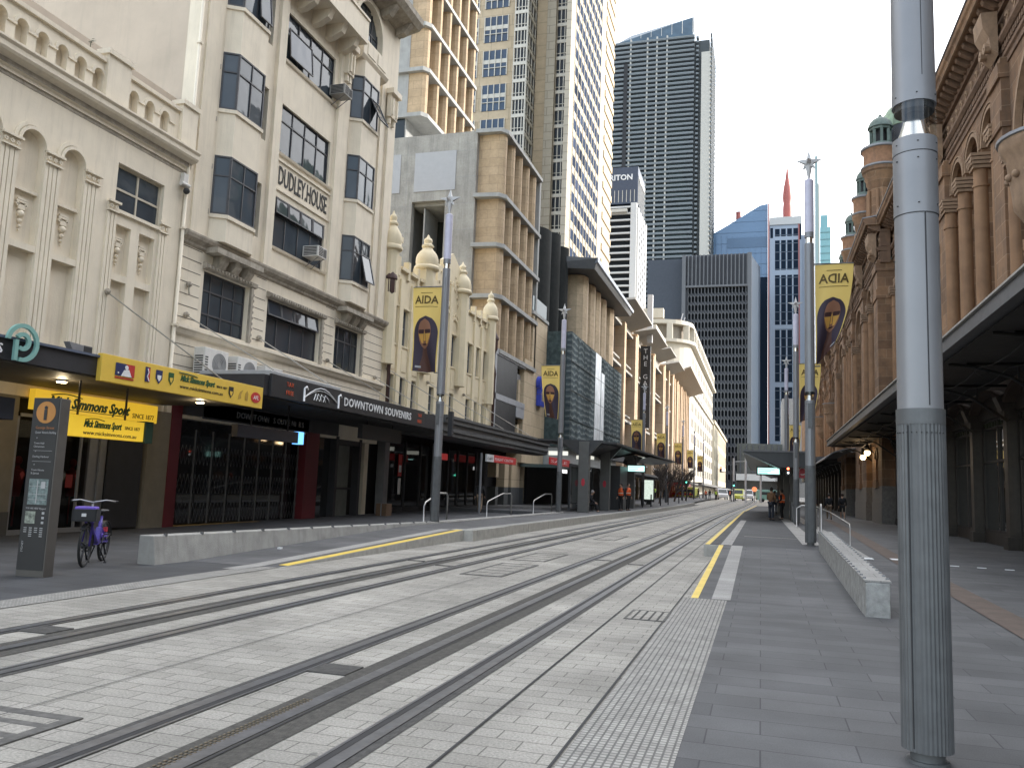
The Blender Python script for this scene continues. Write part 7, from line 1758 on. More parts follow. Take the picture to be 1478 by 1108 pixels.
for y in (46.59, 53.39):
    M = MB(); k = [( -9.65+.13*math.cos(a_)*.8, y-.004, 2.0+.22*math.sin(a_)) for a_ in [2*math.pi*i/16 for i in range(16)]]; M.extr(k, (0,.006,0)); M.build('red_emblem', redl2, t)
for (x0, y) in ((-12.4, 49.3), (-11.9, 55)):
    M = MB(); M.box(x0, y, 3.6, x0+1.2, y+.1, 3.85); M.build('lit_sign', mat('pale_lit_sign', (.6,.6,.55), .5, emit=(.8,.8,.7), estr=.25), t)
def display(x0, x1, y, z0, z1, lab, top):
    t = thing('information_display', lab, 'display', ((x0+x1)/2, y, z0), group='tram stop screens')
    MB().box(x0, y, z0, x1, y+.14, z1).build('casing', shm, t, bevel=.01); MB().box(x0+.08, y-.006, z0+.08, x1-.08, y, z1-.08).build('screen', scr, t)
    M = MB(); n = 3
    for i in range(n): z = z1-.13-(z1-z0-.2)*(i+.5)/n; M.box(x0+.15, y-.009, z, x0+.15+(x1-x0-.4)*(.9-.2*i), y-.005, z+.03)
    M.build('text_line', scr_t, t); M = MB(); M.box((x0+x1)/2-.03, y+.04, z1, (x0+x1)/2+.03, y+.1, top); M.build('hanger', shm, t)
display(-9.24, -7.9, 60, 2.95, 3.50, 'lit pale green screen hanging from the folded roof shelter', 4.4)
display(-.24, 1.06, 48, 2.75, 3.24, 'lit pale green screen hanging from the wedge roof shelter', 4.0)
t = thing('tram_shelter', 'dark wedge roof tram shelter near the brown arcade', 'tram shelter', (1.5, 55, .3))
M = MB(); M.hexa([(1.0,46,3.15), (2.5,46,3.2), (2.5,80,3.3), (1.0,80,3.3), (-.88,46,3.92), (2.6,46,3.98), (2.6,80,4.1), (-.88,80,4.05)]); M.build('roof', shm, t)
M = MB(); M.hexa([(.95,46.05,3.10), (1.0,46.05,3.10), (1.0,80,3.25), (.95,80,3.25), (-.92,46.05,3.86), (-.86,46.05,3.9), (-.86,80,4.02), (-.92,80,4.0)]); M.build('roof_underside', shu, t)
M = MB(); M.box(-.92, 45.95, 3.93, 2.62, 80, 4.02); M.build('roof_edge', mat('shelter_edge_grey', (.12,.12,.125), .5), t)
for y in (52.5, 62, 72): M = MB(); M.box(1.3, y, .3, 1.62, y+.5, 3.3); M.build('column', shc, t, bevel=.02)
M = MB(); M.box(1.65, 52.0, .3, 2.15, 53.0, 2.9); M.build('equipment_cabinet', mat('cabinet_grey', (.16,.165,.17), .5), t, bevel=.02); M = MB(); M.box(1.62, 51.5, .3, 2.0, 51.9, 1.35); M.build('ticket_stand', shc, t, bevel=.02)
M = MB(); M.box(2.2, 54, .5, 2.23, 70, 2.8); M.build('glass_screen', shg, t)
t = thing('round_sign', 'round red tram stop sign beneath the wedge roof shelter', 'sign', (2.1, 47, 2.8))
M = MB(); M.cyl((2.12, 47, 3.0), .36, .06, 28, axis='Y'); M.build('disc', redl2, t); Fq = Frame((0, 46.99, 0), (1,0,0), (0,-1,0)); M = MB(); Fq.ring(M, 2.12, 3.0, .16, .20, 0, .01, R(-120), R(200), 14); M.build('ring_mark', wht, t)
M = MB(); M.tube([(2.12,47.1,3.3), (2.12,47.1,3.7)], .03, 6); M.build('hanger', shm, t)
t = thing('signal_light', 'pair of small red and white signal lights under the wedge roof', 'signal', (1.42, 46.9, 2.9))
MB().box(1.3, 46.9, 2.75, 1.5, 47.05, 3.25).build('housing', shm, t); MB().cyl((1.4, 46.88, 3.12), .06, .02, 12, axis='Y').build('red_lamp', mat('signal_red', (.9,.1,.05), .4, emit=(1,.12,.05), estr=3), t); MB().cyl((1.4, 46.88, 2.9), .05, .02, 12, axis='Y').build('white_lamp', mat('signal_white', (.9,.9,.9), .4, emit=(1,1,1), estr=1), t)
t = thing('litter_bin', 'grey bin casing beside the wedge roof shelter column', 'bin', (1.85, 49.5, .3))
MB().box(1.65, 49.3, .3, 2.1, 49.8, 1.35).build('casing', mat('bin_grey', (.22,.225,.23), .45, metal=.3), t, bevel=.03); MB().box(1.7, 49.29, 1.1, 2.05, 49.3, 1.25).build('slot', rail_dark, t)

# information pillar
t = thing('information_pillar', 'tall dark information pillar with an orange round i and small maps', 'information pillar', (-10.37, 10.1, 0), rz=R(6))
pil_d = mat('pillar_dark_face', (.030,.028,.028), .45, var=.1); pil_s = mat('pillar_bronze_side', (.115,.105,.095), .45, metal=.3, var=.1, streak=.2)
def L_(m, nm, x0, x1, z0, z1, d): MB().box(x0, -.105-d, z0, x1, -.10, z1).build(nm, m, t, world=False)
MB().box(-.235, -.10, .0, .235, .10, 2.66).build('casing', pil_s, t, world=False, bevel=.006)
L_(pil_d, 'face_panel', -.228, .215, .10, 2.655, .002)
M = MB(); M.cyl((0, -.112, 2.44), .165, .006, 36, axis='Y'); M.build('round_badge', mat('orange_badge', (.50,.22,.055), .5), t, world=False)
def tl(txt, size, x, z, m, width=None, al='LEFT'):
    me = text_mesh(txt, size, .001, al, 0, 1, width); T = Matrix(((1,0,0,x), (0,0,-1,-.1135), (0,1,0,z), (0,0,0,1))); me.transform(T); me.materials.clear(); me.materials.append(m); o = bpy.data.objects.new('lettering', me); COL.objects.link(o); o.parent = t
dim_w = mat('dim_white_print', (.42,.41,.40), .6); org_p = mat('orange_print', (.42,.17,.06), .6)
me = text_mesh('i', .30, .001, 'CENTER', 0, 1, None, .012); T = Matrix(((1,0,0,0), (0,0,-1,-.1135-.006), (0,1,0,2.335), (0,0,0,1))); me.transform(T); me.materials.clear(); me.materials.append(pil_d); o = bpy.data.objects.new('letter_i', me); COL.objects.link(o); o.parent = t
tl('George Street', .055, -.15, 2.19, org_p); tl('Queen Victoria Building', .05, -.15, 2.12, dim_w, .36)
for z, a_, b_ in ((1.98, 'Town Hall', 'Chinatown'), (1.78, 'Darling Harbour', ''), (1.58, 'Town House', 'St James')): tl('^', .05, -.12, z+.05, dim_w); tl(a_, .042, -.15, z-.02, dim_w); b_ and tl(b_, .042, -.15, z-.07, dim_w)
M = MB()
for z in (1.86, 1.70): M.box(-.15, -.1135, z, .17, -.108, z+.004)
M.build('divider_line', dim_w, t, world=False)
mapm = mat('map_print', (.16,.20,.19), .5, var=.6, scale=18); L_(mapm, 'street_map', -.16, .17, 1.06, 1.44, .006)
M = MB(); M.box(-.02, -.115, 1.08, -.005, -.11, 1.42); M.box(.05, -.115, 1.30, .12, -.11, 1.40)
for z in (1.13, 1.21, 1.33): M.box(-.15, -.1145, z, .16, -.11, z+.006)
M.build('map_streets', dim_w, t, world=False)
tl('YOU ARE HERE Wynyard', .04, -.17, .99, dim_w, .34)
L_(mat('photo_print', (.25,.27,.22), .5, var=.7, scale=22), 'small_picture', -.17, .0, .78, .96, .006)
for k in range(3): L_(dim_w, 'pictogram', .11, .15, .92-.07*k, .955-.07*k, .006)
for k in range(4):
    M = MB()
    for j in range(3+k % 2*2): M.box(-.17+.09*k, -.1135, .71-.03*j, -.12+.09*k, -.11, .722-.03*j)
    M.build('print_lines', dim_w, t, world=False)
me = text_mesh('SYDNEY', .045, .001); me.transform(Matrix(((0,-1,0,-.15), (0,0,-1,-.1135), (1,0,0,.36), (0,0,0,1)))); me.materials.clear(); me.materials.append(dim_w); o = bpy.data.objects.new('lettering', me); COL.objects.link(o); o.parent = t

# share bike
t = thing('share_bike', 'purple share bicycle with black basket standing by the information pillar', 'bicycle', (-11.03, 11.95, 0), rz=R(-62))
pur = mat('purple_frame', (.075,.05,.30), .35, var=.1); tyre = mat('tyre_black', (.02,.02,.02), .8); blkp = mat('black_plastic', (.025,.025,.028), .5)
Fw = Frame((0,0,0), (1,0,0), (0,-1,0))
for x in (.56, -.55):
    M = MB(); n = 36
    for i in range(n): pass
    k = []
    for i in range(n+1): a_ = 2*math.pi*i/n; k.append((x+.325*math.cos(a_), 0, .345+.325*math.sin(a_)))
    w_ = MB().tube(k, .024, 8, cap=False).build('wheel', tyre, t, world=False)
    M = MB(); k = [(x+.30*math.cos(2*math.pi*i/n), 0, .345+.30*math.sin(2*math.pi*i/n)) for i in range(n+1)]; M.tube(k, .013, 6, cap=False)
    for i in range(5): a_ = 2*math.pi*i/5+.3; M.tube([(x,0,.345), (x+.15*math.cos(a_+.1),0,.345+.15*math.sin(a_+.1)), (x+.30*math.cos(a_),0,.345+.30*math.sin(a_))], [.022,.014,.02], 6)
    M.cyl((x,-.05,.345), .045, .1, 14, axis='Y'); r_ = M.build('rim', blkp, w_, world=False)
    M = MB()
    for i in range(14 if x > 0 else 16):
        a0 = math.pi*(.28+.05*i) if x > 0 else math.pi*(.05+.055*i); a1 = a0+math.pi*.056
        Fw.ring(M, x, .345, .362, .37, -.035, .035, a0, a1, 1)
    M.build('mudguard', blkp, t, world=False)
M = MB(); M.tube([(.42,0,.80), (.30,0,.60), (.05,0,.42), (-.08,0,.36)], [.035,.045,.05,.045], 10); M.tube([(-.08,0,.36), (-.20,0,.62), (-.26,0,.80)], [.04,.032,.028], 10)
M.tube([(-.08,0,.36), (-.55,.05,.345)], .02, 8); M.tube([(-.08,0,.36), (-.55,-.05,.345)], .02, 8); M.tube([(-.22,0,.68), (-.55,.05,.345)], .014, 8); M.tube([(-.22,0,.68), (-.55,-.05,.345)], .014, 8)
M.tube([(.385,0,.96), (.44,0,.76)], .032, 10); M.tube([(.44,.055,.74), (.56,.06,.345)], .018, 8); M.tube([(.44,-.055,.74), (.56,-.06,.345)], .018, 8); M.box(.41,-.07,.72,.47,.07,.76)
M.build('frame', pur, t, world=False)
M = MB(); M.hexa([(-.16,-.045,.34), (-.02,-.045,.32), (-.02,.045,.32), (-.16,.045,.34), (-.26,-.045,.60), (-.14,-.045,.62), (-.14,.045,.62), (-.26,.045,.60)]); M.build('battery_case', pur, t, world=False, bevel=.01)
M = MB(); M.tube([(.38,0,.96), (.36,0,1.05)], .02, 8); M.tube([(.27,-.34,1.08), (.34,-.2,1.10), (.37,0,1.06), (.34,.2,1.10), (.27,.34,1.08)], .014, 8); M.build('handlebar', mat('bar_silver', (.35,.35,.36), .3, metal=.8), t, world=False)
for s_ in (-1, 1): MB().tube([(.30,s_*.25,1.09), (.24,s_*.37,1.075)], .019, 8).build('grip', blkp, t, world=False)
M = MB(); M.lathe([(.01,.0), (.09,.01), (.11,.03), (.09,.05), (.02,.06)], (0,0,0), 14)
for i in range(len(M.v)): x, y, z = M.v[i]; M.v[i] = (-.28+x*1.25-(.06 if x > 0 else 0)*0, y*(1.0 if x < 0 else .55), .87+z)
M.tube([(-.26,0,.78), (-.275,0,.88)], .014, 8); M.build('saddle', blkp, t, world=False)
M = MB(); x0, x1, z0 = .50, .78, .76
M.box(x0, -.17, z0, x1, .17, z0+.02); M.box(x0, -.17, z0, x0+.015, .17, z0+.2); M.box(x1-.015, -.19, z0, x1, .19, z0+.2); M.box(x0, -.18, z0, x1, -.165, z0+.2); M.box(x0, .165, z0, x1, .18, z0+.2); M.tube([(.44,0,.72), (.55,0,.77)], .02, 6); M.build('basket', blkp, t, world=False)
MB().box(.52, -.16, .90, .77, .16, 1.0).build('basket_lid', mat('bright_purple', (.16,.10,.50), .45), t, world=False, bevel=.02)
M = MB(); M.tube([(-.12,.03,.30), (-.20,.14,.02)], .012, 6); M.tube([(-.12,-.03,.30), (-.20,-.14,.02)], .012, 6); M.tube([(-.26,.14,.015), (-.14,.14,.015)], .012, 6); M.tube([(-.26,-.14,.015), (-.14,-.14,.015)], .012, 6); M.build('kickstand', blkp, t, world=False)
M = MB(); M.tube([(-.08,-.09,.36), (-.0,-.09,.22)], .012, 6); M.tube([(-.08,.09,.36), (-.16,.09,.50)], .012, 6); M.box(-.04,-.19,.205,.04,-.09,.23); M.box(-.20,.09,.49,-.12,.19,.515); M.cyl((-.08,-.06,.36), .07, .03, 18, axis='Y'); M.build('pedals', blkp, t, world=False)
MB().box(-.58, -.04, .52, -.50, .04, .60).build('rear_light', redl2, t, world=False); MB().box(.785, -.035, .84, .80, .035, .89).build('front_light', wht, t, world=False)
MB().box(-.52, -.07, .43, -.18, .07, .50).build('rear_cover', mat('bright_purple', (.16,.10,.50), .45), t, world=False, bevel=.015)
# ================================================================ people, trees, far street
def skin(verts, edges, radii, root=0, sub=1):
    me = bpy.data.meshes.new('skin'); me.from_pydata([tuple(v) for v in verts], edges, []); o = bpy.data.objects.new('skin', me); COL.objects.link(o)
    o.modifiers.new('s', 'SKIN'); sv = me.skin_vertices[0].data
    for i, r in enumerate(radii): sv[i].radius = (r, r) if not isinstance(r, tuple) else r; sv[i].use_root = (i == root)
    m2 = o.modifiers.new('u', 'SUBSURF'); m2.levels = sub; m2.render_levels = sub
    dg = bpy.context.evaluated_depsgraph_get(); dg.update(); r = bpy.data.meshes.new_from_object(o.evaluated_get(dg))
    COL.objects.unlink(o); bpy.data.objects.remove(o)
    for p in r.polygons: p.use_smooth = True
    return r
def put(me, name, m, parent):
    me.name = name; me.materials.clear(); me.materials.append(m); o = bpy.data.objects.new(name, me); COL.objects.link(o); o.parent = parent; return o
skinm = mat('skin_tone', (.42,.25,.17), .6); hairm = mat('dark_hair', (.03,.022,.018), .7); shoem = mat('dark_shoes', (.03,.03,.03), .6)
def person(lab, loc, rz, pose, top, legs, hair=hairm, h=1.75, vest=None, shoes=shoem, bag=None, bare_legs=False, hood=None, cat='person', long_hair=False, group=None):
    t = thing('person', lab, cat, loc, rz, group); k = h/1.75
    J = dict(pel=(0,0,.95), bel=(0,.0,1.10), che=(0,.0,1.30), nec=(0,0,1.48), hd0=(0,.02,1.56), hd1=(0,.03,1.66), sl=(-.19,0,1.42), sr=(.19,0,1.42), el=(-.25,-.03,1.14), er=(.25,-.03,1.14), wl=(-.26,.06,.90), wr=(.26,.06,.90),
             hl=(-.09,0,.92), hr=(.09,0,.92), kl=(-.10,.03,.50), kr=(.10,.03,.50), al=(-.10,-.02,.09), ar=(.10,-.02,.09), tl=(-.11,.14,.03), tr=(.11,.14,.03))
    J.update(pose); J = {a_: Vector(b_)*k for a_, b_ in J.items()}
    names = ['pel','bel','che','nec','hd0','hd1','sl','el','wl','sr','er','wr','hl','kl','al','tl','hr','kr','ar','tr']
    rad = dict(pel=.125, bel=.125, che=.145, nec=.055, hd0=.075, hd1=.088, sl=.062, sr=.062, el=.042, er=.042, wl=.028, wr=.028, hl=.085, hr=.085, kl=.055, kr=.055, al=.036, ar=.036, tl=.032, tr=.032)
    E = [('pel','bel'),('bel','che'),('che','nec'),('nec','hd0'),('hd0','hd1'),('che','sl'),('sl','el'),('el','wl'),('che','sr'),('sr','er'),('er','wr'),('pel','hl'),('hl','kl'),('kl','al'),('al','tl'),('pel','hr'),('hr','kr'),('kr','ar'),('ar','tr')]
    V = [J[n] for n in names]; ix = {n: i for i, n in enumerate(names)}; ed = [(ix[a_], ix[b_]) for a_, b_ in E]; rd = [rad[n]*k for n in names]
    for s_, w_, e_ in ((-1,'wl','el'), (1,'wr','er')):        # palm, four fingers, thumb
        d = (J[w_]-J[e_]).normalized(); side = Vector((0,1,0)) if abs(d.y) < .8 else Vector((0,0,1)); side = (side-d*side.dot(d)).normalized()
        pi = len(V); V.append(J[w_]+d*.075*k); rd.append((.036*k, .02*k)); ed.append((ix[w_], pi))
        for q, L_f in ((-.024,.058), (-.008,.072), (.009,.068), (.025,.052)):
            a_ = len(V); V.append(V[pi]+side*q*k+d*.025*k); V.append(V[pi]+side*q*k*1.1+d*(.025+L_f*.8)*k+d.cross(side)*.02*s_*k); rd += [.009*k, .007*k]; ed += [(pi, a_), (a_, a_+1)]
        a_ = len(V); V.append(J[w_]+d*.05*k+side*.045*k); V.append(J[w_]+d*.09*k+side*.06*k); rd += [.010*k, .008*k]; ed += [(ix[w_], a_), (a_, a_+1)]
    put(skin(V, ed, rd), 'body', skinm, t)
    c = J['hd1']; M = MB(); M.sphere(c+Vector((0,.0,.0)), .098*k, 14, 10, .86, 1.0, 1.16); M.sphere(c+Vector((0,.098*k,-.005*k)), .016*k, 8, 6, .8, 1, 1.3)
    for s_ in (-1, 1): M.sphere(c+Vector((s_*.086*k,.0,-.005*k)), .022*k, 8, 6, .4, .8, 1.2)
    M.build('head', skinm, t, world=False)
    M = MB()
    for s_ in (-1, 1): M.sphere(c+Vector((s_*.033*k,.088*k,.018*k)), .010*k, 6, 5)
    M.sphere(c+Vector((0,.088*k,-.048*k)), .018*k, 8, 5, 1, .4, .3); M.build('eyes_and_mouth', hairm, t, world=False)
    M = MB(); M.sphere(c+Vector((0,-.018*k,.022*k)), .105*k, 14, 10, .92, 1.0, 1.12)
    if long_hair: M.sphere(c+Vector((0,-.05*k,-.10*k)), .09*k, 12, 8, .9, .55, 1.7)
    hm = hood or hair; M.build('hood' if hood else 'hair', hm, t, world=False)
    nn = ['pel','bel','che','sl','el','wl','sr','er','wr','nec']; r2 = dict(pel=.15, bel=.15, che=.165, sl=.082, sr=.082, el=.062, er=.062, wl=.047, wr=.047, nec=.07)
    jx = {n: i for i, n in enumerate(nn)}; put(skin([J[n] if n != 'nec' else J['nec']-Vector((0,0,.01)) for n in nn], [(jx[a_], jx[b_]) for a_, b_ in [('pel','bel'),('bel','che'),('che','sl'),('sl','el'),('el','wl'),('che','sr'),('sr','er'),('er','wr'),('che','nec')]], [r2[n]*k for n in nn]), 'jacket', top, t)
    nn = ['pel','hl','kl','al','hr','kr','ar']; r3 = dict(pel=.13, hl=.10, hr=.10, kl=.075, kr=.075, al=.058, ar=.058)
    if bare_legs: J2 = dict(J); J2['al'] = J['kl']-Vector((0,0,.02)); J2['ar'] = J['kr']-Vector((0,0,.02)); J2['kl'] = (J['hl']+J['kl'])/2; J2['kr'] = (J['hr']+J['kr'])/2
    else: J2 = J
    jx = {n: i for i, n in enumerate(nn)}; put(skin([J2[n] for n in nn], [(jx[a_], jx[b_]) for a_, b_ in [('pel','hl'),('hl','kl'),('kl','al'),('pel','hr'),('hr','kr'),('kr','ar')]], [r3[n]*k for n in nn]), 'trousers', legs, t)
    for s_ in 'lr':
        A_, T_ = J['a'+s_], J['t'+s_]; put(skin([A_+Vector((0,-.03,-.03)), A_*.5+T_*.5+Vector((0,0,-.02)), T_+Vector((0,.03,.0))], [(0,1),(1,2)], [.045*k, .042*k, .036*k]), 'shoe', shoes, t)
    if vest:
        M = MB(); M.lathe([(.155*k,1.0*k), (.165*k,1.15*k), (.178*k,1.32*k), (.15*k,1.43*k), (.09*k,1.5*k)], (0,0,0), 18, cap=False)
        for i in range(len(M.v)): x, y, z = M.v[i]; M.v[i] = (x*1.28, y*.95, z)
        M.build('vest', vest, t, world=False)
        M = MB(); M.lathe([(.169*k,1.14*k), (.172*k,1.18*k)], (0,0,0), 18, cap=False)
        for i in range(len(M.v)): x, y, z = M.v[i]; M.v[i] = (x*1.30, y*.98, z)
        M.build('vest_stripe', mat('vest_stripe', (.7,.7,.6), .4), t, world=False)
    if bag: MB().box(-.15*k, -.30*k, 1.02*k, .15*k, -.13*k, 1.42*k).build('backpack', bag, t, world=False, bevel=.05)
    return t
def cl(name, c): return mat(name, c, .85, var=.12, scale=8)
blackc = cl('black_cloth', (.018,.018,.02)); denim = cl('dark_denim', (.03,.035,.05)); tanj = cl('tan_brown_jacket', (.19,.10,.05)); orangev = mat('orange_vest', (.80,.13,.03), .6); limev = mat('lime_vest', (.50,.70,.05), .6); tanp = cl('tan_trousers', (.26,.19,.13)); greyc = cl('grey_cloth', (.10,.10,.11)); greyh = cl('grey_hair', (.32,.31,.30)); navc = cl('navy_cloth', (.03,.04,.07))
walkA = dict(kl=(-.09,.16,.52), al=(-.09,.20,.12), tl=(-.09,.36,.08), kr=(.10,-.02,.50), ar=(.10,-.26,.14), tr=(.10,-.14,.04), el=(-.24,-.12,1.15), wl=(-.25,-.10,.92), er=(.24,.06,1.14), wr=(.24,.22,.95))
person('man in a tan brown jacket standing under the hanging screen', (.56, 49.0, .3), R(-35), dict(wl=(-.12,.24,1.05), el=(-.25,.02,1.14), wr=(.14,.24,1.04), er=(.26,.02,1.14)), tanj, denim, h=1.78, hood=None)
person('person in black with an orange vest beside the man in brown', (1.18, 51.2, .3), R(70), dict(wl=(-.16,.22,1.08)), blackc, blackc, h=1.72, vest=orangev)
person('small figure in grey behind the man in the brown jacket', (.95, 62, .3), R(20), {}, greyc, denim, h=1.7)
person('worker in an orange vest at the folded roof shelter, nearer the bench', (-8.75, 54.6, .3), R(150), {}, blackc, blackc, h=1.74, vest=orangev)
person('taller worker in an orange vest at the folded roof shelter, behind the other', (-8.45, 55.6, .3), R(-120), {}, blackc, blackc, h=1.78, vest=orangev)
person('grey haired person in black seated on the shelter bench', (-9.75, 49.3, -.12), R(-90), dict(kl=(-.1,.42,.88), kr=(.1,.42,.88), al=(-.1,.46,.50), ar=(.1,.46,.50), tl=(-.1,.60,.45), tr=(.1,.60,.45), wl=(-.12,.34,.98), wr=(.12,.34,.98), el=(-.24,.12,1.14), er=(.24,.12,1.14), che=(0,.05,1.3), nec=(0,.09,1.47), hd0=(0,.13,1.54), hd1=(0,.16,1.62)), blackc, blackc, hair=greyh, h=1.7)
person('person in a dark top and tan trousers walking beneath the grey canopy', (-14.4, 42.5, .12), R(10), walkA, blackc, tanp, h=1.7)
person('walker in a black top and shorts before the brown piers', (5.4, 62, .2), R(0), walkA, blackc, blackc, h=1.78, bare_legs=True, shoes=cl('pale_shoes', (.5,.5,.5)))
person('walker in a dark top and tan trousers beside the one in shorts', (4.5, 61.5, .2), R(5), walkA, blackc, tanp, h=1.74)
person('dim distant walker under the curved awning', (4.0, 70.5, .25), R(185), walkA, greyc, blackc, h=1.7)
# small figures of the far crossing, copied with their parts
base = [person('far person in a dark coat at the crossing, leftmost of the crowd', (-13.0, 150, .75), R(90), walkA, blackc, denim), person('far worker in an orange vest in the middle of the crossing crowd', (-9.2, 150, .6), R(180), {}, navc, blackc, vest=orangev), person('far worker in a lime vest right of the orange one', (-7.4, 149, .6), R(170), {}, navc, blackc, vest=limev)]
far_l = [(0, -12.2, 151, 'far dark figure second from the left at the crossing'), (0, -11.4, 149, 'far dark figure third from the left at the crossing'), (0, -10.6, 152, 'far dark figure just left of the orange worker'), (0, -8.6, 151, 'far dark figure between the orange and lime workers'), (2, -14.2, 118, 'worker in lime near the bare trees'),
         (0, -12.6, 116, 'dark walker near the bare trees'), (0, -13.6, 104, 'dark walker by the advertising panel'), (0, -12.0, 92, 'dark walker on the left pavement beyond the shelter'), (0, -11.2, 88, 'second dark walker on the left pavement beyond the shelter'), (1, -5.2, 153, 'far orange vested worker nearest the portal poles')]
for i, x, y, lab in far_l: dup(base[i], (x, y, (.2 if x > -10 else .32)+gz(y)), lab, rz=R(40*(x % 3)))

# bare street trees
bark = mat('bark', (.11,.09,.075), .9, var=.2); twig = mat('twig_brown', (.085,.068,.058), .9)
def bare_tree(x, y, h, lab, seed):
    t = thing('bare_tree', lab, 'tree', (x, y, gz(y)+.2), group='bare street trees'); rr = random.Random(seed); T = MB(); C_ = MB()
    def branch(p, d, L, r, lev):
        n = 3; pts = [p]; q = p.copy(); dd = d.copy()
        for i in range(n): dd = (dd+Vector((rr.uniform(-.18,.18), rr.uniform(-.18,.18), rr.uniform(-.02,.14)))).normalized(); q = q+dd*(L/n); pts.append(q.copy())
        (T if lev < 2 else C_).tube(pts, [r*(1-.45*i/n) for i in range(n+1)], 6 if lev < 2 else 4, cap=False)
        if lev < 4:
            for j in range(4 if lev else 6):
                f = rr.uniform(.35, 1.0) if lev else rr.uniform(.45, 1.0); b0 = pts[min(n, int(f*n))]; a_ = rr.uniform(0, 6.28); s_ = rr.uniform(.4, .8)
                nd_ = (dd+Vector((math.cos(a_)*s_, math.sin(a_)*s_, rr.uniform(.0,.35)))).normalized(); branch(b0, nd_, L*rr.uniform(.55,.78), max(.012, r*.55), lev+1)
    branch(Vector((0,0,0)), Vector((0,0,1)), h*.52, .14, 0)
    T.build('trunk', bark, t, world=False); C_.build('crown', twig, t, world=False)
for i, (x, y, h) in enumerate([(-10.9, 95, 5.2), (-10.9, 104, 5.6), (-10.9, 112, 5.6), (-10.6, 126, 5.8), (3.2, 112, 6.0), (3.6, 128, 6.5)]):
    bare_tree(x, y, h, ['leafless tree nearest the advertising panel', 'second leafless tree of the left row', 'third leafless tree of the left row', 'last leafless tree of the left row, against the white block', 'leafless tree behind the right tram shelter', 'farther leafless tree behind the right tram shelter'][i], 20+i)
# kerbside items on the far left pavement
t = thing('advertising_panel', 'upright lit advertising panel on the left pavement', 'advertising panel', (-11.0, 86, .4))
MB().box(-11.6, 86, .6, -10.4, 86.25, 2.9).build('casing', shm, t, bevel=.02); MB().box(-11.5, 85.98, .85, -10.5, 86, 2.8).build('poster', mat('lit_poster_pale', (.55,.6,.55), .5, emit=(.7,.8,.7), estr=.25, var=.5, scale=3), t); MB().box(-11.2, 86.05, .3, -10.8, 86.2, .6).build('foot', shm, t)
for i, (x, y) in enumerate([(-9.4, 70), (-9.4, 75.5), (-9.3, 82), (-9.3, 89), (-9.3, 101), (-13.2, 74), (-13.2, 80)]):
    t = thing('bollard', ['dark bollard nearest the shelter end', 'second dark bollard beyond the shelter', 'third dark bollard along the kerb', 'fourth dark bollard along the kerb', 'fifth dark bollard along the kerb', 'dark bollard set back near the shopfronts', 'second dark bollard set back near the shopfronts'][i], 'bollard', (x, y, .3+gz(y)), group='dark bollards on the left pavement')
    MB().cyl((0,0,0), .06, 1.0, 12).build('shaft', shm, t, world=False); MB().lathe([(.06,1.0), (.07,1.02), (.05,1.08), (.01,1.1)], (0,0,0), 12).build('cap', shm, t, world=False)
# traffic lights and portal poles
pw = mat('white_pole', (.62,.62,.62), .5); sg_r = mat('signal_red', (.9,.1,.05), .4, emit=(1,.12,.05), estr=3); sg_g = mat('signal_green', (.1,.7,.5), .4, emit=(.1,.8,.5), estr=2)
def signal(x, y, z, lab, m, arm=None):
    t = thing('traffic_light', lab, 'traffic light', (x, y, z)); MB().box(x-.17, y, z, x+.17, y+.25, z+.95).build('housing', shm, t, bevel=.02)
    for k in range(3): MB().cyl((x, y-.02, z+.17+.3*k), .11, .03, 14, axis='Y').build('lens', m if (k == 2 and m is sg_r) or (k == 0 and m is sg_g) else rail_dark, t)
    if arm: MB().tube([(x, y+.15, z+.02), (arm[0], y+.15, z+.02), (arm[0], y+.15, arm[1])], .08, 8).build('mast', shm, t)
    else: MB().tube([(x, y+.15, z), (x, y+.15, gz(y))], .06, 8).build('mast', shm, t)
signal(-6.7, 150, 5.5, 'red traffic light on a dark arm against the cream block', sg_r, (-4.9, gz(150)))
signal(-4.45, 149, 3.1, 'green traffic light by the leftmost white portal pole', sg_g)
signal(-10.2, 122, 3.0, 'green traffic light among the bare trees', sg_g); signal(2.2, 100, 2.6, 'green traffic light behind the right tram shelter', sg_g)
for i, (x, zt_) in enumerate([(-4.5, 8.0), (-2.5, 8.7), (.0, 6.6)]):
    t = thing('portal_pole', ['leftmost white portal pole at the far crossing', 'tallest middle white portal pole at the far crossing', 'right white portal pole at the far crossing'][i], 'pole', (x, 150, gz(150)), group='white poles at the far crossing')
    MB().cyl((x, 150, gz(150)), .17, zt_-gz(150), 14).build('shaft', pw, t); MB().cyl((x, 150, gz(150)), .3, .15, 14).build('base', pw, t)
    MB().tube([(x, 150, zt_-.6), (x+2.0 if i < 2 else x-1.2, 150, zt_-.5)], .07, 6).build('arm', pw, t)
t = thing('warning_sign', 'round orange sign on a stand at the far crossing', 'sign', (-1.0, 148, 1)); MB().cyl((-1.03, 148, 2.75), .42, .05, 20, axis='Y').build('disc', mat('orange_disc', (.85,.25,.12), .5, emit=(.9,.25,.1), estr=.3), t); MB().tube([(-1.03, 148.1, gz(148)), (-1.03, 148.1, 2.6)], .05, 6).build('post', shm, t)
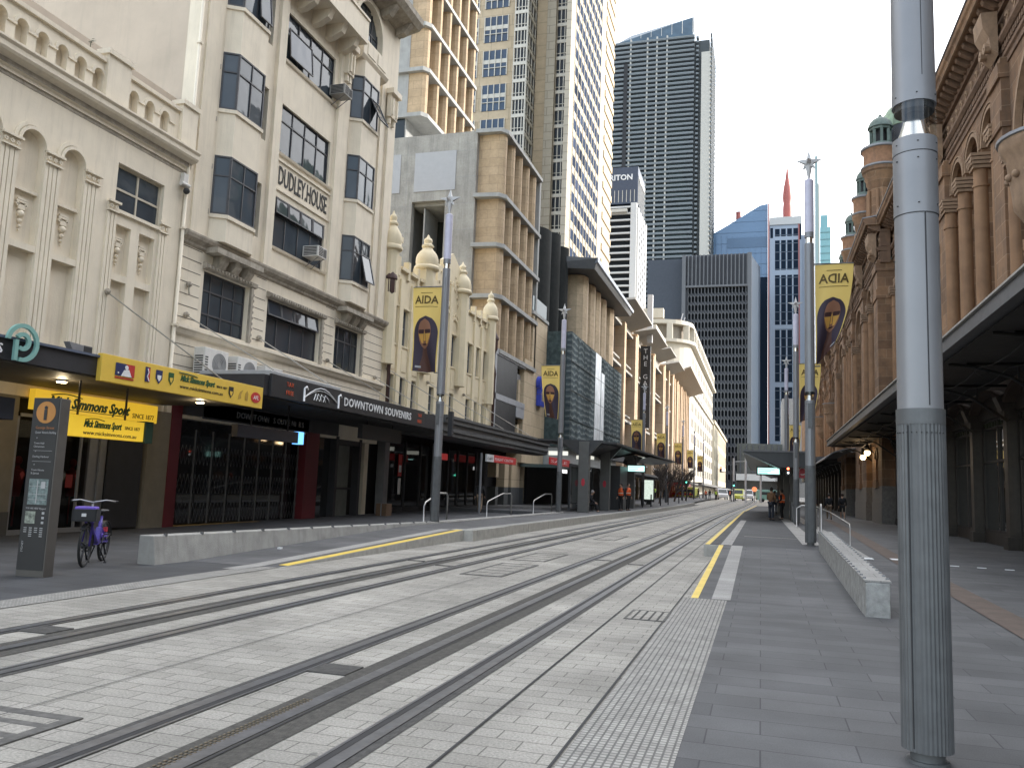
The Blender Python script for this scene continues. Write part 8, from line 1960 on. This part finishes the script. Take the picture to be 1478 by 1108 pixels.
# far vehicles
glv = glass('vehicle_glass', (.02,.025,.03), .08)
def van(x, y, rz, body, lab, stripe=None, L=5.2, H=2.3, W=2.0):
    t = thing('van', lab, 'van', (x, y, gz(y)), rz); M = MB()
    pr = [(-L/2,.35), (L/2-.1,.35), (L/2,.6), (L/2-.05,1.05), (L/2-.9,1.3), (L/2-1.6,H-.15), (L/2-1.9,H), (-L/2+.1,H), (-L/2,H-.2)]
    M.extr([(a_, -W/2, b_) for a_, b_ in pr], (0, W, 0)); M.build('body', body, t, world=False, bevel=.05)
    M = MB(); M.quad((L/2-.97,-W/2+.12,1.36), (L/2-.97,W/2-.12,1.36), (L/2-1.62,W/2-.18,H-.18), (L/2-1.62,-W/2+.18,H-.18)); o = M.build('windscreen', glv, t, world=False); o.location = (.04, 0, .02)
    for s_ in (-1, 1):
        M = MB(); M.box(L/2-2.6, s_*(W/2+.004)-.004, 1.3, L/2-1.5, s_*(W/2+.004)+.004, H-.35); M.box(-L/2+.5, s_*(W/2+.004)-.004, 1.35, L/2-2.8, s_*(W/2+.004)+.004, H-.4); M.build('side_window', glv, t, world=False)
        for x_ in (L/2-.95, -L/2+.95): M = MB(); M.cyl((x_, s_*(W/2-.1)-.1, .36), .36, .2, 20, axis='Y'); M.build('wheel', tyre, t, world=False)
        MB().box(L/2-.03, s_*.7-.15, .75, L/2+.01, s_*.7+.15, .95).build('headlight', wht, t, world=False)
        if stripe: M = MB(); M.box(-L/2+.05, s_*(W/2+.006)-.004, .75, L/2-.3, s_*(W/2+.006)+.004, 1.1); M.build('stripe', stripe, t, world=False)
    M = MB(); M.box(-L/2-.02, -W/2+.1, .45, -L/2, W/2-.1, .7); M.build('bumper', shm, t, world=False)
    return t
yel = mat('lime_yellow_paint', (.60,.62,.10), .4); whp = mat('van_white', (.65,.66,.68), .35); mint = mat('mint_green', (.35,.60,.52), .4)
van(-14.5, 170, R(160), yel, 'lime yellow van at the far left kerb', redl2); van(-8.0, 185, R(-80), whp, 'white van facing the camera beyond the crossing'); van(-4.2, 175, R(-95), yel, 'lime and white van between the white poles', wht); van(-2.6, 186, R(-88), whp, 'white van right of the middle white pole'); van(1.8, 165, R(10), mint, 'mint green van behind the right platform')
t = thing('shop_awning', 'small red lit shop awning at the far left corner', 'awning', (-16, 168, 3)); MB().hexa([(-17,160,3.2), (-14,160,2.9), (-14,178,2.9), (-17,178,3.2), (-17,160,3.9), (-14,160,3.5), (-14,178,3.5), (-17,178,3.9)]).build('awning_cloth', redl, t); MB().box(-13.99, 162, 3.0, -13.95, 170, 3.4).build('valance', mat('awning_white', (.6,.6,.6), .6), t)
# dark utility box for chest logo omitted; litter on the ramp
o = MB().box(-9.9, 15.9, .08, -9.82, 15.98, .12).build('litter', wht); tag(o, 'tiny scrap of white litter beside the left ramp wall', 'litter')
